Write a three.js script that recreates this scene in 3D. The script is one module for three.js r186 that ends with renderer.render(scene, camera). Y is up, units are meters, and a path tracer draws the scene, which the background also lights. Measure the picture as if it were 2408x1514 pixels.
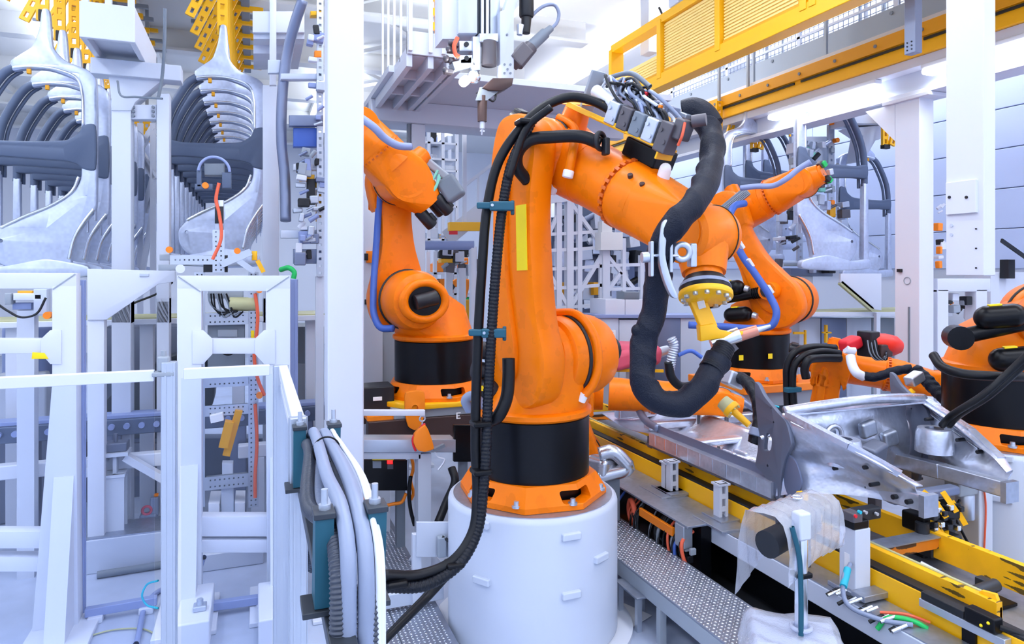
import * as THREE from 'three';
import { RoundedBoxGeometry } from 'three/addons/geometries/RoundedBoxGeometry.js';
import { ConvexGeometry } from 'three/addons/geometries/ConvexGeometry.js';
import { mergeGeometries, toCreasedNormals } from 'three/addons/utils/BufferGeometryUtils.js';
import { RectAreaLightUniformsLib } from 'three/addons/lights/RectAreaLightUniformsLib.js';
import { Brush, Evaluator, SUBTRACTION } from 'three-bvh-csg';

// ---------------------------------------------------------------- camera, light, exposure
// The hall's axes are the world axes: the line runs along -z, x goes across it to the right.
const F = 1600, TH = Math.atan(604 / F), CO = Math.cos(TH), SI = Math.sin(TH), CH = 2.1, HZ = 635;
const scene = new THREE.Scene();
scene.background = new THREE.Color(0xdfe8fb);
const camera = new THREE.PerspectiveCamera(2 * Math.atan(757 / F) * 180 / Math.PI, 2408 / 1514, 0.05, 80);
camera.position.set(0, CH, 0);
camera.rotation.y = -TH;
camera.setViewOffset(2408, 1514, 0, 757 - HZ, 2408, 1514);
scene.add(camera);
const renderer = new THREE.WebGLRenderer({ antialias: true });
renderer.toneMapping = THREE.LinearToneMapping;
renderer.toneMappingExposure = 1.12;
renderer.shadowMap.enabled = true;
RectAreaLightUniformsLib.init();
const TUBE = 0xebf1fe;            // colour of the fluorescent light
const STRIPS = [                  // x, y, z centre, width (x), length (z), intensity : rows of tubes over the hall, long along the line
  ...[-6.2, -2.6, .9, 4.0, 7.6].flatMap(x => [[x, 5.2, 6.6, .34, 5.0, 11], [x, 5.2, .6, .34, 5.4, 11]]),
  [-6.2, 5.2, -6.4, .34, 5.6, 11], [-6.2, 5.2, -12.6, .34, 5.0, 11], [-2.6, 5.2, -12.8, .34, 5.0, 11], [1.4, 5.2, -13.4, .34, 5.0, 11],
  [4.0, 5.2, -14.4, .34, 4.0, 11], [7.6, 5.2, -7.0, .34, 5.0, 11], [7.6, 5.2, -13.0, .34, 5.0, 11], [.9, 5.2, -4.4, .34, 3.6, 11], [2.9, 5.2, -4.3, .34, 3.6, 11], [-2.6, 5.2, -3.2, .34, 1.6, 11], [7.6, 5.2, -2.6, .34, 2.0, 11], [5.2, 5.42, -9.4, .3, 5.4, 11], [-2.6, 5.2, -6.6, .34, 4.6, 11],
];
// ---------------------------------------------------------------- helpers
const V = (x, y, z) => new THREE.Vector3(x, y, z);
function at(px, py, d) { const xc = (px - 1204) * d / F; return V(xc * CO + d * SI, CH - (py - HZ) * d / F, xc * SI - d * CO); }
const dX = (px, X) => F / CO * X / (px - 600);                      // depth at which column px meets the plane x = X
const dZ = (px, Z) => Z / ((px - 1204) / F * SI - CO);              // ... the plane z = Z
const dY = (py, Y) => (CH - Y) * F / (py - HZ);                     // ... the height Y
const atX = (px, py, X) => at(px, py, dX(px, X)), atZ = (px, py, Z) => at(px, py, dZ(px, Z)), atY = (px, py, Y) => at(px, py, dY(py, Y));
let seed = 7; const rnd = () => { seed = (seed * 1664525 + 1013904223) >>> 0; return seed / 4294967296; };
const rr = (a, b) => a + (b - a) * rnd();
const E3 = (rx, ry, rz) => new THREE.Matrix4().makeRotationFromEuler(new THREE.Euler(rx, ry, rz));
const MT = (p, r = [0, 0, 0], s = 1) => new THREE.Matrix4().compose(V(...p), new THREE.Quaternion().setFromEuler(new THREE.Euler(...r)), V(s, s, s));
// frame with x along a, y near b
function frame(o, a, b) { const x = a.clone().normalize(), z = x.clone().cross(b).normalize(), y = z.clone().cross(x); return new THREE.Matrix4().makeBasis(x, y, z).setPosition(o); }
function boxUV(g) {
  const p = g.attributes.position, n = g.attributes.normal, uv = new Float32Array(p.count * 2);
  for (let i = 0; i < p.count; i += 3) {
    let ax = 0, ay = 0, az = 0;
    for (let k = 0; k < 3; k++) { ax += Math.abs(n.getX(i + k)); ay += Math.abs(n.getY(i + k)); az += Math.abs(n.getZ(i + k)); }
    for (let k = 0; k < 3; k++) {
      const x = p.getX(i + k), y = p.getY(i + k), z = p.getZ(i + k), j = (i + k) * 2;
      if (ay >= ax && ay >= az) { uv[j] = x; uv[j + 1] = z; } else if (ax >= az) { uv[j] = z; uv[j + 1] = y; } else { uv[j] = x; uv[j + 1] = y; }
    }
  }
  g.setAttribute('uv', new THREE.BufferAttribute(uv, 2));
}
class MB {
  constructor(m) { this.l = []; this.m = m || null; }
  add(g, m) {
    g = g.index ? g.toNonIndexed() : g; if (!g.attributes.normal) g.computeVertexNormals();
    const h = new THREE.BufferGeometry(); h.setAttribute('position', g.attributes.position.clone()); h.setAttribute('normal', g.attributes.normal.clone());
    if (m) h.applyMatrix4(m); if (this.m) h.applyMatrix4(this.m); this.l.push(h); return this;
  }
  box(c, s, r = [0, 0, 0]) { return this.add(new THREE.BoxGeometry(...s), MT(c, r)); }
  rb(c, s, rad = .008, r = [0, 0, 0], seg = 1) { return this.add(new RoundedBoxGeometry(s[0], s[1], s[2], seg, Math.min(rad, s[0] * .49, s[1] * .49, s[2] * .49)), MT(c, r)); }
  // box by its corners
  bb(x0, x1, y0, y1, z0, z1, rad = 0) { const c = [(x0 + x1) / 2, (y0 + y1) / 2, (z0 + z1) / 2], s = [Math.abs(x1 - x0), Math.abs(y1 - y0), Math.abs(z1 - z0)]; return rad ? this.rb(c, s, rad) : this.box(c, s); }
  // bar of section w (sideways) x h between two points
  bar(a, b, w, h, up = V(0, 1, 0), rad = 0) {
    a = a.isVector3 ? a : V(...a); b = b.isVector3 ? b : V(...b); const d = b.clone().sub(a), L = d.length();
    if (Math.abs(d.clone().normalize().dot(up)) > .98) up = V(0, 0, 1);
    const m = frame(a.clone().add(b).multiplyScalar(.5), d, up);
    return this.add(rad ? new RoundedBoxGeometry(L, h, w, 1, Math.min(rad, h * .45, w * .45)) : new THREE.BoxGeometry(L, h, w), m);
  }
  cyl(a, b, r0, r1 = r0, seg = 20, open = false) {
    a = a.isVector3 ? a : V(...a); b = b.isVector3 ? b : V(...b); const d = b.clone().sub(a), L = d.length();
    const q = new THREE.Quaternion().setFromUnitVectors(V(0, 1, 0), d.normalize());
    return this.add(new THREE.CylinderGeometry(r1, r0, L, seg, 1, open), new THREE.Matrix4().compose(a.clone().add(b).multiplyScalar(.5), q, V(1, 1, 1)));
  }
  // cylinder with rounded rims
  rcyl(a, b, r, e = .01, seg = 32) {
    a = a.isVector3 ? a : V(...a); b = b.isVector3 ? b : V(...b); const d = b.clone().sub(a), L = d.length();
    const q = new THREE.Quaternion().setFromUnitVectors(V(0, 1, 0), d.normalize());
    const pts = [[0, 0], [r - e, 0], [r - e * .3, e * .3], [r, e], [r, L - e], [r - e * .3, L - e * .3], [r - e, L], [0, L]].map(p => new THREE.Vector2(...p));
    return this.add(toCreasedNormals(new THREE.LatheGeometry(pts, seg), .7), new THREE.Matrix4().compose(a, q, V(1, 1, 1)));
  }
  lathe(pts, m, seg = 32) { return this.add(toCreasedNormals(new THREE.LatheGeometry(pts.map(p => new THREE.Vector2(...p)), seg), .6), m); }
  tube(pts, r, n = 0, rs = 10, closed = false, tension = .5) {
    const c = new THREE.CatmullRomCurve3(pts.map(p => p.isVector3 ? p : V(...p)), closed, 'centripetal', tension);
    return this.add(new THREE.TubeGeometry(c, n || Math.max(8, pts.length * 6), r, rs, closed));
  }
  ext(shape, depth, bevel, m, seg = 8) {
    const g = new THREE.ExtrudeGeometry(shape, { depth: depth - 2 * bevel, bevelEnabled: bevel > 0, bevelThickness: bevel, bevelSize: bevel, bevelOffset: -bevel, bevelSegments: 2, curveSegments: seg });
    g.translate(0, 0, bevel); return this.add(toCreasedNormals(g, .6), m);
  }
  sph(c, r, m, ws = 20, hs = 14) { const g = new THREE.SphereGeometry(r, ws, hs); g.translate(...c); return this.add(g, m); }
  hull(pts, crease = .5) { return this.add(toCreasedNormals(new ConvexGeometry(pts), crease)); }
  mesh(name, mat, parent) {
    const g = mergeGeometries(this.l); boxUV(g);
    const o = new THREE.Mesh(g, mat); o.name = parent && parent !== scene ? name : numbered(name); o.castShadow = o.receiveShadow = true;
    (parent || scene).add(o); return o;
  }
}
const used = {};
function numbered(n) { if (used[n] === undefined) { used[n] = 0; return n; } used[n]++; return n + '_' + String(used[n]).padStart(3, '0'); }
function tag(o, label, category, group) { o.userData.label = label; o.userData.category = category; if (group) o.userData.group = group; return o; }
function struct(o) { o.userData.kind = 'structure'; return o; }
function thing(name, label, category, pos, ry = 0, group) { const o = new THREE.Group(); o.name = numbered(name); scene.add(o); if (pos) o.position.copy(pos.isVector3 ? pos : V(...pos)); o.rotation.y = ry; return tag(o, label, category, group); }
// a group standing at `pos` whose parts are written in world metres
function site(name, label, category, pos, group) { const o = thing(name, label, category, pos, 0, group); o.userData.at = [o.position.x, o.position.y, o.position.z]; return o; }
const W = o => new MB(new THREE.Matrix4().makeTranslation(-o.position.x, -o.position.y, -o.position.z));
function copyOf(o, label, group) { const c = o.clone(); c.name = numbered(o.name.replace(/_\d{3}$/, '')); scene.add(c); c.userData = { ...o.userData, label }; if (group) c.userData.group = group; return c; }
const circ = (r, n, f) => Array.from({ length: n }, (_, i) => { const t = i / n * Math.PI * 2; return f(Math.cos(t) * r, Math.sin(t) * r); });
const shp = (pts, holes = []) => { const s = new THREE.Shape(pts.map(p => new THREE.Vector2(...p))); for (const h of holes) s.holes.push(new THREE.Path(h.map(p => new THREE.Vector2(...p)))); return s; };
const rectHole = (x, y, w, h) => [[x - w / 2, y - h / 2], [x - w / 2, y + h / 2], [x + w / 2, y + h / 2], [x + w / 2, y - h / 2]];
const roundHole = (x, y, r, n = 12) => circ(r, n, (a, b) => [x + a, y - b]);
// smooth a polyline (closed) into a dense outline
function smooth(pts, n = 60, t = .5) { const c = new THREE.CatmullRomCurve3(pts.map(p => V(p[0], p[1], 0)), true, 'catmullrom', t); return c.getPoints(n).slice(0, -1).map(p => [p.x, p.y]); }

// ---------------------------------------------------------------- materials
function noiseTex(n, fn, srgb) {
  const a = new Uint8Array(n * n * 4);
  for (let y = 0; y < n; y++) for (let x = 0; x < n; x++) { const v = fn(x / n, y / n), i = (y * n + x) * 4; for (let k = 0; k < 3; k++) a[i + k] = Math.max(0, Math.min(255, v[k] * 255)); a[i + 3] = 255; }
  const t = new THREE.DataTexture(a, n, n); t.wrapS = t.wrapT = THREE.RepeatWrapping; t.magFilter = THREE.LinearFilter; t.minFilter = THREE.LinearMipmapLinearFilter; t.generateMipmaps = true;
  if (srgb) t.colorSpace = THREE.SRGBColorSpace; t.needsUpdate = true; return t;
}
function hash(x, y, s) { let h = (x * 374761393 + y * 668265263 + s * 1442695041) | 0; h = (h ^ (h >>> 13)) * 1274126177 | 0; return ((h ^ (h >>> 16)) >>> 0) / 4294967296; }
function vn(u, v, fx, fy, s) {   // tiling value noise
  const x = u * fx, y = v * fy, i = Math.floor(x), j = Math.floor(y), a = x - i, b = y - j, q = a * a * (3 - 2 * a), w = b * b * (3 - 2 * b);
  const h = (p, r) => hash(((p % fx) + fx) % fx, ((r % fy) + fy) % fy, s);
  return (h(i, j) * (1 - q) + h(i + 1, j) * q) * (1 - w) + (h(i, j + 1) * (1 - q) + h(i + 1, j + 1) * q) * w;
}
const fbm = (u, v, f, s, o = 4) => { let t = 0, a = .5; for (let k = 0; k < o; k++) { t += a * vn(u, v, f << k, f << k, s + k); a *= .5; } return t / (1 - Math.pow(.5, o)); };
function rep(t, r) { const c = t.clone(); c.repeat.set(r, r); c.needsUpdate = true; return c; }
const TX = {
  grain: noiseTex(256, (u, v) => { const q = .80 + .2 * fbm(u, v, 8, 3, 5); return [q, q, q]; }, false),
  peel: noiseTex(256, (u, v) => { const q = fbm(u, v, 24, 9, 3); return [q, q, q]; }, false),
  steel: noiseTex(512, (u, v) => { const q = .62 + .3 * vn(u, v, 6, 90, 5) * .6 + .25 * fbm(u, v, 10, 8, 4); return [q, q, q]; }, false),
  sheet: noiseTex(512, (u, v) => { const a = fbm(u, v, 5, 21, 5), b = vn(u, v, 40, 40, 4), q = .88 + .14 * (a - .5) + .05 * (b - .5); return [q, q, q * 1.02]; }, true),
  concrete: noiseTex(512, (u, v) => { const a = fbm(u, v, 4, 11, 6), b = fbm(u, v, 30, 13, 2), s = Math.max(0, fbm(u, v, 7, 31, 4) - .62) * .35; const q = .86 + .08 * (a - .5) + .05 * (b - .5) - s; return [q * .975, q * .99, q]; }, true),
  dark: noiseTex(512, (u, v) => { const a = fbm(u, v, 5, 41, 5), q = .25 + .2 * (a - .5); return [q * .96, q, q * 1.1]; }, true),
  worn: noiseTex(512, (u, v) => { const a = fbm(u, v, 6, 51, 5), st = vn(u, v, 4, 60, 17), w = a * .7 + st * .3 > .61 ? .72 : 0, d = .25 * Math.max(0, a - .45); const k = 1 - d; return [(1 * k) * (1 - w) + .16 * w, (.735 * k) * (1 - w) + .14 * w, .02 * (1 - w) + .12 * w]; }, true),
  brown: noiseTex(512, (u, v) => { const a = fbm(u, v, 6, 61, 5), st = vn(u, v, 3, 80, 19), w = a * .6 + st * .4 > .56 ? .75 : 0; return [.86 * (1 - w) + .14 * w, .48 * (1 - w) + .1 * w, .05 * (1 - w) + .06 * w]; }, true),
  cloth: noiseTex(256, (u, v) => { const q = fbm(u, v, 6, 71, 3) * .7 + .3 * vn(u, v, 64, 64, 2); return [q, q, q]; }, false),
  orange: noiseTex(512, (u, v) => { const a = fbm(u, v, 5, 81, 5), s = fbm(u, v, 14, 87, 4) > .66 ? .1 : 0, q = 1 - .05 * a - s * .35; return [q, .50 * q, .0]; }, true),
};
const pm = (hex, rough = .4, metal = 0, o = {}) => new THREE.MeshStandardMaterial({ color: hex, roughness: rough, metalness: metal, ...o });
const ph = (o) => new THREE.MeshPhysicalMaterial(o);
const M = {
  white: pm(0xd9deea, .42), white2: pm(0xcdd4e2, .5), cool: pm(0xc6cfe0, .45), grey: pm(0x9aa3ae, .5), grey2: pm(0x76808c, .5), soffit: pm(0xe6e7e6, .7),
  orange: ph({ map: TX.orange, roughness: .4, specularIntensity: .4, clearcoat: .1, clearcoatRoughness: .2 }), orangeD: pm(0xd9661a, .45), orangeS: pm(0xff8a10, .45),
  yellow: pm(0xffbe08, .42), yellowD: pm(0xe9a300, .5), lemon: pm(0xffe000, .5), worn: pm(0xffffff, .55, 0, { map: TX.worn }), brown: pm(0xffffff, .6, 0, { map: TX.brown }),
  black: ph({ color: 0x07090e, roughness: .32, specularIntensity: .5 }), rubber: ph({ color: 0x0a0d13, roughness: .42, specularIntensity: .6 }), rubberB: ph({ color: 0x0e131d, roughness: .42, specularIntensity: .6, bumpMap: rep(TX.peel, 6), bumpScale: .002 }), cloth: ph({ color: 0x0f1626, roughness: .52, specularIntensity: .5, sheen: .15, sheenRoughness: .5, sheenColor: new THREE.Color(0x5a78b0), bumpMap: rep(TX.cloth, 5), bumpScale: .004 }),
  dark: pm(0x12161d, .5), darkSteel: pm(0x3d434b, .45, .5), motor: pm(0x12161e, .45), gun: pm(0x5d5a60, .45, .3), bronze: pm(0x4a3835, .4, .3),
  steel: pm(0xc9cdd4, .3, .9, { roughnessMap: TX.steel }), zinc: pm(0xc3ccd8, .42, .85, { map: rep(TX.sheet, 1.5) }), alu: pm(0xc2cad6, .38, .75), bright: pm(0xe6ebf2, .22, .95),
  body: pm(0xdde8fc, .34, .55, { map: rep(TX.sheet, 1.3) }), carBody: pm(0xeaf1fd, .27, .7, { map: rep(TX.sheet, 1.3), bumpMap: rep(TX.sheet, 2.2), bumpScale: .006 }), bodyDark: pm(0x5a677f, .5, .35), bodyMid: pm(0x7c86a0, .42, .6), bodyGrey: pm(0x6f7688, .5, .55),
  teal: pm(0x0d5266, .5), blueHose: pm(0x3f63b8, .45), lilac: pm(0x8d9cc8, .42), greyHose: pm(0x8793ad, .42), paleHose: pm(0xdfe5f2, .4), ribbed: pm(0x3b4250, .4),
  red: pm(0xe02030, .5), redGlow: pm(0xff3030, .4, 0, { emissive: 0xff2020, emissiveIntensity: 1.4 }), pink: pm(0xd8566f, .5), redCap: pm(0xf03424, .4), hoseRed: pm(0xf26a48, .5), green: pm(0x18c060, .5), mint: pm(0x8fe0c8, .5), cyan: pm(0x18b0c8, .5), copper: pm(0xd8907a, .35, .6), brownCap: pm(0xb06a35, .45),
  concrete: pm(0xd8e2fb, .38, 0, { map: rep(TX.concrete, .35) }), tar: pm(0xffffff, .6, 0, { map: rep(TX.dark, .5) }), checker: pm(0xaab2c0, .38, .7, { map: rep(TX.sheet, .8) }),
  wall: pm(0xc3d0f0, .55), wall2: pm(0xe6ebf6, .6), paper: pm(0xf2f2f4, .7), olive: pm(0xb9b98c, .5),
  glass: ph({ color: 0xf6f9ff, roughness: .03, transmission: 1, thickness: 0, ior: 1.3 }), film: ph({ color: 0xe9eefa, roughness: .2, transmission: .6, thickness: 0, ior: 1.4, bumpMap: rep(TX.cloth, 4), bumpScale: .004 }),
  tube: pm(0xffffff, .4, 0, { emissive: TUBE, emissiveIntensity: 2.4 }), strip: pm(0xffffff, .4, 0, { emissive: TUBE, emissiveIntensity: 4 }), spot: pm(0xffffff, .3, 0, { emissive: 0xffffff, emissiveIntensity: 3 }),
};
// ---------------------------------------------------------------- the hall
const X0 = -9.5, X1 = 8.5, ZF = 10, ZB = -20, YC = 5.7;
struct(new MB().bb(X0 - .3, X1 + .3, -.25, 0, ZB - .3, ZF + .3).mesh('floor', M.concrete));
{
  const c = struct(new MB().bb(X0 - .3, X1 + .3, YC, YC + .25, ZB - .3, ZF + .3).mesh('ceiling', M.soffit));
  for (let z = -6.5; z > ZB; z -= 2.4) { const b = new MB(); b.bb(X0, 4.5, YC - .34, YC - .30, z - .12, z + .12); b.bb(X0, 4.5, YC - .3, YC, z - .015, z + .015); b.mesh('roof_beam', M.soffit, c); }
  for (const x of [-4.5, -1.5, 1.2, 3.3]) new MB().bar([x, YC - .06, -6.5], [x, YC - .06, ZB], .1, .12).mesh('purlin', M.soffit, c);
  for (let k = 0; k < 5; k++) { const z = -6.5 - k * 2.4; const b = new MB(); b.bar([1.2, YC - .16, z], [3.3, YC - .16, z - 2.4], .06, .06); b.bar([3.3, YC - .16, z], [1.2, YC - .16, z - 2.4], .06, .06); b.mesh('roof_brace', M.soffit, c); }
  for (let k = 0; k < 8; k++) { const z = -6.5 - k * 1.6; new MB().bb(1.25, 3.25, YC - .05, YC - .02, z - 1.54, z, .01).mesh('ceiling_panel', M.soffit, c); }
}
struct(new MB().bb(X0 - .3, X0, 0, YC, ZB - .3, ZF + .3).mesh('wall_left', M.wall2));
struct(new MB().bb(X0, X1, 0, YC, ZB - .3, ZB).mesh('wall_back', M.wall2));
struct(new MB().bb(X0, X1, 0, YC, ZF, ZF + .3).mesh('wall_front', M.wall2));
{
  const w = struct(new MB().bb(X1, X1 + .3, 0, YC, ZB - .3, ZF + .3).mesh('wall_right', M.wall2));
  for (let k = 0; k < 7; k++) for (let j = 0; j < 6; j++) new MB().bb(X1 - .05, X1 + .01, 2.12 + k * .485, 2.12 + k * .485 + .475, -3 - j * 2.8 - 2.79, -3 - j * 2.8, .008).mesh('wall_panel', M.wall, w);
}
// rows of fluorescent tubes under the roof
STRIPS.forEach(([x, y, z, w, l, I], i) => {
  const names = ['leftmost row', 'second row from left', 'row above the robots', 'row above the conveyor', 'row by the right wall', 'between the yellow girder and runway'];
  const o = thing('ceiling_light', 'long white roof batten, ' + names[x < -5 ? 0 : x < -1 ? 1 : x < 2 ? 2 : x < 5 ? 3 : x < 6 ? 5 : 4] + (z > 4 ? ', behind the viewer' : z > -1 ? ', over the front robots' : z > -5 ? ', short, over the middle robots' : z > -10 ? ', over mid hall' : ', at the far end'), 'lamp', [x, y, z], 0, 'battens under the roof');
  new MB().bb(-w * .2, w * .2, .085, .13, -l / 2, l / 2, .01).mesh('housing', M.white, o);
  new MB().bb(-w / 2 + .03, w / 2 - .03, 0, .084, -l / 2 + .03, l / 2 - .03, .01).mesh('diffuser', M.strip, o);
  for (const s of [-1, 1]) new MB().cyl([0, .12, s * l * .35], [0, YC - y, s * l * .35], .012, .012, 6).mesh('hanger', M.grey, o);
  const a = new THREE.RectAreaLight(TUBE, I, w - .06, l - .06); a.position.set(x, y - .012, z); a.rotation.x = -Math.PI / 2; a.castShadow = true; scene.add(a);
  const u = new THREE.RectAreaLight(TUBE, I * .9, w - .06, l - .06); u.position.set(x, y + .14, z); u.rotation.x = Math.PI / 2; u.castShadow = true; scene.add(u);   // the batten also shines up at the roof
});
// ---------------------------------------------------------------- robots
// local frame: x forward, y up, z to the side of the link arm; origin under the base
function tf(m) { return (x, y, z) => V(x, y, z).applyMatrix4(m); }
function robotBase(o, mo, rB = .435) {
  // cast foot: eight-sided skirt with windows
  const ev = new Evaluator(); ev.attributes = ['position', 'normal'];
  const pr = [[.372, .0], [rB, .0], [rB, .03], [.374, .125], [.325, .125], [.325, .1], [.372, 0]].map(p => new THREE.Vector2(...p));
  const lg = new THREE.LatheGeometry(pr, 8).toNonIndexed(); lg.deleteAttribute('uv'); lg.computeVertexNormals();
  let br = new Brush(lg); br.rotation.y = Math.PI / 8; br.updateMatrixWorld();
  for (let k = 0; k < 4; k++) { const t = k * Math.PI / 2 + .39 + Math.PI / 4; const c = new Brush(new RoundedBoxGeometry(.3, .062, .2, 2, .015)); c.geometry.deleteAttribute('uv'); c.position.set(Math.cos(t) * .41, .066, Math.sin(t) * .41); c.rotation.y = -t + 0; c.scale.set(1, 1, 1.05); c.updateMatrixWorld(); br = ev.evaluate(br, c, SUBTRACTION); }
  new MB().add(toCreasedNormals(br.geometry, .5)).mesh('base_flange', mo, o);
  for (let k = 0; k < 8; k++) { const t = k * Math.PI / 4 + .12; new MB().cyl([Math.cos(t) * .405, .03, Math.sin(t) * .405], [Math.cos(t) * .405, .062, Math.sin(t) * .405], .017, .014, 8).cyl([Math.cos(t) * .405, .028, Math.sin(t) * .405], [Math.cos(t) * .405, .04, Math.sin(t) * .405], .026, .026, 10).mesh('bolt', M.alu, o); }
  new MB().lathe([[0, .004], [.318, .004], [.318, .12], [.335, .121], [.335, .455], [.328, .462], [0, .462]], null, 48).mesh('base_column', M.black, o);
}
function robot(q) {
  const { name, label, pos, ry, a2 = 0, a3 = .5, group } = q, L = q.L || 1.25, s = q.s || 1, mo = q.mat || M.orange;
  const o = thing(name, label, 'robot', pos, ry, group); o.scale.setScalar(s);
  const sg = q.side || 1;            // +1: link arm on +z
  robotBase(o, mo, q.rB);
  const P2 = V(q.off ?? .3, .80, 0), P3 = V(P2.x + L * Math.sin(a2), P2.y + L * Math.cos(a2), 0);
  // turntable and shoulder
  new MB().lathe([[0, .462], [.335, .462], [.35, .475], [.35, .5], [.33, .512], [0, .512]], null, 40).mesh('turntable', mo, o);
  const z0 = sg > 0 ? -.36 : -.1, z1 = sg > 0 ? .1 : .36;
  const sh = new MB();
  const ring = (r, z, n = 28, c = P2, f = 1) => circ(r, n, (a, b) => V(c.x + a * f, c.y + b, z));
  sh.hull([...circ(.325, 36, (a, b) => V(a, .51, b)), ...ring(.2, sg * -.22), ...ring(.2, sg * .05), V(-.2, .74, .12), V(-.2, .74, -.16)], .6);
  sh.mesh('shoulder', mo, o);
  const hub = new MB(MT([P2.x, P2.y, 0]));
  hub.lathe([[0, 0], [.19, 0], [.222, .02], [.235, .05], [.24, .22], [.236, .30], [.215, .355], [.17, .385], [0, .395]], E3(sg > 0 ? -Math.PI / 2 : Math.PI / 2, 0, 0), 44);
  hub.mesh('shoulder_gearbox', mo, o);
  new MB(MT([P2.x, P2.y, sg * -.105])).add(new THREE.TorusGeometry(.238, .012, 8, 44)).mesh('gearbox_joint', M.dark, o);
  if (q.openHub) { const zz = -sg * .40; new MB(MT([P2.x - .02, P2.y, zz])).add(new THREE.TorusGeometry(.15, .035, 10, 36), new THREE.Matrix4().makeScale(1.15, .95, 1)).mesh('housing_rim', mo, o); new MB(MT([P2.x - .02, P2.y, zz])).cyl([0, 0, -.012], [0, 0, .012], .15, .15, 30).mesh('housing_recess', M.black, o); new MB(MT([P2.x - .02, P2.y, zz])).rcyl([-.09, .03, -sg * .03], [.09, -.01, -sg * .03], .06, .01, 16).mesh('inner_motor', M.motor, o); }
  if (q.conduit) { const h = new MB(); h.tube([V(P2.x - .06, P2.y + .25, sg * -.10), V(P2.x + .10, P2.y + .245, sg * -.13), V(P2.x + .215, P2.y + .13, sg * -.15), V(P2.x + .25, P2.y - .02, sg * -.15), V(P2.x + .225, P2.y - .14, sg * -.13), V(P2.x + .19, P2.y - .2, sg * -.1)], .026, 40, 12); const c = h.mesh('cable_conduit', mo, o); new MB().cyl([P2.x + .19, P2.y - .19, sg * -.1], [P2.x + .17, P2.y - .235, sg * -.09], .027, .027, 14).mesh('conduit_end', M.paper, c); }
  // link arm, a tapering casting in its own frame (y along the arm)
  const m2 = new THREE.Matrix4().makeTranslation(P2.x, P2.y, 0).multiply(E3(0, 0, -a2));
  const la = new MB(m2); const kw = q.kw || 1;
  const prof = smooth([[0, -.27], [-.19, -.2], [-.25, 0], [-.225, .2], [-.17 * kw, .45], [-.155 * kw, .75], [-.17 * kw, L - .25], [-.205, L - .02], [-.13, L + .17], [0, L + .205], [.14, L + .15], [.2, L], [.16, L - .24], [.12 * kw, .75], [.13 * kw, .45], [.19, .22], [.245, 0], [.185, -.2]], 96);
  la.ext(shp(prof), .17, .035, MT([0, 0, sg > 0 ? .08 : -.25]), 4);
  // raised rim rib along the arm
  const rib = smooth([[-.08, -.1], [-.15, .05], [-.125 * kw, .45], [-.12 * kw, .8], [-.12, L - .2], [-.09, L - .02], [-.03, L - .05], [-.01, L - .22], [-.03 * kw, .75], [-.02 * kw, .4], [.03, .06], [.0, -.1]], 80);
  la.ext(shp(rib), .06, .025, MT([0, 0, sg > 0 ? .225 : -.285]), 4);
  const lm = la.mesh('link_arm', mo, o);
  if (q.label3) new MB(m2).bb(.035, .125, .5, .86, sg * .25, sg * .2535).mesh('yellow_label', M.lemon, lm);
  // elbow and forearm, own frame (x along the forearm)
  const m3 = new THREE.Matrix4().makeTranslation(P3.x, P3.y, 0).multiply(E3(0, 0, -a3));
  const el = new MB(m3);
  el.lathe([[0, 0], [.17, 0], [.195, .02], [.205, .05], [.21, .2], [.2, .30], [.17, .335], [0, .345]], MT([0, 0, sg * .07], [sg > 0 ? -Math.PI / 2 : Math.PI / 2, 0, 0]), 40);
  const zc = sg * -.12;              // the forearm's centre line beside the link arm
  el.hull([...circ(.19, 24, (a, b) => V(a - .02, b, zc + .13)), ...circ(.19, 24, (a, b) => V(a - .02, b, zc - .14)), ...circ(.19, 24, (a, b) => V(.3, a, zc + b)), ...circ(.13, 14, (a, b) => V(-.3, a + .03, zc + b))], .5);
  el.mesh('elbow', mo, o);
  new MB(m3).cyl([.02, .14, zc], [.02, .29, zc], .09, .075, 20).cyl([.02, .28, zc], [.02, .305, zc], .055, .05, 16).mesh('elbow_cap', mo, o);
  new MB(m3).add(new THREE.TorusGeometry(.203, .01, 8, 40), MT([0, 0, sg * -.02])).mesh('elbow_joint', M.dark, o);
  if (q.conduit) { const h = new MB(m3); h.tube([V(-.02, .22, sg * -.03), V(.12, .2, sg * -.05), V(.205, .08, sg * -.02), V(.215, -.05, sg * .0), V(.19, -.14, sg * .02)], .022, 30, 12); const c = h.mesh('cable_conduit', mo, o); new MB(m3).cyl([.192, -.13, sg * .02], [.18, -.17, sg * .025], .025, .025, 14).mesh('conduit_end', M.paper, c); }
  const FL = q.FL || 1.12, kx = q.FL ? q.FL / 1.12 : 1, m3k = m3.clone().multiply(new THREE.Matrix4().makeScale(kx, 1, 1));
  const fa = new MB(m3k), ax = MT([0, 0, zc], [0, 0, -Math.PI / 2]);
  fa.lathe([[0, .25], [.19, .25], [.182, .4], [.176, .56], [.186, .57], [.186, .585], [0, .585]], ax, 36); fa.mesh('forearm', mo, o);
  { const t = new MB(m3k); t.lathe([[0, .583], [.172, .583], [.172, .61], [0, .61]], ax, 36); for (let k = 0; k < 30; k++) { const a = k / 30 * Math.PI * 2; t.box([.597, Math.cos(a) * .184, zc + Math.sin(a) * .184], [.03, .022, .018], [a, 0, 0]); } t.mesh('bolt_ring', q.ringMat || M.orangeD, o); }
  const fb = new MB(m3k); fb.lathe([[0, .609], [.186, .609], [.19, .62], [.188, .68], [.182, .76], [0, .76]], ax, 36);
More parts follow.
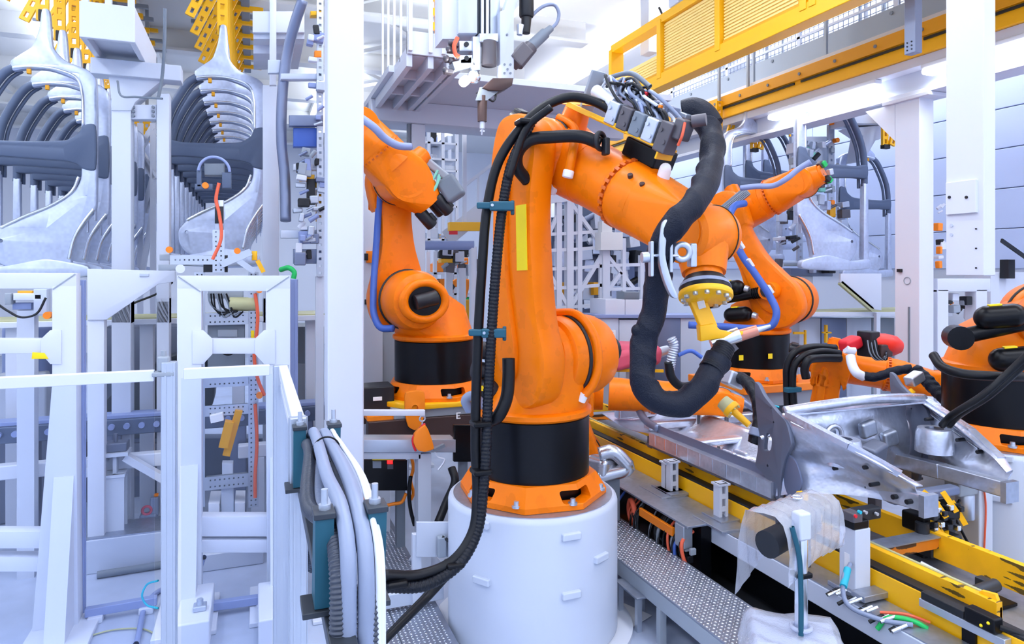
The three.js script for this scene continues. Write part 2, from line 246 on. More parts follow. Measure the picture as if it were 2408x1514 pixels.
  fb.hull([...circ(.182, 30, (a, b) => V(.74, a, zc + b)), ...circ(.125, 24, (a, b) => V(1.1 + a, b, zc + .155)), ...circ(.125, 24, (a, b) => V(1.1 + a, b, zc - .12))], .45); fb.mesh('wrist_housing', mo, o);
  if (q.wristBolts) { for (let k = 0; k < 4; k++) { const wb = new MB(m3k), x = .7 + k * .09; wb.cyl([x, .12 - k * .012, zc + sg * (.14 - k * .004)], [x, .135 - k * .012, zc + sg * (.15 - k * .004)], .014, .014, 8); wb.mesh('screw', M.bronze, o); }
    new MB(m3k).cyl([.80, .15, zc + sg * .02], [.80, .21, zc + sg * .03], .034, .03, 14).sph([.80, .212, zc + sg * .03], .03, null, 12, 8).mesh('plug', M.paper, o); }
  // wrist joint
  new MB(m3).lathe([[0, 0], [.12, 0], [.14, .02], [.145, .08], [.145, .25], [.13, .29], [0, .3]], MT([FL, 0, zc + .15], [-Math.PI / 2, 0, 0]), 36).mesh('wrist_joint', mo, o);
  new MB(m3).add(new THREE.TorusGeometry(.1455, .004, 6, 40), MT([FL, 0, zc - sg * .09])).mesh('wrist_seam', M.dark, o);
  const wc = V(FL, 0, zc).applyMatrix4(m3);
  const td = (q.tool || V(1, 0, 0).transformDirection(m3)).clone().normalize();
  const mt = frame(wc, td, Math.abs(td.y) > .9 ? V(1, 0, 0) : V(0, 1, 0));
  const wr = new MB(mt); wr.hull([...circ(.135, 24, (a, b) => V(.02, a, b)), ...circ(.1, 24, (a, b) => V(.2, a, b))], .4); wr.lathe([[0, .2], [.085, .2], [.085, .225], [0, .225]], E3(0, 0, -Math.PI / 2), 28); wr.mesh('wrist', mo, o);
  // motors behind the elbow
  if (q.motors !== false) for (const [y, z] of [[.09, .06], [.09, -.08], [-.07, 0]]) new MB(m3).rcyl([-.28, y, zc + z], [-.46, y, zc + z], .05, .012, 16).rb([-.40, y + .03, zc + z], [.08, .07, .07], .01).mesh('axis_motor', M.motor, o);
  if (q.motors !== false && !q.openHub) new MB().rcyl([P2.x - .05, P2.y - .0, -sg * .38], [P2.x - .05, P2.y, -sg * .58], .085, .015, 20).mesh('shoulder_motor', M.motor, o);
  if (q.spring) {   // gas counterbalance: long black cylinder with two pressure bottles
    const sd = q.springDy || 0, A = V(P2.x - .62, P2.y - .02 + sd, sg * .33), B = V(P2.x - .02, P2.y + .1 + sd * .4, sg * .33);
    const m = new MB(); m.cyl(A, A.clone().lerp(B, .72), .05, .05, 20); m.cyl(A.clone().add(V(0, 0, -.09)), A.clone().add(V(0, 0, .07)), .075, .075, 20);
    for (let k = 0; k < 8; k++) { const p = A.clone().lerp(B, .72 + k * .03); m.cyl(p, A.clone().lerp(B, .735 + k * .03), .056, .056, 16); m.cyl(A.clone().lerp(B, .735 + k * .03), A.clone().lerp(B, .75 + k * .03), .046, .046, 16); }
    m.cyl(A.clone().lerp(B, .95), B, .04, .04, 14); const sp = m.mesh('counterbalance', M.black, o);
    new MB().cyl([B.x, B.y, sg * .2], [B.x, B.y, sg * .40], .085, .085, 24).mesh('spring_pivot', mo, o);
    new MB().cyl([B.x, B.y, sg * .4], [B.x, B.y, sg * .41], .06, .06, 20).mesh('pivot_cap', M.dark, sp);
    for (const [dx, dy] of [[.22, .14], [.3, -.12]]) { const c = A.clone().add(V(dx, dy, sg * .03)); const mm = new MB(MT([c.x, c.y, c.z], [0, 0, Math.PI / 2 + .12])); mm.add(new THREE.CapsuleGeometry(.075, .14, 8, 18)); const b = mm.mesh('pressure_bottle', M.black, sp); new MB().rb([c.x - .03, c.y + .068, c.z], [.07, .02, .05], .004, [0, 0, .12]).mesh('bottle_label', M.lemon, sp); new MB().cyl([c.x + .15, c.y, c.z], [c.x + .19, c.y - .01, c.z], .035, .03, 12).mesh('gauge', M.alu, sp); }
  }
  o.userData.k = undefined; delete o.userData.k;
  o.updateMatrixWorld(true);
  return { o, P2, P3, m2, m3, wc, mt, zc, sg, w: v => v.clone().applyMatrix4(o.matrixWorld), m3w: (x, y, z) => V(x, y, z).applyMatrix4(m3).applyMatrix4(o.matrixWorld), m2w: (x, y, z) => V(x, y, z).applyMatrix4(m2).applyMatrix4(o.matrixWorld) };
}
// heading given in the picture plane: eta = 0 to the right, 90 towards the viewer
const heading = eta => -eta * Math.PI / 180 - TH;

function pedestal(label, c, r, h) {
  const o = thing('robot_pedestal', label, 'pedestal', [c.x, 0, c.z]);
  new MB().lathe([[0, .03], [r - .01, .03], [r, .035], [r, h - .03], [r - .006, h - .012], [r - .02, h], [0, h]], null, 64).mesh('drum', M.cool, o);
  new MB().lathe([[r - .02, 0], [r + .09, 0], [r + .09, .03], [r - .02, .03]], null, 48).mesh('foot_plate', M.white, o);
  new MB().lathe([[0, h - .002], [r - .03, h - .002], [r - .03, h + .004], [0, h + .004]], null, 48).mesh('top_plate', M.zinc, o);
  return o;
}
// main robot
const BASE = at(1252, 1100, 4.05);
const ped0 = pedestal('pale blue-grey steel drum under the large orange robot in front', BASE, .5, .79);
const R0 = robot({ name: 'industrial_robot', label: 'large orange industrial robot in front, yellow label on its upright arm', pos: V(BASE.x, .796, BASE.z), ry: heading(52), a2: -.03, a3: .47, off: .15, FL: 1.12, kw: 1.25, conduit: true, label3: true, wristBolts: true, L: 1.18, tool: V(.28, -.9, .27) });
{
  for (const [px, py] of [[1340, 1258], [1340, 1395], [1118, 1238], [1122, 1372], [1465, 1330]]) {
    const d = 3.6, p = at(px, py, d), dx = p.x - BASE.x, dz = p.z - BASE.z; let t = Math.atan2(dz, dx); const q = V(Math.cos(t) * .505, p.y, Math.sin(t) * .505);
    new MB(MT([q.x, q.y, q.z], [0, Math.PI / 2 - t, 0])).rb([0, 0, 0], [.11, .04, .03], .008).mesh('lug', M.cool, ped0);
  }
}
{
  const inv = R0.o.matrixWorld.clone().invert(); const c = new MB(inv).add(new THREE.TubeGeometry(new THREE.CatmullRomCurve3([at(1352, 318, 3.72), at(1349, 345, 3.67), at(1343, 375, 3.65), at(1338, 402, 3.66)]), 24, .027, 12)).mesh('cable_conduit', M.orange, R0.o); new MB(inv).rcyl(at(1338, 400, 3.66), at(1334, 418, 3.66), .03, .006, 14).mesh('conduit_end', M.paper, c);
}
{ // motors beside the shoulder, seen past the hoses
  const inv = R0.o.matrixWorld.clone().invert();
  for (const [x, y, d, r] of [[1122, 822, 3.95, .052], [1108, 868, 3.95, .05], [1128, 915, 3.92, .06]]) { const a = at(x, y, d), b = at(x + 52, y + 6, d + .03); new MB(inv).rcyl(a, b, r, .014, 20).mesh('axis_motor', M.motor, R0.o); new MB(inv).rb(at(x + 8, y - 2, d - r - .002).toArray(), [.02, .03, .006], .002).mesh('motor_label', M.lemon, R0.o); }
  new MB(inv).tube([at(1105, 965, 3.9), at(1095, 940, 3.88), at(1110, 930, 3.88), at(1140, 955, 3.9), at(1150, 990, 3.95)], .028, 30, 10).mesh('motor_cable', M.greyHose, R0.o);
}
const B1 = at(1022, 880, 5.75); const R1 = robot({ name: 'industrial_robot', label: 'orange robot on the left behind the white column, forearm raised to the left', pos: V(B1.x, 1.06, B1.z), ry: heading(150), a2: .06, a3: -.8, side: 1, L: .98, off: .28, FL: .52, openHub: true });
const B2 = at(1775, 840, 7.0); const R2 = robot({ name: 'industrial_robot', label: 'orange robot in the right background leaning back with a blue hose along its arm', pos: V(B2.x, 1.0, B2.z), ry: heading(42), a2: -.52, a3: -.38, side: 1, spring: true, L: 1.05, FL: .7 });
const B3 = at(2352, 1000, 4.55); const R3 = robot({ name: 'industrial_robot', label: 'orange robot cut off by the right edge with black counterbalance cylinders', pos: V(B3.x, .98, B3.z), ry: heading(20), a2: .75, a3: 0, side: 1, spring: true, springDy: -.09 });
const ped3 = pedestal('pale grey steel drum under the robot at the right edge', B3, .5, .974);
const B4 = at(1862, 1100, 6.0); const R4 = robot({ name: 'industrial_robot', label: 'orange robot reaching low over the car body carrying the red capped gun', pos: V(B4.x, 0, B4.z), ry: heading(22), a2: .12, a3: .16, side: 1, L: .92, s: .75 });
const B5 = at(1302, 1000, 5.6); const R5 = robot({ name: 'industrial_robot', label: 'orange robot mostly hidden behind the front robot, forearm level over the car floor', pos: V(B5.x, 0, B5.z), ry: heading(8), a2: -.05, a3: .05, side: 1, L: .72, FL: 1.62, s: .72, tool: V(1, -.15, .1) });
// ---------------------------------------------------------------- hoses and tool of the front robot
function sweep(pts, rf, n, rs = 16, closedEnds = true) {   // tube with radius rf(t, angle) along a smooth curve
  const c = new THREE.CatmullRomCurve3(pts, false, 'centripetal'), fr = c.computeFrenetFrames(n, false), pos = [], idx = [];
  for (let i = 0; i <= n; i++) { const t = i / n, p = c.getPointAt(t); for (let j = 0; j < rs; j++) { const a = j / rs * Math.PI * 2, r = rf(t, a), v = p.clone().addScaledVector(fr.normals[i], Math.cos(a) * r).addScaledVector(fr.binormals[i], Math.sin(a) * r); pos.push(v.x, v.y, v.z); } }
  for (let i = 0; i < n; i++) for (let j = 0; j < rs; j++) { const a = i * rs + j, b = i * rs + (j + 1) % rs, d = a + rs, e = b + rs; idx.push(a, b, d, b, e, d); }
  if (closedEnds) { for (const [row, flip] of [[0, 0], [n, 1]]) { const ctr = pos.length / 3, p = c.getPointAt(row / n); pos.push(p.x, p.y, p.z); for (let j = 0; j < rs; j++) { const a = row * rs + j, b = row * rs + (j + 1) % rs; flip ? idx.push(a, b, ctr) : idx.push(b, a, ctr); } } }
  const g = new THREE.BufferGeometry(); g.setAttribute('position', new THREE.Float32BufferAttribute(pos, 3)); g.setIndex(idx); g.computeVertexNormals(); return g;
}
const px3 = list => list.map(p => at(...p));
const wrinkle = (r, amp, f, s) => (t, a) => r * (1 + amp * (vn((t * 1) % 1, (a / 6.2832) % 1, f, 3, s) - .5) * 2 + amp * .7 * Math.sin(t * f * 4 + Math.sin(a * 2 + s) * 2));
const ribs = (r, n, amp) => t => r * (1 + amp * (Math.sin(t * n * 6.2832) > 0 ? 1 : -1));
{
  const o = site('hose_package', 'pair of black supply hoses running down the front robot arm to the floor cables', 'hoses', at(1130, 1180, 3.6));
  W(o).add(sweep(px3([[1470, 298, 3.6], [1425, 252, 3.62], [1350, 228, 3.66], [1290, 245, 3.66], [1236, 288, 3.64], [1175, 375, 3.62], [1147, 480, 3.62], [1133, 640, 3.6], [1124, 800, 3.58], [1119, 950, 3.55], [1118, 1060, 3.52], [1122, 1160, 3.48], [1112, 1250, 3.42], [1066, 1318, 3.35], [985, 1352, 3.28], [900, 1352, 3.2]]), () => .026, 150, 12)).mesh('smooth_hose', M.rubber, o);
  W(o).add(sweep(px3([[1248, 290, 3.62], [1205, 380, 3.6], [1183, 480, 3.6], [1166, 640, 3.58], [1155, 800, 3.56], [1147, 950, 3.54], [1143, 1060, 3.5], [1136, 1160, 3.46], [1122, 1250, 3.42], [1080, 1326, 3.34], [1000, 1376, 3.26], [905, 1380, 3.2]]), (t) => .027 * (1 + .06 * Math.sin(t * 900)), 620, 12)).mesh('ribbed_hose', M.rubberB, o);
  W(o).add(sweep(px3([[1296, 252, 3.52], [1240, 300, 3.58], [1196, 420, 3.58]]), () => .02, 30, 10)).mesh('short_hose', M.rubber, o);
  for (const [x, y, d, r] of [[1236, 288, 3.6, .05], [1130, 995, 3.53, .05], [1131, 1107, 3.49, .05], [1068, 1325, 3.345, .045], [932, 1368, 3.22, .05]]) { const p = at(x, y, d); const b = W(o); b.rb([p.x, p.y, p.z], [r * 2, .03, r * 2], .012); b.mesh('strap', M.black, o); }
  const c = site('hose_package', 'thick black corrugated hose bridging the elbow of the front robot', 'hoses', at(1410, 335, 3.55));
  W(c).add(sweep(px3([[1412, 338, 3.56], [1370, 322, 3.57], [1300, 322, 3.6], [1245, 330, 3.62], [1218, 358, 3.63], [1216, 392, 3.66], [1240, 425, 3.72]]), () => .034, 60, 14)).mesh('hose', M.rubber, c);
  { const p = at(1412, 332, 3.55); W(c).add(new THREE.TorusGeometry(.042, .014, 8, 24), MT([p.x, p.y, p.z], [0, .5, 0])).rb([p.x + .02, p.y - .03, p.z + .02], [.03, .09, .05], .008).mesh('hose_clamp', M.dark, c); }
  const e = site('hose_package', 'thick black hose curling into the shoulder of the front robot', 'hoses', at(1190, 930, 3.55));
  W(e).add(sweep(px3([[1196, 842, 3.62], [1196, 890, 3.6], [1190, 940, 3.58], [1170, 980, 3.57], [1150, 990, 3.6]]), () => .034, 40, 14)).mesh('hose', M.rubber, e);
  for (const [x, y] of [[1165, 484], [1146, 781]]) { const t = site('hose_clamp', y < 600 ? 'teal plastic hose clamp at mid height of the front robot arm' : 'teal plastic hose clamp low on the front robot arm', 'clamp', at(x, y, 3.58)); const p = t.position; const b = W(t); const q = frame(p.clone(), V(CO, 0, SI), V(0, 1, 0)); b.m.multiply(q); b.rb([-.06, 0, .02], [.075, .035, .03], .008).rb([.035, -.003, .01], [.13, .048, .06], .008).rb([.09, -.008, -.02], [.02, .075, .05], .006); b.mesh('clamp_body', M.teal, t); const k = W(t); k.m.multiply(q); k.cyl([-.015, 0, .035], [-.015, 0, .05], .008, .008, 8); k.mesh('screw', M.alu, t); }
}
// cloth covered hose looping from the valve box over the wrist and back to the gun
{
  const o = site('wrapped_hose', 'dark navy fabric wrapped hose looping past the wrist of the front robot', 'hose', at(1560, 940, 3.05));
  const fold = x => Math.pow(1 - Math.abs(((x / 6.2832) % 1 + 1) % 1 * 2 - 1), 2) - .33; const rF = (t, a) => .058 * (1 + .09 * (vn(t, a / 6.2832 % 1, 30, 4, 5) - .5) * 2 + .16 * fold(t * 88 + 1.9 * Math.sin(a + t * 20) + 5 * vn(t, .5, 12, 2, 9)) * (.35 + .65 * vn(t, a / 6.2832 % 1, 14, 3, 12)) + .10 * Math.exp(-Math.pow((t - .505) / .012, 2)));
  W(o).add(sweep(px3([[1625, 262, 3.5], [1655, 285, 3.45], [1674, 325, 3.36], [1672, 380, 3.22], [1658, 432, 3.06], [1632, 478, 2.95], [1594, 520, 2.91], [1564, 556, 2.92], [1553, 605, 2.97], [1548, 670, 3.03], [1535, 740, 3.05], [1516, 800, 3.05], [1510, 862, 3.03], [1518, 912, 3.0], [1550, 944, 2.98], [1600, 950, 2.98], [1640, 925, 3.0], [1668, 880, 3.04], [1690, 842, 3.07]]), rF, 460, 30)).mesh('fabric_cover', M.cloth, o);
  W(o).add(sweep(px3([[1608, 268, 3.51], [1632, 262, 3.49], [1655, 275, 3.46], [1672, 300, 3.44]]), t => .072 * (1 - .06 * t), 24, 22)).mesh('end_sleeve', M.cloth, o);
  W(o).add(sweep(px3([[1672, 872, 3.04], [1690, 842, 3.07], [1706, 812, 3.10]]), t => .057 * (1 - .22 * t) * (1 + .04 * Math.sin(t * 80)), 60, 16)).mesh('braided_end', M.rubberB, o);
  const p = at(1500, 777, 3.04); W(o).sph([p.x, p.y, p.z], .03, null, 14, 10).mesh('cover_toggle', M.cloth, o);
}
// hose holder on the wrist: ring clamp, plates and a curved fork
{
  const o = site('hose_holder', 'aluminium hose holder with ring clamp bolted beside the front robot wrist', 'bracket', at(1590, 600, 3.06));
  const m = frame(at(1590, 600, 2.95), V(CO, 0, SI), V(0, 1, 0)).multiply(new THREE.Matrix4().makeScale(1.15, 1.15, 1.15)); const f = (g) => { const b = W(o); b.m.multiply(m); g(b); return b; };
  f(b => b.add(new THREE.TorusGeometry(.028, .012, 8, 24), MT([.018, .012, .02])).cyl([.018, .012, -.03], [.018, .012, .03], .034, .034, 20, true)).mesh('ring_clamp', M.alu, o);
  f(b => b.rb([.062, 0, -.01], [.025, .09, .06], .006)).mesh('clamp_block', M.alu, o);
  f(b => b.rb([-.03, 0, .03], [.012, .13, .05], .004)).mesh('plate', M.alu, o);
  f(b => b.rb([-.105, -.015, .05], [.012, .13, .05], .004)).mesh('plate', M.alu, o);
  f(b => b.cyl([-.14, -.002, .055], [.0, -.002, .03], .006, .006, 8)).mesh('rod', M.bright, o);
  f(b => b.ext(shp(smooth([[-.07, .11], [-.045, .12], [-.055, .0], [-.03, -.1], [-.01, -.155], [-.035, -.15], [-.065, -.08], [-.08, .0]], 40)), .04, .005, MT([0, 0, .03]))).mesh('fork', M.alu, o);
  f(b => b.cyl([-.14, -.01, .055], [-.115, -.008, .052], .02, .02, 14)).mesh('knob', M.alu, o);
}
// yellow tool flange and sealing gun
{
  const w = R0.w, c = w(R0.wc), dir = V(1, 0, 0).transformDirection(R0.mt).transformDirection(R0.o.matrixWorld);
  const o = site('dispensing_gun', 'yellow bracket with round bolted flange and chrome gun hanging from the front robot wrist', 'tool', c.clone().addScaledVector(dir, .225));
  const m = frame(o.position.clone(), dir, V(CO, 0, SI)); const f = g => { const b = W(o); b.m.multiply(m); g(b); return b; };
  f(b => b.lathe([[0, 0], [.09, 0], [.108, .03], [.118, .055], [.118, .07], [0, .07]], E3(0, 0, -Math.PI / 2), 40)).mesh('collar', M.rubber, o);
  f(b => b.lathe([[.095, .028], [.11, .03], [.119, .05], [.11, .052]], E3(0, 0, -Math.PI / 2), 40)).mesh('collar_ring', M.greyHose, o);
  const yf = f(b => b.rcyl([.07, 0, 0], [.1, 0, 0], .122, .006, 44)).mesh('flange', M.yellow, o);
  for (let k = 0; k < 12; k++) { const a = k / 12 * 6.2832 + .2; f(b => b.cyl([.098, Math.cos(a) * .1, Math.sin(a) * .1], [.112, Math.cos(a) * .1, Math.sin(a) * .1], .012, .012, 8)).mesh('bolt', M.alu, yf); }
  const d = 3.16, A = at(1632, 690, 3.2), Bq = at(1668, 775, d), C2 = at(1735, 772, d - .02);
  W(o).bar(A, Bq, .042, .076, V(CO, 0, SI), .006).bar(at(1648, 690, 3.22), at(1662, 775, d + .02), .06, .024, V(CO, 0, SI)).mesh('bracket_arm', M.yellow, o);
  { const m2 = frame(at(1662, 795, d), V(CO, 0, SI), V(0, 1, 0)).multiply(new THREE.Matrix4().makeScale(1.17, 1.17, 1.17)); const b = W(o); b.m.multiply(m2); b.ext(shp([[-.03, -.01], [-.035, .05], [.02, .06], [.045, .035], [.10, .025], [.135, .03], [.135, .018], [.10, .0], [.03, .0]]), .06, .004, MT([0, 0, -.03])); b.mesh('bracket_foot', M.yellow, o); }
  W(o).bar(at(1645, 700, 3.155), at(1652, 725, 3.145), .004, .035).mesh('type_plate', M.paper, o);
  W(o).cyl(at(1672, 808, d), at(1738, 786, d - .01), .033, .035, 18).cyl(at(1700, 800, d), at(1716, 835, d + .01), .026, .019, 14).mesh('gun_body', M.bright, o);
  W(o).cyl(at(1736, 790, d), at(1782, 776, d - .02), .028, .025, 18).mesh('copper_sleeve', M.copper, o);
  W(o).cyl(at(1782, 776, d - .02), at(1812, 766, d - .03), .014, .007, 12).mesh('nozzle', M.alu, o);
  W(o).bar(at(1706, 806, d), at(1724, 828, d), .024, .058).mesh('gun_bracket', M.gun, o);
}
// valve box riding on the forearm
{
  const o = site('valve_box', 'grey pneumatic valve manifold with tangled cables on top of the front robot forearm', 'valve unit', R0.m3w(.3, .26, R0.zc));
  const rot = new THREE.Matrix4().extractRotation(R0.o.matrixWorld).multiply(new THREE.Matrix4().extractRotation(R0.m3)); rot.setPosition(o.position);
  const f = g => { const b = W(o); b.m.multiply(rot); g(b); return b; };
  // here: x along the forearm, y away from it, z towards the link-arm side
  f(b => b.rb([.3, -.03, -.05], [.24, .1, .16], .01)).mesh('battery_box', M.black, o);
  f(b => b.rb([.22, .045, .05], [.56, .012, .12], .004).rb([.48, .02, .05], [.012, .06, .12], .003).rb([-.02, .05, .1], [.5, .03, .012], .003)).mesh('tray', M.yellow, o);
  for (let k = 0; k < 5; k++) f(b => { const x = .10 + k * .095; b.rb([x, .105 - (k == 4 ? .005 : 0), .07], [.08, .12 + (k == 4 ? .03 : 0), .09], .008).cyl([x - .02, .13, .115], [x - .02, .13, .122], .012, .012, 8).cyl([x + .02, .08, .115], [x + .02, .08, .122], .012, .012, 8); }).mesh('valve_block', k == 1 || k == 4 ? M.gun : k == 2 ? M.grey2 : M.alu, o);
  f(b => b.rb([.17, .21, -.1], [.5, .025, .06], .006)).mesh('manifold_rail', M.alu, o);
  for (let k = 0; k < 9; k++) f(b => b.rb([.0 + k * .045, .21, -.03], [.022, .05, .1], .004)).mesh('valve_slice', k % 2 ? M.alu : M.greyHose, o);
  f(b => b.rb([-.19, .16, .02], [.02, .22, .1], .005)).mesh('end_plate', M.grey, o);
  f(b => b.cyl([-.13, .17, .05], [.02, .15, .06], .035, .035, 16).cyl([.02, .15, .06], [.06, .146, .062], .042, .042, 16)).mesh('connector', M.paleHose, o);
  f(b => b.cyl([-.16, .23, -.02], [.02, .21, -.02], .018, .018, 12)).mesh('connector', M.alu, o);
  for (let k = 0; k < 22; k++) { const x0 = -.15 + rnd() * .3, x1 = x0 + .15 + rnd() * .25; f(b => b.tube([[x0, .18 + rnd() * .05, -.08 + rnd() * .12], [x0 + .06, .24 + rnd() * .05, -.06 + rnd() * .14], [(x0 + x1) / 2, .2 + rnd() * .07, -.06 + rnd() * .15], [x1, .17 + rnd() * .04, -.02 + rnd() * .1], [x1 + .05, .14, .02 + rnd() * .05]], .006 + rnd() * .005, 26, 7)).mesh('cable', [M.dark, M.greyHose, M.lilac, M.paleHose, M.rubber][k % 5], o); }
  for (const [x, y, z, c] of [[.2, .25, .02, M.red], [.34, .22, .04, M.orangeS], [-.02, .26, -.02, M.orangeS], [.3, .235, -.03, M.red]]) f(b => b.rb([x, y, z], [.02, .018, .018], .004)).mesh('plug', c, o);
  f(b => b.tube([[-.19, .24, -.05], [-.05, .31, -.08], [.1, .28, -.1]], .014, 24, 8)).mesh('cable', M.grey2, o);
  f(b => b.rb([.53, .16, .05], [.06, .1, .09], .01).cyl([.55, .21, .03], [.6, .24, .0], .03, .03, 14)).mesh('connector_block', M.gun, o);
  f(b => b.tube([[.56, .2, .09], [.58, .14, .1], [.57, .09, .09]], .007, 14, 6)).mesh('cable', M.hoseRed, o);
  f(b => b.bar([-.42, .03, -.0], [.02, .13, .1], .03, .02)).mesh('yellow_rail', M.yellow, o);
}
// ---------------------------------------------------------------- building blocks
const zpt = (px, py, Z) => { const p = atZ(px, py, Z); return [p.x, p.y]; };
const xpt = (px, py, X) => { const p = atX(px, py, X); return [p.z, p.y]; };
function polyZ(b, list, Z, thick, bev = .006, holes = []) { return b.ext(shp(list.map(p => zpt(p[0], p[1], Z)), holes.map(h => h.map(p => zpt(p[0], p[1], Z)))), thick, bev, new THREE.Matrix4().makeTranslation(0, 0, Z - thick)); }
function polyX(b, list, X, thick, bev = .006) { return b.ext(shp(list.map(p => xpt(p[0], p[1], X))), thick, bev, new THREE.Matrix4().makeBasis(V(0, 0, 1), V(0, 1, 0), V(-1, 0, 0)).setPosition(X, 0, 0)); }
const rz = (b, x0, y0, x1, y1, Z, th, bev = .006) => polyZ(b, [[x0, y0], [x1, y0], [x1, y1], [x0, y1]], Z, th, bev);   // upright box drawn by its front face
// punched strip, foot at the origin, face to +z
function punched(w, h, th, cols, rows, hw, hh, m) {
  const holes = []; for (let i = 0; i < cols; i++) for (let j = 0; j < rows; j++) holes.push(rectHole((i + .5) / cols * w * .86 - w * .43, (j + .5) / rows * h, hw, hh));
  return new THREE.ExtrudeGeometry(shp([[-w / 2, 0], [w / 2, 0], [w / 2, h], [-w / 2, h]], holes), { depth: th, bevelEnabled: false }).applyMatrix4(m || new THREE.Matrix4());
}
// ---------------------------------------------------------------- guard fence in front on the left
const ZFN = -3.48;
function profilePost(b, x, y0, y1, z, s = .05) { b.rb([x, (y0 + y1) / 2, z], [s, y1 - y0, s], .004); for (const k of [-1, 1]) { b.box([x + k * s * .22, (y0 + y1) / 2, z + s * .5], [s * .12, y1 - y0 - .004, .008]); b.box([x + k * s * .5, (y0 + y1) / 2, z], [.008, y1 - y0 - .004, s * .3]); } }
{
  const xa = atZ(398, 880, ZFN).x, xb = .126, xl = -1.55, yt = 1.62;
  const o = site('guard_fence', 'clear plastic guard fence with aluminium frame at the lower left edge', 'fence', [(xl + xa) / 2, 0, ZFN]);
  { const b = W(o); profilePost(b, xa, 0, yt + .06, ZFN, .06); b.mesh('post', M.alu, o); }
  { const b = W(o); b.rb([(xl + xa) / 2 - .03, yt, ZFN], [xa - xl - .06, .05, .04], .004); b.mesh('top_rail', M.white, o); }
  { const b = W(o); b.rb([(xl + xa) / 2 - .03, .12, ZFN], [xa - xl - .06, .05, .04], .004); b.mesh('bottom_rail', M.white, o); }
  { const b = W(o); b.box([(xl + xa) / 2 - .03, .87, ZFN], [xa - xl - .06, 1.46, .005]); b.mesh('clear_pane', M.glass, o); }
  { const b = W(o); const p = atZ(385, 855, ZFN); b.rb([p.x, p.y, ZFN], [.05, .07, .05], .01).rb([p.x, p.y - .045, ZFN], [.09, .02, .07], .005).cyl([p.x, p.y + .03, ZFN], [p.x, p.y + .06, ZFN], .012, .012, 8); b.mesh('catch', M.grey, o); }
  const q = site('guard_fence', 'clear plastic guard panel between the aluminium post and the clamped cables', 'fence', [(xa + xb) / 2, 0, ZFN]);
  { const b = W(q); profilePost(b, xb - .01, 0, yt + .02, ZFN, .065); b.mesh('post', M.alu, q); }
  { const b = W(q); b.rb([(xa + xb) / 2, yt, ZFN], [xb - xa - .12, .05, .04], .004); b.mesh('top_rail', M.white, q); }
  { const b = W(q); b.rb([(xa + xb) / 2, .12, ZFN], [xb - xa - .12, .05, .04], .004); b.mesh('bottom_rail', M.white, q); }
  { const b = W(q); b.box([(xa + xb) / 2, .87, ZFN], [xb - xa - .1, 1.46, .005]); b.mesh('clear_pane', M.glass, q); }
  for (const y of [.7, 1.0]) W(q).rb([xb + .04, y, ZFN + .02], [.05, .09, .03], .006).mesh('hinge', M.white, q);
  const r = site('guard_fence', 'guard fence rail turning toward the viewer beside the blue cable clamps', 'fence', [xb, 0, -2.9]);
  { const b = W(r); b.rb([xb, yt, -2.85], [.04, .045, 1.2], .004).rb([xb, yt - .08, -2.85], [.025, .03, 1.2], .004); b.mesh('top_rail', M.white, r); }
  { const b = W(r); profilePost(b, xb, 0, yt + .02, -2.24, .05); b.mesh('post', M.alu, r); }
  { const b = W(r); b.box([xb, .85, -2.84], [.005, 1.4, 1.12]); b.mesh('clear_pane', M.glass, r); }
}
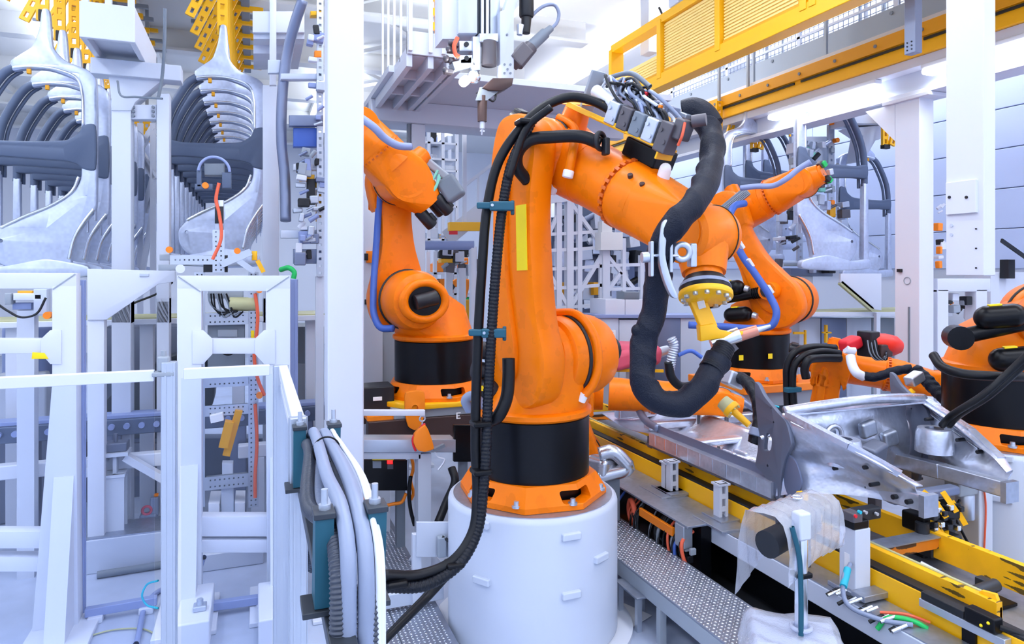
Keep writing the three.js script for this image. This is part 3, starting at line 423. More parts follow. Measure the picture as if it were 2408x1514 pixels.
// clamped cable bundle close to the camera
{
  const yb = 1.6;
  const clamp = (d, label) => {
    const z = -(d - .18 * SI) / CO;
    const o = site('cable_clamp', label, 'clamp', [.18, yb - .2, z]);
    for (const s of [-1, 1]) { const x = .18 + s * .05; const b = W(o); b.hull([[-.018, 0], [.018, 0]].flatMap(([a]) => [V(x + a - .004, yb - .16, z + .035), V(x + a - .004, yb - .16, z - .035), V(x + a + .002 * s, yb + .01, z + .026), V(x + a + .002 * s, yb + .01, z - .026)]), .3); const t = b.mesh('clamp_block', M.teal, o);
      W(o).rb([x + .002 * s, yb + .016, z], [.042, .012, .06], .002).mesh('cap_plate', M.darkSteel, t); W(o).cyl([x, yb + .02, z], [x, yb + .062, z], .007, .007, 10).cyl([x, yb + .02, z], [x, yb + .032, z], .013, .013, 6).mesh('bolt', M.alu, t); }
    W(o).rb([.18 - .01, yb - .168, z], [.17, .012, .085], .002).mesh('base_plate', M.darkSteel, o);
    return o;
  };
  clamp(2.12, 'teal two-block cable clamp farther away by the guard fence corner');
  clamp(1.38, 'teal two-block cable clamp nearest to the viewer holding the grey cables');
  const t = site('cable_support', 'narrow steel rail carrying the teal cable clamps from the fence post', 'rail', [.15, 1.4, -1.7]);
  W(t).rb([.15, yb - .19, -1.55], [.05, .03, 1.5], .004).mesh('rail', M.darkSteel, t); W(t).rb([.145, yb - .19, -2.26], [.06, .12, .05], .004).mesh('end_bracket', M.darkSteel, t);
  const run = (name, x, y, r, mat, lab, amp, ribn, sag = .0, z0 = -2.12) => {
    const o = site(name, lab, 'cable', [x, y, -1.4]);
    const pts = [V(x - .02, y - .5, z0 - .35), V(x - .012, y - .16, z0 - .22), V(x, y - .02, z0 - .08), V(x, y + .0, z0 + .08), V(x + amp, y - sag, z0 + .45), V(x, y - .005, -1.42), V(x, y - .05, -1.33), V(x - .004, y - .2, -1.29), V(x - .008, y - .45, -1.28), V(x - .01, y - .8, -1.28)];
    W(o).add(sweep(pts, ribn ? (q => r * (1 + .09 * Math.sin(q * ribn * 6.2832))) : () => r, ribn ? ribn * 5 : 90, 12)).mesh('sheath', mat, o);
  };
  run('grey_cable', .166, 1.612, .0155, M.greyHose, 'thick smooth grey cable, left of the two lying on top in the clamps', -.006, 0);
  run('grey_cable', .199, 1.606, .0165, M.greyHose, 'thick smooth grey cable, right of the two lying on top in the clamps', .008, 0);
  run('corrugated_hose', .148, 1.575, .017, M.ribbed, 'dark corrugated hose bulging out left under the grey cables', -.03, 260, .03);
  run('corrugated_hose', .165, 1.565, .017, M.greyHose, 'grey corrugated hose between the teal clamp blocks', -.02, 260, .03);
  run('corrugated_hose', .208, 1.555, .018, M.ribbed, 'dark corrugated hose lowest on the right side of the bundle', .008, 240);
  run('white_cable', .222, 1.612, .0065, M.paleHose, 'thin white cable on the right of the grey cables, upper one', .012, 0);
  run('white_cable', .229, 1.598, .007, M.paleHose, 'thin white cable at the far right of the clamped bundle', .016, 0);
  const s = tag(new MB().add(new THREE.TorusGeometry(.036, .0025, 6, 30), MT([.184, 1.603, -1.94])).mesh('cable_tie', M.black), 'black cable tie around the two thick grey cables', 'cable tie');
}
// white box column between fence and robots
{
  const Z = -4.25, a = atZ(770, 600, Z), b = atZ(856, 600, Z), c = site('white_column', 'tall white square column left of the front robot', 'column', [(a.x + b.x) / 2, 0, Z - .1]);
  W(c).rb([(a.x + b.x) / 2, YC / 2, Z - .1], [b.x - a.x, YC, .2], .012).mesh('shaft', M.white, c);
  W(c).rb([(a.x + b.x) / 2, .012, Z - .1], [.4, .024, .36], .006).mesh('foot_plate', M.white, c);
}
// white steel door frames behind the fence
const ZFR = -4.62;
function whiteFrame(label, px, legs) {   // px: [left, right, top]
  const [xl, xr, yt] = px, Z = ZFR, o = site('machine_portal', label, 'frame', [atZ((xl + xr) / 2, 700, Z).x, 0, Z]);
  const w = 58;
  { const b = W(o); rz(b, xl, yt, xr, yt + 37, Z, .1); b.mesh('top_beam', M.white, o); }
  for (const [k, l] of [[0, xl], [1, xr - w]]) { if (!legs[k]) continue; const f = legs[k]; const b = W(o); polyZ(b, [[l, yt + 30], [l + w, yt + 30], [l + w, 1000], [l + w + (f[1] || 0), 1640], [l - (f[0] || 0), 1640], [l, 900]], Z + .002, .12); b.mesh('leg', M.white, o); 
    const bp = W(o); const p = atZ(l + w / 2, 1000, Z); bp.rb([p.x, .015, Z + .1], [.34, .03, .5], .006); bp.mesh('foot_plate', M.white, o);
    const g = W(o); g.hull([V(p.x - .05, .03, Z), V(p.x + .05, .03, Z), V(p.x - .05, .03, Z + .22), V(p.x + .05, .03, Z + .22), V(p.x - .05, .9, Z), V(p.x + .05, .9, Z), V(p.x - .05, .9, Z + .01), V(p.x + .05, .9, Z + .01)], .3); g.mesh('leg_brace', M.white, o); }
  for (const [k, x, q] of [[0, xl, 1], [1, xr, -1]]) if (legs[k]) W(o).bar(atZ(x + q * 3, yt + 2, Z + .004), atZ(x + q * (w - 2), yt + 38, Z + .004), .004, .006).mesh('mitre_seam', M.grey, o);
  { const b = W(o); rz(b, xl + w, 797, xr - w, 832, Z, .09); b.mesh('cross_beam', M.white, o); }
  for (const [k, s] of [[0, 1], [1, -1]]) { if (!legs[k]) continue; const e = k ? xr - w : xl + w; const b = W(o); polyZ(b, [[e - s * 22, 776], [e + s * 4, 776], [e + s * 26, 797], [e + s * 26, 832], [e + s * 4, 856], [e - s * 22, 856]], Z + .012, .012, .003); b.mesh('gusset', M.white, o); }
  return o;
}
const fr2 = whiteFrame('white steel machine frame with gusseted cross beam around the perforated gripper', [416, 683, 648], [[10, 0], [-5, 0]]);
const fr1 = whiteFrame('white steel machine frame cut off by the left edge, yellow sign on its cross beam', [-130, 180, 642], [null, [60, 5]]);
{ const b = W(fr1); polyZ(b, [[76, 828], [104, 830], [114, 844], [74, 844]], ZFR + .02, .006, .001); b.mesh('warning_sign', M.lemon, fr1); }
for (const [o, x0, x1, y0, y1] of [[fr2, 440, 655, 1215, 1262], [fr2, 440, 655, 1270, 1300], [fr1, -120, 100, 1250, 1290], [fr1, -120, 95, 1310, 1345]]) { const b = W(o); rz(b, x0, y0, x1, y1, ZFR - .04, .1); b.mesh('lower_beam', M.white, o); }
for (const [px, lab] of [[188, 'slim bluish aluminium profile right of the left machine frame'], [689, 'slim bluish aluminium profile right of the gripper machine frame']]) { const p = atZ(px, 700, ZFR - .16), o = site('profile_post', lab, 'post', [p.x, 0, ZFR - .16]); const b = W(o); profilePost(b, p.x, 0, 2.04, ZFR - .16, .055); b.mesh('profile', M.lilac, o); }
// white sheet guard between the frames
{
  const o = site('guard_sheet', 'white sheet guard with slanted cut corner between the two machine frames', 'panel', [atZ(300, 700, -5.45).x, 0, -5.45]);
  const b = W(o); polyZ(b, [[205, 632], [412, 637], [412, 662], [372, 668], [250, 752], [205, 752]], -5.45, .02, .004); b.mesh('sheet', M.white, o);
  const l = W(o); rz(l, 205, 752, 245, 1420, -5.47, .1); l.mesh('leg', M.white, o);
  const n = W(o); rz(n, 328, 643, 350, 650, -5.44, .01, .002); n.mesh('slot', M.cool, o);
  const k = W(o); k.tube(px3([[250, 750, 5.6], [310, 715, 5.58], [370, 690, 5.55], [405, 664, 5.5]]), .009, 20, 7); k.mesh('cable', M.dark, o);
}
// ---------------------------------------------------------------- left background: hanging car body sides, carriers, gripper
// side panel drawn in 258 px to the metre of its own sketch, origin at the belt
function bodySide(label, group) {
  const o = thing('car_body_side', label, 'car side', [0, 0, 0], 0, group), k = 1 / 258, S = l => l.map(([x, y]) => [(x - 500) * k, (360 - y) * k]);
  const outer = S([...smooth([[517, 62], [530, 62], [534, 100], [538, 140], [560, 165], [600, 180], [616, 200], [618, 260], [618, 340], [618, 430], [616, 478], [598, 505], [580, 540], [571, 580], [566, 606], [500, 612], [450, 600], [430, 575], [428, 545], [448, 520], [490, 497], [540, 470], [575, 440], [588, 410], [588, 340], [588, 250], [586, 215], [570, 200], [530, 188], [490, 190], [466, 196], [462, 176], [478, 160], [500, 140], [512, 100]], 150, .35)]);
  const m = new MB(); m.ext(shp(outer, [roundHole(-.21, -.73, .035), roundHole(.1, -.62, .02), roundHole(.38, -.35, .012), roundHole(.40, -.1, .01), rectHole(.30, .66, .09, .02), rectHole(.17, .71, .07, .02)]), .07, .018, MT([0, 0, -.035]), 2); m.mesh('outer_panel', M.body, o);
  const pil = [[468, 186], [450, 200], [428, 235], [408, 280], [400, 320], [398, 395]].map(([x, y]) => V((x - 500) * k, (360 - y) * k, 0));
  const b = new MB(); b.add(sweep(pil, () => .034, 40, 10)); b.add(sweep(pil.map(p => p.clone().add(V(.04, -.02, -.04))), () => .016, 30, 8)); b.mesh('front_pillar', M.bodyDark, o);
  const c = new MB(); c.ext(shp(S(smooth([[398, 338], [440, 342], [500, 340], [560, 334], [584, 318], [592, 300], [616, 300], [616, 392], [590, 392], [582, 384], [560, 378], [500, 376], [440, 374], [398, 374]], 70, .3)), [-.3, -.2, -.1, .02, .12, .22].map(x => rectHole(x, .035, .03, .012))), .08, .014, MT([0, 0, -.03]), 2); c.mesh('belt_reinforcement', M.bodyDark, o);
  const d = new MB(); d.ext(shp(S([[392, 388], [406, 388], [408, 600], [390, 600]])), .07, .012, MT([0, 0, -.035])); d.bar([-.40, -.02, 0], [-.395, -.9, -.05], .03, .03); d.mesh('hinge_pillar', M.body, o);
  const e = new MB(); e.ext(shp(S(smooth([[390, 596], [450, 600], [520, 585], [560, 590], [600, 600], [600, 622], [500, 628], [390, 622]], 40, .3))), .08, .014, MT([0, 0, -.04])); e.mesh('sill', M.body, o);
  const f = new MB(); f.rb([.38, .0, -.02], [.012, 1.3, .05], .004).rb([.44, .05, -.01], [.01, 1.2, .07], .004); f.mesh('post_flange', M.body, o);
  const rf = new MB(); rf.add(sweep([[466, 190], [500, 184], [545, 186], [580, 200], [590, 230], [592, 300]].map(([x, y]) => V((x - 500) * k, (360 - y) * k, .035)), () => .012, 40, 6)); rf.add(sweep([[584, 405], [572, 436], [536, 466], [486, 492], [446, 516]].map(([x, y]) => V((x - 500) * k, (360 - y) * k - .02, .035)), () => .012, 30, 6)); rf.add(sweep([[612, 478], [594, 505], [576, 540], [566, 585]].map(([x, y]) => V((x - 500) * k, (360 - y) * k, .035)), () => .014, 30, 6)); rf.mesh('flange_bead', M.bright, o);
  const g = new MB(); g.rb([-.02, .64, .03], [.03, .04, .03], .004); g.mesh('locating_pin', M.yellowD, o);
  return o;
}
function hanger(label) {   // yellow punched carrier bar with sloping strut
  const o = thing('conveyor_hanger', label, 'hanger', [0, 0, 0], 0, 'yellow hangers over the body sides');
  new MB().add(punched(.09, .95, .03, 1, 9, .035, .055), MT([0, .62, -.02])).mesh('punched_bar', M.yellow, o);
  new MB().add(punched(.08, 1.0, .03, 1, 9, .03, .05), MT([-.28, .78, -.06], [0, 0, -.42])).mesh('sloping_bar', M.yellow, o);
  new MB().rb([.0, 1.62, -.03], [.75, .06, .06], .006).mesh('cross_bar', M.yellow, o);
  new MB().rb([.0, .66, .0], [.05, .09, .06], .006).mesh('grip', M.dark, o);
  return o;
}
{
  const ord = ['frontmost', 'second', 'third', 'fourth', 'fifth', 'sixth', 'seventh', 'eighth', 'ninth', 'rearmost'];
  const P = bodySide('bare sheet metal car body side, frontmost of the row at the left edge', 'row of body sides at the left edge'), H = hanger('yellow punched hanger over the frontmost body side at the left edge');
  const rows = [
    { n: 8, x: atZ(78, 358, -6.55).x, y: atZ(112, 358, -6.55).y, z: -6.55, dz: -.52, w: 'row at the left edge', g: 'row of body sides at the left edge', hx: .05 },
    { n: 10, x: atZ(500, 358, -6.75).x, y: atZ(500, 358, -6.75).y, z: -6.75, dz: -.5, w: 'middle row behind the perforated gripper', g: 'row of body sides behind the gripper', hx: .08 },
  ];
  rows.forEach((r, ri) => { for (let i = 0; i < r.n; i++) {
    const nm = ord[i === r.n - 1 ? 9 : i];
    const a = ri + i === 0 ? P : copyOf(P, `bare sheet metal car body side, ${nm} of the ${r.w}`, r.g); a.position.set(r.x, r.y, r.z + i * r.dz);
    const h = ri + i === 0 ? H : copyOf(H, `yellow punched hanger over the ${nm} body side of the ${r.w}`); h.position.set(r.x + r.hx, r.y + .47, r.z + i * r.dz - .06);
  } });
  // overhead carrier rails
  [[rows[0], 'left edge'], [rows[1], 'middle']].forEach(([r, w]) => {
    const o = site('overhead_rail', `yellow and grey overhead conveyor rail above the ${w} row of body sides`, 'rail', [r.x, r.y + 2.1, r.z - 2]);
    W(o).rb([r.x + .25, r.y + 2.18, r.z - 2.2], [.1, .16, 5.6], .01).rb([r.x - .25, r.y + 2.18, r.z - 2.2], [.1, .16, 5.6], .01).mesh('twin_rail', M.grey2, o);
    for (let i = 0; i < 12; i++) W(o).rb([r.x, r.y + 2.3, r.z - i * .45 + .2], [.9, .05, .05], .006).mesh('cross_tie', i % 3 ? M.grey : M.yellow, o);
    for (const s of [-.3, .3]) W(o).rb([r.x + s, (r.y + 2.3 + YC) / 2, r.z - 2], [.06, YC - r.y - 2.3, .06], .004).mesh('drop_rod', M.grey, o);
  });
  // parked copies on the right, seen behind the robots
  const rs = [[1772, 435, 8.6, .95], [1815, 420, 9.4, .95], [1852, 415, 10.2, .95], [1958, 405, 7.9, 1.1], [2034, 482, 8.7, .9]];
  const lr = ['bare car body side left of the gripper in the right background', 'bare car body side second behind the blue hosed robot', 'bare car body side third behind the blue hosed robot', 'large bare car body side held upright left of the white right column', 'bare car body side with dark pillar just left of the white right column'];
  rs.forEach(([px, py, d, s], i) => { const a = copyOf(P, lr[i], 'body sides in the right background'), p = at(px, py, d); a.position.copy(p); a.scale.set(-s, s, s); a.rotation.y = -.12; p.x -= .09 * s; const rod = tag(new MB().bb(p.x - .015, p.x + .015, p.y + 1.1 * s, YC + .01, p.z - .015, p.z + .015).mesh('hanging_rod', M.grey), ['thin grey rod holding the parked body side left of the gripper', 'thin grey rod holding the second parked body side', 'thin grey rod holding the third parked body side', 'thin grey rod holding the large body side by the right column', 'thin grey rod holding the dark pillared body side'][i], 'rod'); });
}
// ledge along the line
{
  const Z = -6.1, x0 = -5.5, x1 = atZ(765, 750, Z).x, y = atZ(400, 762, Z).y;
  const o = site('line_platform', 'long white edged platform ledge across the left background', 'platform', [(x0 + x1) / 2, 0, Z]);
  W(o).bb(x0, x1, y, y + .045, Z - .03, Z, .006).mesh('edge_rail', M.white, o);
  W(o).bb(x0, x1, y + .03, y + .055, Z - .55, Z - .03, .004).mesh('deck', M.olive, o);
  for (const px of [20, 340, 560, 735]) { const x = atZ(px, 800, Z).x; W(o).bb(x - .05, x + .05, 0, y, Z - .2, Z - .1, .006).mesh('leg', M.white, o); }
  // chain conveyor beneath
  const c = site('chain_conveyor', 'dark blue-grey chain conveyor running low under the platform ledge', 'conveyor', [(x0 + x1) / 2, 0, Z + .3]);
  const yc = atZ(300, 985, Z + .3).y; W(c).bb(x0, x1, yc - .12, yc, Z + .1, Z + .3, .01).mesh('side_beam', M.bodyDark, c); W(c).bb(x0, x1, yc + .0, yc + .03, Z + .12, Z + .28, .006).mesh('rail', M.lilac, c);
  for (let i = 0; i < 60; i++) { const x = x0 + i * .1; if (x > x1 - .05) break; W(c).cyl([x, yc - .05, Z + .3], [x, yc - .05, Z + .33], .022, .022, 10).mesh('roller', M.lilac, c); }
  for (const px of [60, 260, 560, 720]) { const x = atZ(px, 1000, Z + .3).x; W(c).bb(x - .06, x + .06, 0, yc - .1, Z + .14, Z + .26, .008).mesh('leg', M.bodyMid, c); }
  // dark machine cabinet and tanks under the ledge
  const m = site('machine_cabinet', 'dark ventilated machine cabinet under the ledge behind the frames', 'cabinet', [atZ(330, 800, -7.4).x, 0, -7.4]);
  { const b = W(m); rz(b, 240, 772, 420, 1240, -7.4, .6); b.mesh('body', M.bodyGrey, m); const e = W(m); e.ext(shp(smooth([[0, 0], [.9, 0], [.9, .55], [.55, .5], [.2, .3]], 40, .3)), .3, .02, MT([atZ(250, 900, -7.3).x, atZ(300, 960, -7.3).y, -7.3])); e.mesh('hood', M.darkSteel, m); for (let j = 0; j < 8; j++) { const q = W(m); rz(q, 300, 915 + j * 9, 362, 919 + j * 9, -7.385, .015, .001); q.mesh('vent_slat', M.lilac, m); } }
  const t = site('tank', 'rounded pale tank under the ledge at the left edge', 'tank', [atZ(70, 850, -6.9).x, 0, -6.9]);
  { const p = atZ(70, 800, -6.9); W(t).rb([p.x, p.y - .12, -6.9], [.36, .62, .3], .1, [0, 0, 0], 4).mesh('tank_body', M.lilac, t); W(t).rb([p.x, p.y - .5, -6.85], [.34, .5, .3], .02).mesh('drip_tray', M.white, t); W(t).rb([p.x, .35, -6.9], [.4, .7, .34], .02).mesh('base', M.bodyGrey, t); }
  const g = site('machine_cabinet', 'grey steel cabinet under the ledge left of the white column', 'cabinet', [atZ(722, 850, -6.6).x, 0, -6.6]);
  { const b = W(g); rz(b, 694, 768, 762, 1330, -6.7, .5); b.mesh('body', M.grey2, g); const e = W(g); rz(e, 700, 855, 757, 960, -6.68, .03, .004); e.mesh('door', M.grey, g); const y2 = W(g); rz(y2, 742, 878, 748, 900, -6.66, .03, .003); y2.mesh('handle', M.lemon, g); }
  const d = site('dark_backdrop', 'dark low machine housing behind the left frames near the floor', 'machine', [atZ(250, 1050, -7.0).x, 0, -7]);
  { const b = W(d); rz(b, -60, 1030, 690, 1330, -7.12, .2, .02); b.mesh('housing', M.bodyDark, d); for (const [a0, a1] of [[-20, 90], [200, 255], [300, 420], [560, 640]]) { const q = W(d); rz(q, a0, 1042, a1, 1120, -7.09, .04, .006); q.mesh('cover', a0 == 200 ? M.dark : M.bodyGrey, d); } }
}
// white steel posts with service platforms between the rows
function servicePost(label, px0, px1, Z, box, tie) {
  const o = site('service_post', label, 'post', [atZ((px0 + px1) / 2, 500, Z).x, 0, Z]);
  { const b = W(o); rz(b, px0, 200, px1, 760, Z, .16); const p = atZ(px0, 700, Z), q = atZ(px1, 700, Z); b.bb(p.x, q.x, 0, p.y, Z - .16, Z, .006); b.mesh('shaft', M.white2, o); }
  return o;
}
{
  const Z = -5.9, o = servicePost('white post with bracket carrying the boxed platform at the upper left', 262, 308, Z);
  { const b = W(o); polyZ(b, [[250, 138], [392, 150], [392, 180], [318, 240], [308, 260], [262, 260], [262, 235]], Z + .01, .16); b.mesh('bracket', M.white2, o); }
  { const b = W(o); rz(b, 368, 220, 398, 760, Z, .14); const p = atZ(368, 700, Z), q = atZ(398, 700, Z); b.bb(p.x, q.x, 0, p.y, Z - .14, Z, .006); b.mesh('shaft', M.white2, o); }
  { const b = W(o); rz(b, 306, 246, 368, 280, Z - .02, .1); b.mesh('tie_beam', M.white2, o); }
  for (const s of [314, 360]) for (const y of [252, 262, 272]) { const p = atZ(s, y, Z - .01); W(o).cyl([p.x, p.y, Z - .03], [p.x, p.y, Z + .0], .012, .012, 6).mesh('bolt', M.grey2, o); }
  const pf = site('service_platform', 'white boxed service platform at the upper left above its bracket', 'platform', [atZ(280, 80, Z + .2).x, 3.8, Z]);
  const a = atZ(186, 76, Z + .5), b2 = atZ(318, 76, Z + .5), yb = a.y;
  { const b = W(pf); b.bb(a.x, b2.x, yb - .03, yb + .22, Z + .46, Z + .5, .006); b.mesh('front_apron', M.white, pf); }
  { const b = W(pf); b.bb(a.x, a.x + .04, yb - .03, yb + .22, Z - .6, Z + .46, .006).bb(b2.x - .04, b2.x, yb - .03, yb + .22, Z - .6, Z + .46, .006); b.mesh('side_apron', M.white, pf); }
  { const b = W(pf); b.bb(a.x + .04, b2.x - .04, yb + .03, yb + .06, Z - .6, Z + .46); b.mesh('deck', M.white2, pf); }
  { const b = W(pf); b.bb(a.x - .02, b2.x + .25, yb - .16, yb - .04, Z - .1, Z + .06, .006); b.mesh('cross_beam', M.white2, pf); }
  for (const x of [a.x + .03, (a.x + b2.x) / 2, b2.x - .03]) W(pf).bb(x - .02, x + .02, yb + .22, yb + 1.2, Z + .44, Z + .48).mesh('rail_post', M.white, pf);
  for (const y of [.6, 1.18]) W(pf).bb(a.x, b2.x, yb + y, yb + y + .03, Z + .445, Z + .475).mesh('handrail', M.white, pf);
  { const b = W(pf); b.tube(px3([[388, 20, 5.0], [386, 120, 5.05], [380, 190, 5.1], [372, 230, 5.1]]), .012, 24, 7).tube(px3([[276, 190, 5.05], [285, 225, 5.05], [320, 228, 5.05], [382, 232, 5.05]]), .008, 24, 7); b.mesh('conduit', M.grey2, pf); }
  const q = servicePost('white post right of the middle row of body sides', 618, 656, Z - .2);
  const p2 = site('service_platform', 'white boxed service platform above the post right of the middle row', 'platform', [atZ(650, 80, Z).x, 3.8, Z]);
  { const b = W(p2); rz(b, 594, 26, 716, 76, Z + .1, .05); b.mesh('front_apron', M.white, p2); const c = W(p2); rz(c, 596, 90, 690, 126, Z - .1, .4); c.mesh('side_apron', M.cool, p2); const e = W(p2); rz(e, 596, 72, 716, 92, Z + .06, .9); e.mesh('deck', M.white2, p2); const f = W(p2); rz(f, 634, -60, 650, 200, Z + .12, .05); f.mesh('hanger', M.white, p2); }
  // far lattice bracing between the rows
  const l = site('bracing', 'white lattice bracing far behind the post between the rows of body sides', 'lattice', [atZ(340, 500, -9).x, 0, -9]);
  for (const [x0, y0, x1, y1] of [[330, 290, 330, 760], [360, 290, 360, 760], [330, 350, 360, 300], [330, 360, 362, 420], [322, 340, 368, 420], [340, 500, 360, 420], [335, 640, 362, 480]]) { const b = W(l); b.bar(at(x0, y0, 8.2), at(x1, y1, 8.2), .06, .06); b.mesh('brace', M.white, l); }
  const y3 = site('yellow_carrier', 'yellow punched carrier frames far behind between the two white posts', 'carrier', [atZ(335, 330, -10).x, 3.2, -10]);
  for (const x of [318, 346]) { const p = at(x, 400, 9.4); W(y3).add(punched(.1, .75, .03, 1, 8, .04, .05), MT([p.x, p.y, p.z])).mesh('punched_bar', M.yellow, y3); W(y3).bb(p.x - .02, p.x + .02, p.y + .72, YC + .01, p.z, p.z + .03).mesh('drop_rod', M.grey, y3); }
}
// perforated measuring gripper inside the frame
{
  const Z = -5.3, o = site('gripper_fixture', 'tall perforated steel gripper fixture with orange hoses inside the left machine frame', 'gripper', [atZ(535, 1100, Z).x, 0, Z]);
  const strip = (x0, y0, x1, y1, z = Z, cols = 2) => { const a = atZ(x0, y0, z), b = atZ(x1, y1, z), w = Math.abs(b.x - a.x), h = Math.abs(a.y - b.y), c = h > w ? cols : Math.round(w / .035), r = h > w ? Math.round(h / .035) : cols; const m = W(o); m.add(punched(w, h, .012, c, r, .010, .010), MT([(a.x + b.x) / 2, Math.min(a.y, b.y), z])); m.mesh('perforated_bar', M.alu, o); W(o).bb(a.x + .006, b.x - .006, Math.min(a.y, b.y) + .004, Math.max(a.y, b.y) - .004, z - .05, z - .012, .003).mesh('bar_core', M.grey2, o); };
  strip(457, 640, 482, 1190); strip(584, 640, 608, 1190); strip(482, 736, 584, 762, Z + .02); strip(482, 880, 584, 906, Z + .02); strip(482, 955, 584, 972, Z + .02); strip(482, 1122, 584, 1142, Z + .02); strip(500, 540, 528, 640, Z + .04); strip(400, 600, 500, 622, Z + .04, 1);
  { const b = W(o); rz(b, 488, 762, 576, 880, Z - .01, .05); b.mesh('control_plate', M.grey2, o); const c = W(o); rz(c, 512, 775, 558, 792, Z + .0, .01, .002); c.mesh('name_plate', M.grey, o); const d = W(o); rz(d, 590, 777, 598, 798, Z + .015, .01, .002); d.mesh('yellow_tag', M.lemon, o); }
  { const p = atZ(537, 818, Z); const b = W(o); b.add(new THREE.TorusGeometry(.045, .008, 8, 24), MT([p.x, p.y, Z + .03])); b.mesh('black_ring', M.black, o); }
  for (const l of [[[458, 700], [462, 760], [460, 830], [463, 950], [461, 1060]], [[600, 690], [606, 740], [602, 800], [598, 840], [606, 890], [622, 930]], [[500, 610], [520, 560], [515, 500], [508, 470], [515, 430]], [[600, 950], [604, 1040], [600, 1120], [600, 1170]]]) { const b = W(o); b.tube(l.map(p => atZ(p[0], p[1], Z + .05)), .012, 40, 8); b.mesh('orange_hose', M.hoseRed, o); }
  for (let k = 0; k < 8; k++) { const b = W(o); b.tube([[490 + k * 6, 690], [494 + k * 7, 712 + k % 3 * 8], [510 + k * 6, 728 + k % 4 * 6], [530 + k * 6, 732]].map(p => atZ(p[0], p[1], Z + .04)), .007, 20, 6); b.mesh('cable', k % 3 ? M.rubber : M.grey2, o); }
  { const b = W(o); rz(b, 490, 682, 572, 702, Z - .02, .1); b.mesh('valve_bank', M.grey, o); const c = W(o); c.cyl(atZ(540, 715, Z + .0), atZ(606, 715, Z), .05, .05, 18); c.mesh('cylinder', M.olive, o); }
  // head
  { const b = W(o); rz(b, 505, 470, 526, 560, Z + .03, .08); b.mesh('mast', M.alu, o); const c = W(o); rz(c, 480, 384, 528, 412, Z + .04, .1, .012); c.mesh('head', M.grey2, o); const d = W(o); rz(d, 522, 405, 544, 442, Z + .05, .06); rz(d, 462, 396, 474, 440, Z + .05, .05); rz(d, 458, 432, 500, 446, Z + .05, .05); d.mesh('head_clamp', M.bodyDark, o); const e = W(o); e.add(new THREE.TorusGeometry(.1, .01, 8, 24, Math.PI), MT([atZ(505, 405, Z).x, atZ(505, 405, Z).y, Z + .06])); e.mesh('cable_loop', M.lilac, o); const f = W(o); rz(f, 505, 485, 525, 525, Z + .05, .06); f.mesh('valve', M.dark, o); }
  for (const [x, y] of [[483, 436], [398, 587], [558, 590], [610, 682], [610, 930]]) { const p = atZ(x, y, Z + .08); const b = W(o); b.cyl([p.x, p.y, Z + .04], [p.x, p.y, Z + .09], .022, .022, 16); b.mesh('orange_knob', M.orangeS, o); }
  { const b = W(o); rz(b, 375, 598, 425, 612, Z + .05, .05); rz(b, 372, 622, 420, 636, Z + .06, .06); b.mesh('left_arm', M.grey, o); const c = W(o); c.bar(atZ(520, 622, Z + .06), atZ(590, 592, Z + .06), .05, .05); c.bar(atZ(560, 612, Z + .06), atZ(600, 640, Z + .06), .04, .04); c.mesh('right_arm', M.alu, o); const d = W(o); rz(d, 478, 600, 535, 640, Z + .03, .08); d.mesh('joint_block', M.dark, o); const e = W(o); e.cyl(atZ(424, 632, Z + .08), atZ(424, 632, Z + .12), .03, .03, 18); e.mesh('ring', M.paleHose, o); const f = W(o); rz(f, 592, 590, 605, 612, Z + .06, .05, .01); f.bar(atZ(605, 612, Z + .06), atZ(620, 640, Z + .06), .03, .03); f.mesh('yellow_clamp', M.yellow, o); }
  // yellow toggle tool hanging lower
  { const b = W(o); b.bar(atZ(562, 965, Z + .06), atZ(532, 1070, Z + .06), .05, .05, V(0, 0, 1)).bar(atZ(540, 990, Z + .08), atZ(525, 1050, Z + .08), .06, .09, V(0, 0, 1)); b.mesh('yellow_toggle', M.yellowD, o); const c = W(o); c.bar(atZ(495, 985, Z + .07), atZ(525, 978, Z + .07), .05, .07, V(0, 0, 1)); c.mesh('toggle_block', M.paper, o); const d = W(o); rz(d, 522, 1090, 548, 1220, Z - .02, .1); d.mesh('foot_post', M.cool, o); const e = W(o); rz(e, 490, 1184, 516, 1216, Z + .05, .3); rz(e, 552, 1182, 576, 1214, Z + .05, .3); e.mesh('rail_block', M.white, o); }
  { const b = W(o); b.bb(atZ(450, 1100, Z).x, atZ(620, 1100, Z).x, 0, .12, Z - .15, Z + .12, .01); b.mesh('base', M.white2, o); const c = W(o); c.bb(atZ(520, 1100, Z).x, atZ(550, 1100, Z).x, .1, .6, Z - .08, Z, .006); c.mesh('pillar', M.cool, o); }
}
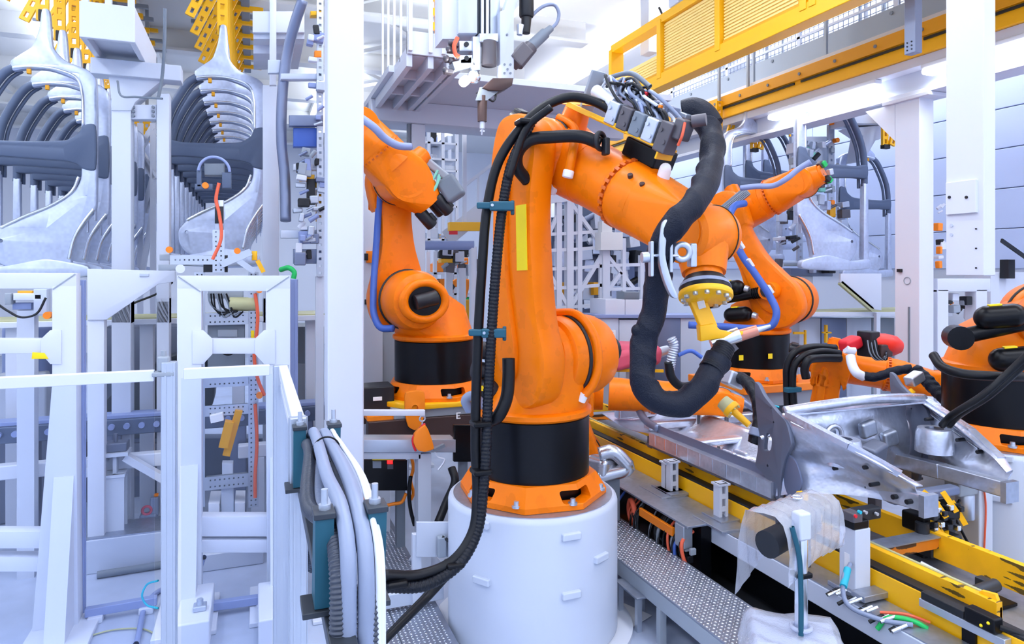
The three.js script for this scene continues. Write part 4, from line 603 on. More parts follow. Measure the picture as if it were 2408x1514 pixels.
// low trestle, beams and floor rails
{
  const Z = -5.6, o = site('trestle', 'white I-beam trestle with diagonal braces between the left machine frames', 'trestle', [atZ(272, 1200, Z).x, 0, Z]);
  const x = atZ(272, 1200, Z).x, y = atZ(272, 1110, Z).y, yb = atZ(272, 1065, Z).y;
  W(o).bb(x - .07, x + .07, y - .02, y, Z - .08, Z + .08).bb(x - .065, x + .065, 0, y, Z + .055, Z + .07).bb(x - .065, x + .065, 0, y, Z - .07, Z - .055).bb(x - .008, x + .008, 0, y, Z - .06, Z + .06).mesh('i_beam_post', M.white2, o);
  W(o).bb(x - .012, x + .012, y, yb, Z - .04, Z + .04).bb(x - .09, x + .09, yb - .01, yb + .015, Z - .08, Z + .08).mesh('head_plate', M.white2, o);
  for (const s of [-1, 1]) W(o).bar([x + s * .06, yb - .03, Z], [x + s * .42, yb - .3, Z], .08, .05).mesh('diagonal_brace', M.white, o);
  W(o).bb(x - .1, x + .08, yb + .015, yb + .08, Z - .08, Z + .05, .01).cyl([x, yb + .08, Z], [x, yb + .14, Z], .015, .015, 8).mesh('saddle', M.bodyGrey, o);
  for (const [x0, x1, lab] of [[-100, 120, 'white horizontal box beam behind the left machine frame'], [200, 420, 'white horizontal box beam over the trestle'], [560, 690, 'white horizontal box beam right of the perforated gripper']]) { const q = site('box_beam', lab, 'beam', [atZ((x0 + x1) / 2, 1085, Z - .1).x, .5, Z - .1]); const b = W(q); const yA = atZ(300, 1068, Z - .1).y, yB = atZ(300, 1100, Z - .1).y; b.bb(atZ(x0, 1085, Z - .1).x, atZ(x1, 1085, Z - .1).x, yB, yA, Z - .16, Z - .06, .01); b.mesh('beam', M.white, q); const l = W(q); const xm = atZ(x0 + 30, 1085, Z - .1).x; l.bb(xm, xm + .1, 0, yB, Z - .16, Z - .06, .006); l.mesh('leg', M.white2, q); }
  const st = site('floor_step', 'pale grey floor beam with checkered top between the left machine frames', 'step', [atZ(290, 1270, -5.42).x, 0, -5.42]);
  { const xa = atZ(196, 1270, -5.42).x, xb2 = atZ(420, 1270, -5.42).x, yt = atZ(290, 1262, -5.42).y; W(st).bb(xa, xb2, 0, yt, -5.75, -5.42, .006).mesh('beam', M.cool, st); W(st).bb(xa, xb2, yt, yt + .01, -5.75, -5.43).mesh('checkered_top', M.zinc, st); W(st).cyl([xa + .1, .026, -5.33], [xa + .6, .026, -5.36], .025, .025, 12).mesh('floor_pipe', M.grey2, st); }
  for (const [a, b2, py, lab] of [[200, 370, 1432, 'low blue-grey rail on the floor left of the aluminium fence post'], [438, 650, 1425, 'low blue-grey rail on the floor below the gripper frame']]) { const r = site('floor_rail', lab, 'rail', [atY((a + b2) / 2, py, .06).x, 0, atY((a + b2) / 2, py, .06).z]); const A = atY(a, py + 8, .06), B = atY(b2, py - 22, .06); W(r).bar(A, B, .05, .05, V(0, 1, 0), .005).mesh('rail', M.lilac, r); for (const t of [.15, .85]) { const p = A.clone().lerp(B, t); W(r).rb([p.x, .02, p.z], [.08, .04, .1], .006).mesh('foot', M.white, r); } }
  for (const [px, py, lab] of [[460, 1440, 'white machine foot on the floor under the gripper frame, left one'], [645, 1430, 'white machine foot on the floor under the gripper frame, right one']]) { const p = atY(px, py, .1), f = site('levelling_block', lab, 'foot', [p.x, 0, p.z]); W(f).bb(p.x - .09, p.x + .09, 0, .16, p.z - .25, p.z + .25, .012).mesh('block', M.white, f); W(f).cyl([p.x + .03, .16, p.z + .1], [p.x + .03, .22, p.z + .1], .018, .018, 8).rb([p.x + .03, .175, p.z + .1], [.07, .03, .07], .006).mesh('levelling_bolt', M.alu, f); }
  tag(new MB().tube(px3([[372, 1365, 3.9], [345, 1375, 3.92], [334, 1400, 3.9], [345, 1422, 3.9], [372, 1430, 3.88]]), .006, 30, 6).mesh('air_hose', M.cyan), 'thin turquoise air hose looping near the aluminium fence post', 'hose');
  tag(new MB().tube([atY(480, 1310, .2), atY(460, 1345, .02), atY(360, 1400, .02), atY(320, 1514, .02)], .016, 40, 8).mesh('floor_cable', M.lilac), 'grey-blue cable lying on the floor under the left frames', 'cable');
  tag(new MB().tube([atY(195, 1500, .01), atY(260, 1482, .01), atY(330, 1478, .01), atY(370, 1492, .01)], .005, 30, 6).mesh('thin_cable', M.olive), 'thin yellowish cable lying on the floor at the lower left', 'cable');
  const cl = site('pneumatic_clamp', 'small alloy pneumatic clamp with pink ring low behind the fence post', 'clamp', at(350, 1215, 5.15)); { const p = cl.position; W(cl).rb([p.x, p.y, p.z], [.12, .06, .08], .012).rb([p.x + .04, p.y + .08, p.z], [.06, .14, .06], .01).mesh('body', M.greyHose, cl); W(cl).add(new THREE.TorusGeometry(.03, .01, 8, 18), MT([p.x - .01, p.y + .06, p.z + .03])).mesh('ring', M.pink, cl); W(cl).rb([p.x + .05, p.y + .16, p.z], [.03, .02, .03], .004).mesh('knob', M.orangeS, cl); W(cl).cyl([p.x + .03, 0, p.z], [p.x + .03, p.y, p.z], .02, .02, 10).mesh('stand', M.grey2, cl); }
}

{ // small fixture seen through the left machine frame
  const Z = -5.5, o = site('small_fixture', 'small fixture with orange knob and yellow clamp seen through the left machine frame', 'fixture', [atZ(70, 740, Z).x, 0, Z]);
  for (const [x0, y0, x1, y1, m, n] of [[30, 690, 100, 706, M.white, 'bar'], [40, 684, 76, 696, M.yellowD, 'yellow_clamp'], [78, 680, 110, 740, M.cool, 'upright'], [28, 712, 74, 728, M.lilac, 'block'], [10, 690, 26, 716, M.grey, 'cylinder']]) { const b = W(o); rz(b, x0, y0, x1, y1, Z + .03 * (x0 % 4), .1, .01); b.mesh(n, m, o); }
  { const p = atZ(114, 741, Z + .1); W(o).cyl([p.x, p.y, Z + .08], [p.x, p.y, Z + .14], .024, .024, 16).mesh('orange_knob', M.orangeS, o); W(o).tube([[-10, 712], [20, 732], [50, 746], [85, 738], [108, 700]].map(q => atZ(q[0], q[1], Z + .12)), .008, 36, 6).mesh('cable', M.dark, o); const l = atZ(60, 730, Z); W(o).bb(l.x - .05, l.x + .05, 0, l.y, Z - .1, Z).mesh('stand', M.white2, o); }
}
// ---------------------------------------------------------------- overhead tool, mezzanine, crane, right hand columns
{
  const Z = -4.3, o = site('overhead_welding_head', 'grey overhead linear axis with brown nozzle hanging above the left robot', 'tool', [atZ(1130, 50, Z).x, 3.4, Z]);
  const R = (x0, y0, x1, y1, z, th, mat, n, bev = .006) => { const b = W(o); rz(b, x0, y0, x1, y1, Z + z, th, bev); return b.mesh(n, mat, o); };
  R(1040, -160, 1078, 92, -.02, .2, M.white, 'side_cover'); R(1078, -160, 1123, 78, .02, .22, M.cool, 'front_cover'); R(1123, -160, 1153, 90, -.04, .12, M.darkSteel, 'slide_rail'); { const b = W(o); b.cyl(atZ(1134, -160, Z), atZ(1134, 95, Z), .012, .012, 12).cyl(atZ(1146, -160, Z), atZ(1146, 95, Z), .012, .012, 12); b.mesh('guide_rods', M.bright, o); }
  R(1153, -160, 1176, 100, -.02, .12, M.alu, 'rail_plate');
  { const b = W(o); polyZ(b, [[1176, 27], [1186, 22], [1224, -100], [1250, -100], [1212, 20], [1209, 30], [1209, 184], [1176, 184]], Z + .05, .07); const p = b.mesh('side_plate', M.cool, o); for (const [x, y] of [[1192, 82], [1186, 152], [1200, 152], [1193, 163], [1186, 172], [1200, 172]]) { const q = atZ(x, y, Z + .05); W(o).cyl([q.x, q.y, Z + .045], [q.x, q.y, Z + .056], .008, .008, 8).mesh('screw', M.grey2, p); } }
  { const b = W(o); polyZ(b, [[1135, 206], [1160, 183], [1208, 183], [1205, 200], [1180, 213], [1150, 212]], Z + .05, .16); b.mesh('brown_plate', M.bronze, o); }
  { const b = W(o); b.cyl(atZ(1150, 98, Z + .04), atZ(1150, 155, Z + .04), .05, .05, 22); b.mesh('pneumatic_cylinder', M.gun, o); } R(1128, 78, 1172, 98, .06, .12, M.alu, 'cylinder_head'); R(1112, 85, 1130, 165, .05, .1, M.alu, 'bracket_plate');
  { const b = W(o); rz(b, 1080, 95, 1112, 120, Z + .04, .1, .012); b.mesh('clamp_block', M.alu, o); const c = W(o); rz(c, 1080, 128, 1112, 152, Z + .05, .1, .012); c.mesh('clamp_block', M.alu, o); const d = W(o); d.bar(atZ(1062, 160, Z), atZ(1108, 148, Z), .1, .05); d.mesh('hinge_plate', M.grey, o); for (const y of [104, 137]) { const p = atZ(1097, y, Z + .05); W(o).cyl([p.x, p.y, Z + .03], [p.x, p.y, Z + .055], .016, .016, 12).mesh('bore', M.dark, o); } }
  { const b = W(o); b.add(sweep([[1076, 88], [1068, 108], [1072, 128], [1080, 134]].map(p => atZ(...p, Z + .06)), () => .014, 24, 10)); b.mesh('orange_hose', M.hoseRed, o); }
  for (const [x, y, r] of [[1052, 118, .02], [1046, 140, .022], [1058, 146, .018], [1044, 168, .02], [1056, 104, .016]]) { const p = atZ(x, y, Z); W(o).sph([p.x, p.y, Z + .03], r, null, 10, 8).rb([p.x + .03, p.y, Z], [.06, .03, .05], .006).mesh('fitting', M.gun, o); }
  { const p = atZ(1118, 178, Z + .05); W(o).sph([p.x, p.y, Z + .02], .045, null, 18, 12).mesh('chrome_ball', M.bright, o); const q = atZ(1096, 184, Z + .05); W(o).rcyl([q.x, q.y - .01, Z - .02], [q.x, q.y - .01, Z + .05], .032, .006, 16).mesh('work_lamp', M.spot, o); const L = new THREE.PointLight(0xffffff, .35, 0, 2); L.position.set(q.x, q.y - .02, Z + .09); L.castShadow = true; scene.add(L); }
  { const b = W(o); b.hull([...[[1118, 236], [1128, 205], [1170, 200], [1172, 215], [1146, 236]].flatMap(p => [atZ(...p, Z + .03), atZ(...p, Z - .06)])], .3); b.mesh('nozzle_bracket', M.grey2, o); const c = W(o); c.cyl(atZ(1134, 226, Z), atZ(1134, 286, Z), .033, .031, 22); c.mesh('nozzle_barrel', M.bronze, o); const d = W(o); d.cyl(atZ(1134, 286, Z), atZ(1134, 303, Z), .018, .018, 14).cyl(atZ(1134, 303, Z), atZ(1133, 318, Z), .01, .005, 10).box([atZ(1134, 308, Z).x, atZ(1134, 308, Z).y, Z], [.03, .012, .012]); d.mesh('nozzle_tip', M.alu, o); const e = W(o); e.tube([[1148, 232], [1160, 238], [1166, 222], [1162, 212]].map(p => atZ(...p, Z + .02)), .007, 20, 6); e.mesh('wire', M.dark, o); }
  { const b = W(o); b.cyl(atZ(1215, 150, Z), atZ(1248, 110, Z), .05, .05, 20); b.rb([atZ(1222, 132, Z).x, atZ(1222, 132, Z).y, Z], [.1, .14, .12], .01, [0, 0, -.7]); b.mesh('gear_motor', M.gun, o); const c = W(o); c.cyl(atZ(1248, 110, Z), atZ(1282, 78, Z), .04, .038, 18).cyl(atZ(1282, 78, Z), atZ(1296, 66, Z), .028, .024, 16); c.mesh('motor_plug', M.grey2, o); const d = W(o); d.add(sweep([[1232, 66], [1250, 38], [1280, 14], [1304, 12], [1314, 30], [1310, 52], [1296, 68]].map(p => atZ(...p, Z)), () => .012, 50, 10)); d.mesh('motor_cable', M.greyHose, o); const e = W(o); e.rcyl(atZ(1238, -60, Z), atZ(1238, 42, Z), .05, .015, 18).cyl(atZ(1238, 42, Z), atZ(1236, 78, Z), .035, .03, 16); e.mesh('black_motor', M.dark, o); const f = W(o); f.cyl(atZ(1224, 60, Z), atZ(1222, 82, Z), .03, .02, 14); f.mesh('bright_cap', M.bright, o); }
  W(o).bb(atZ(1060, 0, Z).x, atZ(1220, 0, Z).x, 4.2, YC, Z - .3, Z - .1, .01).mesh('column', M.white2, o);
}
// mezzanine with joists, beam and railing
{
  const o = site('mezzanine', 'white steel mezzanine deck with joists above the left robot', 'platform', [1.6, 3.9, -6.6]), Y = 3.9;
  const zA = -7.1, xl = atZ(872, 260, zA).x, xr = 4.1;
  W(o).bb(xl, xr, Y - .24, Y - .02, zA - .16, zA, .006).mesh('edge_beam', M.white2, o);
  W(o).bb(xl, xr, Y - .02, Y + .04, zA - 1.5, zA + 1.0, .004).mesh('deck', M.white2, o);
  const zP = -5.55, xp0 = atZ(957, 130, zP).x, xp1 = atZ(1090, 130, zP).x;
  W(o).bb(xp0, xp1, Y - .02, Y + .04, zA + 1.0, zP, .004).mesh('deck', M.white2, o);
  W(o).bb(xp0, xp1, Y - .02, Y + .17, zP - .02, zP + .02, .004).mesh('apron', M.white, o);
  for (const x of [xp0 + .02, xp0 + .2, xp0 + .36, xp1 - .05]) W(o).bb(x - .025, x + .025, Y - .12, Y - .02, zA, zP, .003).mesh('joist', M.white2, o);
  for (const z of [-6.0, -6.55]) W(o).bb(xp0, xp1, Y - .10, Y - .02, z - .02, z + .02, .003).mesh('joist', M.white2, o);
  for (const x of [xp0 + .02, xp0 + .19, xp0 + .3, xp1]) W(o).bb(x - .016, x + .016, Y, Y + 1.1, zP + .022, zP + .05).mesh('rail_post', M.white, o);
  for (const y of [.5, .78, 1.08]) W(o).bb(xp0, xp1, Y + y, Y + y + .03, zP + .025, zP + .045).mesh('handrail', M.white, o);
  for (let k = 0; k < 5; k++) W(o).bb(xp0, xp0 + .02, Y, Y + 1.1, zP - .3 * k - .01, zP - .3 * k + .01).mesh('rail_post', M.white, o);
  const c = site('white_column', 'slim white column carrying the mezzanine behind the left robot', 'column', [atZ(985, 500, zA - .1).x, 0, zA - .1]); { const x = atZ(985, 500, zA - .1).x; W(c).bb(x - .09, x + .06, 0, Y - .24, zA - .2, zA - .05, .008).mesh('shaft', M.white2, c); W(c).bb(x - .13, x - .1, .2, Y - .24, zA - .12, zA - .06, .004).mesh('cable_duct', M.grey2, c); W(c).rb([x - .01, .015, zA - .12], [.3, .03, .3], .004).mesh('foot_plate', M.white2, c); }
  { const p = at(865, 560, 5.6), s = site('machine_wall', 'white cabinet wall behind the left robot with a small orange signal box', 'cabinet', [atZ(890, 700, -6.3).x, 0, -6.3]); const b = W(s); rz(b, 856, 300, 900, 1100, -6.3, .25); b.mesh('cabinet', M.white2, s); const d = W(s); rz(d, 862, 590, 886, 618, -6.27, .05, .006); d.mesh('signal_box', M.orangeS, s); const e = W(s); rz(e, 858, 596, 866, 612, -6.25, .05, .006); e.mesh('signal_cap', M.dark, s); const f = W(s); rz(f, 858, 704, 866, 716, -6.28, .03, .003); f.mesh('lock', M.dark, s); const g = W(s); rz(g, 900, 770, 932, 1100, -6.35, .2); g.mesh('side_cabinet', M.grey, s); }
  for (const [x, z] of [[1.9, -8.1], [3.3, -8.1]]) { const l = site('deck_lamp', x < 2 ? 'white work lamp lying on the mezzanine deck, left one' : 'white work lamp lying on the mezzanine deck, right one', 'lamp', [x, Y + .04, z], 'work lamps on the mezzanine'); W(l).bb(x - .5, x + .5, Y + .04, Y + .1, z - .1, z + .1, .01).mesh('housing', M.white, l); W(l).bb(x - .47, x + .47, Y + .1, Y + .115, z - .08, z + .08, .004).mesh('diffuser', M.strip, l); const r = new THREE.RectAreaLight(TUBE, 40, .94, .16); r.position.set(x, Y + .125, z); r.rotation.x = Math.PI / 2; r.castShadow = true; scene.add(r); }
  // orange chain and yellow strip above the deck
  W(o).add(punched(.07, 1.0, .04, 1, 7, .03, .07), MT([atZ(1018, 100, -6.6).x, Y + .04, -6.6])).mesh('yellow_carrier', M.yellow, o);
}
// yellow crane girder with ribbed panels
{
  const X = 4.6, zz = px => atX(px, 100, X).z, Y0 = 4.29, Y1 = 5.15, o = site('crane_girder', 'big yellow box girder with ribbed panels running along the roof', 'girder', [X, Y0, -6]);
  const zE = zz(1448), zN = -.8;
  W(o).bb(X - .08, X + .1, Y0, Y0 + .16, zE, zN, .008).mesh('bottom_chord', M.yellow, o);
  W(o).bb(X - .08, X + .1, Y1 - .1, Y1, zE, zN, .008).mesh('top_chord', M.yellow, o);
  const posts = [1448, 1563, 1702, 1905]; for (let k = 0; k < 2; k++) posts.push(0);
  const zs = [zz(1448), zz(1563), zz(1702), zz(1905), -4.6, -2.9, zN];
  zs.forEach((z, i) => W(o).bb(X - .09, X + .1, Y0 + .1, Y1 - .06, z - .04, z + .04, .006).mesh('upright', M.yellow, o));
  for (let i = 0; i < 6; i++) { const a = Math.min(zs[i], zs[i + 1]) + .06, b = Math.max(zs[i], zs[i + 1]) - .06, y0 = Y0 + .18, y1 = i ? Y1 - .11 : Y0 + .42; const m = W(o); m.bb(X - .03, X + .0, y0, y1, a, b); for (let y = y0 + .02; y < y1 - .02; y += .034) m.bb(X - .045, X - .028, y, y + .018, a, b); m.mesh('ribbed_panel', pmYellow(), o); W(o).bb(X - .06, X - .01, y0 - .02, y0 + .012, a, b, .004).bb(X - .06, X - .01, y0, y1, b - .02, b + .012, .004).mesh('panel_edge', M.yellowD, o); }
  W(o).bb(X + .2, X + .34, Y1 - .2, YC, zE + .3, zE + .5, .01).mesh('hanger', M.white2, o); W(o).bb(X - .02, X + .3, Y1 - .02, YC, -2.4, -2.2, .01).mesh('hanger', M.white2, o); W(o).bb(X - .05, X + .05, Y1, YC, -5.4, -5.2, .01).mesh('hanger', M.white2, o);
  const q = site('junction_box', 'small pale junction box with black cable above the yellow girder', 'box', [X - .2, Y1, zz(1620)]); W(q).rb([X - .02, Y1 + .1, zz(1600)], [.16, .2, .2], .01).mesh('box', M.white2, q); W(q).tube([[X - .02, Y1 + .02, zz(1590)], [X - .06, Y1 - .06, zz(1575)], [X - .06, Y1 + .1, zz(1560)]], .015, 16, 8).mesh('cable', M.dark, q);
}
function pmYellow() { return M.panelY || (M.panelY = pm(0xffe08a, .45)); }
// yellow runway beam, its channel, lamps
{
  const X = 5.8, o = site('crane_runway', 'long yellow I-beam crane runway with a dark slot line on the right', 'beam', [X, 4.2, -6]), z0 = -15, z1 = .5;
  W(o).bb(X - .06, X + .1, 4.09, 4.36, z0, z1, .006).mesh('web', M.yellow, o); W(o).bb(X - .09, X + .12, 4.24, 4.37, z0, z1, .006).mesh('upper_flange', M.yellowD, o);
  for (let k = 0; k < 9; k++) W(o).bb(X - .074, X - .058, 4.205, 4.23, -13.5 + k * 1.5, -12.1 + k * 1.5).mesh('slot', M.dark, o);
  for (let k = 0; k < 26; k++) W(o).cyl([X - .1, 4.30, -13 + k * .5], [X - .088, 4.30, -13 + k * .5], .018, .018, 8).mesh('bolt', M.grey2, o);
  const b = site('white_girder', 'white steel girder directly under the yellow runway', 'girder', [X, 4.0, -6]); W(b).bb(X - .02, X + .35, 4.0, 4.09, z0, z1, .006).mesh('top_flange', M.white, b); W(b).bb(X + .12, X + .2, 3.8, 4.0, z0, z1).mesh('web', M.white2, b); W(b).bb(X + .04, X + .3, 3.76, 3.8, z0, z1, .004).mesh('bottom_flange', M.white, b);
  const c = site('balcony', 'grey edge beam of the balcony with white mesh railing at the upper right', 'balcony', [6.5, 4.7, -6]); const BX = 6.4;
  W(c).bb(BX, BX + .12, 4.62, 4.92, z0, z1, .006).mesh('edge_beam', M.grey, c); W(c).bb(BX, BX + .5, 4.58, 4.62, z0, z1).mesh('deck', M.white2, c); W(c).bb(X + .05, BX, 4.42, 4.46, z0, z1).mesh('soffit_sheet', M.white, c);
  for (let k = 0; k < 9; k++) W(c).bb(BX + .03, BX + .07, 4.92, 5.69, -12.4 + k * 1.4, -12.35 + k * 1.4).mesh('rail_post', M.white, c);
  for (const y of [5.02, 5.3, 5.58]) W(c).bb(BX + .03, BX + .06, y, y + .03, z0, z1).mesh('handrail', M.white, c);
  { const m = W(c); for (let k = 0; k < 150; k++) m.bb(BX + .055, BX + .06, 4.94, 5.58, -13 + k * .075, -12.992 + k * .075); for (let k = 0; k < 9; k++) m.bb(BX + .055, BX + .06, 4.96 + k * .07, 4.967 + k * .07, -13, -1.75); const q = m.mesh('wire_mesh', M.greyHose, c); q.userData.kind = 'stuff'; }
  for (let k = 0; k < 12; k++) W(c).cyl([BX - .012, 4.86, -12.6 + k * .9], [BX, 4.86, -12.6 + k * .9], .022, .022, 8).mesh('bolt', M.grey2, c);
  // lamps under the runway
  const zs = [[atX(1812, 270, X).z, atX(2066, 200, X).z], [-4.55, -3.1], [-2.9, -1.45], [-8.9, -8.6 + .0]];
  zs.slice(0, 3).forEach(([a, e], i) => { const l = site('tube_lamp', ['long glowing tube lamp under the yellow runway, left of the white column', 'glowing tube lamp under the runway right of the hanging box column', 'tube lamp under the runway nearest to the viewer'][i], 'lamp', [X, 3.94, (a + e) / 2]); W(l).bb(X - .05, X + .05, 3.955, 4.0, a, e, .01).mesh('housing', M.white, l); W(l).bb(X - .075, X + .075, 3.89, 3.954, a + .02, e - .02, .025).mesh('tube', M.tube, l); const r = new THREE.RectAreaLight(TUBE, 14, .14, Math.abs(e - a)); r.position.set(X, 3.875, (a + e) / 2); r.rotation.x = -Math.PI / 2; r.castShadow = true; scene.add(r); });
}
// right hand columns
{
  const c = site('white_column', 'white steel column standing behind the low right robot, small switch at mid height', 'column', [5.9, 0, -4.0]); const X = 5.84, zN = atX(2162, 500, X).z, zF = atX(2104, 500, X).z;
  W(c).bb(X, X + .19, 0, 3.755, zF, zN, .008).mesh('shaft', M.white, c); W(c).bb(X - .03, X + .24, 3.72, 3.758, zF - .12, zN + .12, .006).mesh('cap_plate', M.white, c); W(c).hull([V(X, 3.72, zF), V(X + .1, 3.72, zF), V(X, 3.72, zF - .34), V(X + .1, 3.72, zF - .34), V(X, 3.36, zF), V(X + .1, 3.36, zF)], .3).mesh('bracket', M.white, c); W(c).bb(X - .012, X, 1.0, 1.75, (zF + zN) / 2 + .02, (zF + zN) / 2 + .035).mesh('conduit', M.grey2, c); { const p = atX(2118, 636, X); W(c).bb(X - .03, X, p.y - .015, p.y + .015, p.z - .02, p.z + .02).mesh('switch', M.dark, c); const q = atX(2134, 660, X); W(c).add(new THREE.TorusGeometry(.035, .004, 6, 20), MT([X - .006, q.y, q.z], [0, Math.PI / 2, 0])).mesh('ring', M.grey, c); }
  const h = site('hanging_box_column', 'white and grey box column hanging from the roof with a square hatch', 'column', [4.05, 2.1, -2.3]); const HX = 4.0, hN = atX(2314, 400, HX).z, hF = atX(2224, 400, HX).z, yb = atX(2280, 648, HX).y;
  W(h).bb(HX, HX + .1, yb, YC, hF, hN, .006).mesh('shaft', M.white, h); { const p0 = atX(2228, 430, HX), p1 = atX(2300, 500, HX); W(h).bb(HX - .018, HX + .005, p1.y, p0.y, p0.z, p1.z, .004).mesh('hatch', M.white, h); for (const px of [2238, 2278]) { const q = atX(px, 464, HX); W(h).cyl([HX - .024, q.y, q.z], [HX - .015, q.y, q.z], .009, .009, 10).mesh('hatch_lock', M.dark, h); } } for (const [px, py] of [[2238, 530], [2238, 552]]) { const q = atX(px, py, HX); W(h).cyl([HX - .006, q.y, q.z], [HX + .005, q.y, q.z], .01, .01, 12).mesh('plug', M.cool, h); } for (const py of [538, 584, 630]) { const q = atX(2296, py, HX); W(h).cyl([HX - .006, q.y, q.z], [HX + .005, q.y, q.z], .005, .005, 8).mesh('screw', M.dark, h); }
  { const X2 = 4.9, p = site('hanging_profile', 'blue-grey punched profile hanging in front of the yellow runway', 'profile', [X2, 4, -3.6]); const a = atX(2126, 130, X2), b = atX(2152, 130, X2); W(p).bb(X2, X2 + .08, a.y, YC, a.z, b.z, .006).mesh('profile', M.greyHose, p); for (let k = 0; k < 6; k++) W(p).cyl([X2 - .006, a.y + .03 + (k % 3) * .03, (a.z + b.z) / 2 + (k < 3 ? -.02 : .02)], [X2 + .002, a.y + .03 + (k % 3) * .03, (a.z + b.z) / 2 + (k < 3 ? -.02 : .02)], .006, .006, 8).mesh('hole_rim', M.dark, p); }
}
// ---------------------------------------------------------------- conveyor with skid, car underbody, walkway
const studs = (x0, x1, z0, z1, y, step) => {   // raised lozenges of checker plate
  const g = new THREE.SphereGeometry(1, 6, 4); g.scale(.0095, .0035, .0042); const nx = Math.floor((x1 - x0) / step), nz = Math.floor((z1 - z0) / step), im = new THREE.InstancedMesh(g, M.bright, nx * nz); let n = 0; const m = new THREE.Matrix4(), e = new THREE.Euler();
  for (let i = 0; i < nx; i++) for (let j = 0; j < nz; j++) { m.makeRotationY((i + j) % 2 ? .79 : -.79); m.setPosition(x0 + (i + .5) * step, y, z0 + (j + .5) * step); im.setMatrixAt(n++, m); }
  im.name = 'raised_studs'; im.userData.kind = 'stuff'; return im;
};
{
  const o = site('walkway', 'checker plate walkway between the front robot drum and the conveyor', 'walkway', [2.3, 0, -4]);
  const Y = .3; const z = [-4.75, -3.72, -2.3, -.9];
  for (let i = 0; i < 3; i++) for (const [a, b] of [[2.12, 2.302], [2.308, 2.49]]) W(o).bb(a, b, Y - .012, Y, z[i] + .004, z[i + 1] - .004, .003).mesh('plate', M.checker, o);
  W(o).bb(2.12, 2.15, Y - .1, Y - .012, -4.75, -.9).bb(2.46, 2.49, Y - .1, Y - .012, -4.75, -.9).mesh('edge_channel', M.grey, o);
  for (let i = 0; i < 3; i++) for (const x of [2.135, 2.475]) W(o).bb(x - .02, x + .02, 0, Y - .1, -4.6 + i * 1.3, -4.56 + i * 1.3).mesh('leg', M.grey, o);
  const s = studs(2.12, 2.49, -4.7, -1.1, Y, .024); s.position.set(-o.position.x, 0, -o.position.z); s.geometry = s.geometry.clone(); o.add(s);
  struct(new MB().bb(2.5, 4.6, 0, .006, -12, 1).mesh('floor_channel', M.tar));
  const t = site('step', 'small grey sheet metal step beside the walkway', 'step', [1.9, 0, -3.2]); const c = [atY(1450, 1352, .2), atY(1500, 1350, .2), atY(1562, 1393, .2), atY(1505, 1405, .2), atY(1450, 1360, .2)];
  { const p = atY(1505, 1380, .2); W(t).rb([p.x, .2, p.z], [.2, .012, .26], .003).mesh('tread', M.zinc, t); W(t).bb(p.x - .09, p.x - .06, 0, .2, p.z + .09, p.z + .12).mesh('leg', M.alu, t); W(t).bb(p.x + .06, p.x + .09, 0, .2, p.z + .09, p.z + .12).mesh('leg', M.alu, t); W(t).bb(p.x - .09, p.x - .06, 0, .2, p.z - .12, p.z - .09).mesh('leg', M.alu, t); W(t).bb(p.x + .06, p.x + .09, 0, .2, p.z - .12, p.z - .09).mesh('leg', M.alu, t); }
  const q = atY(1465, 1440, .01); tag(new MB().box([q.x, .008, q.z], [.2, .004, .28], [0, .4, 0]).mesh('paper_sheet', M.paper), 'sheet of white card lying on the floor beside the drum', 'paper');
}
const YB = .5;
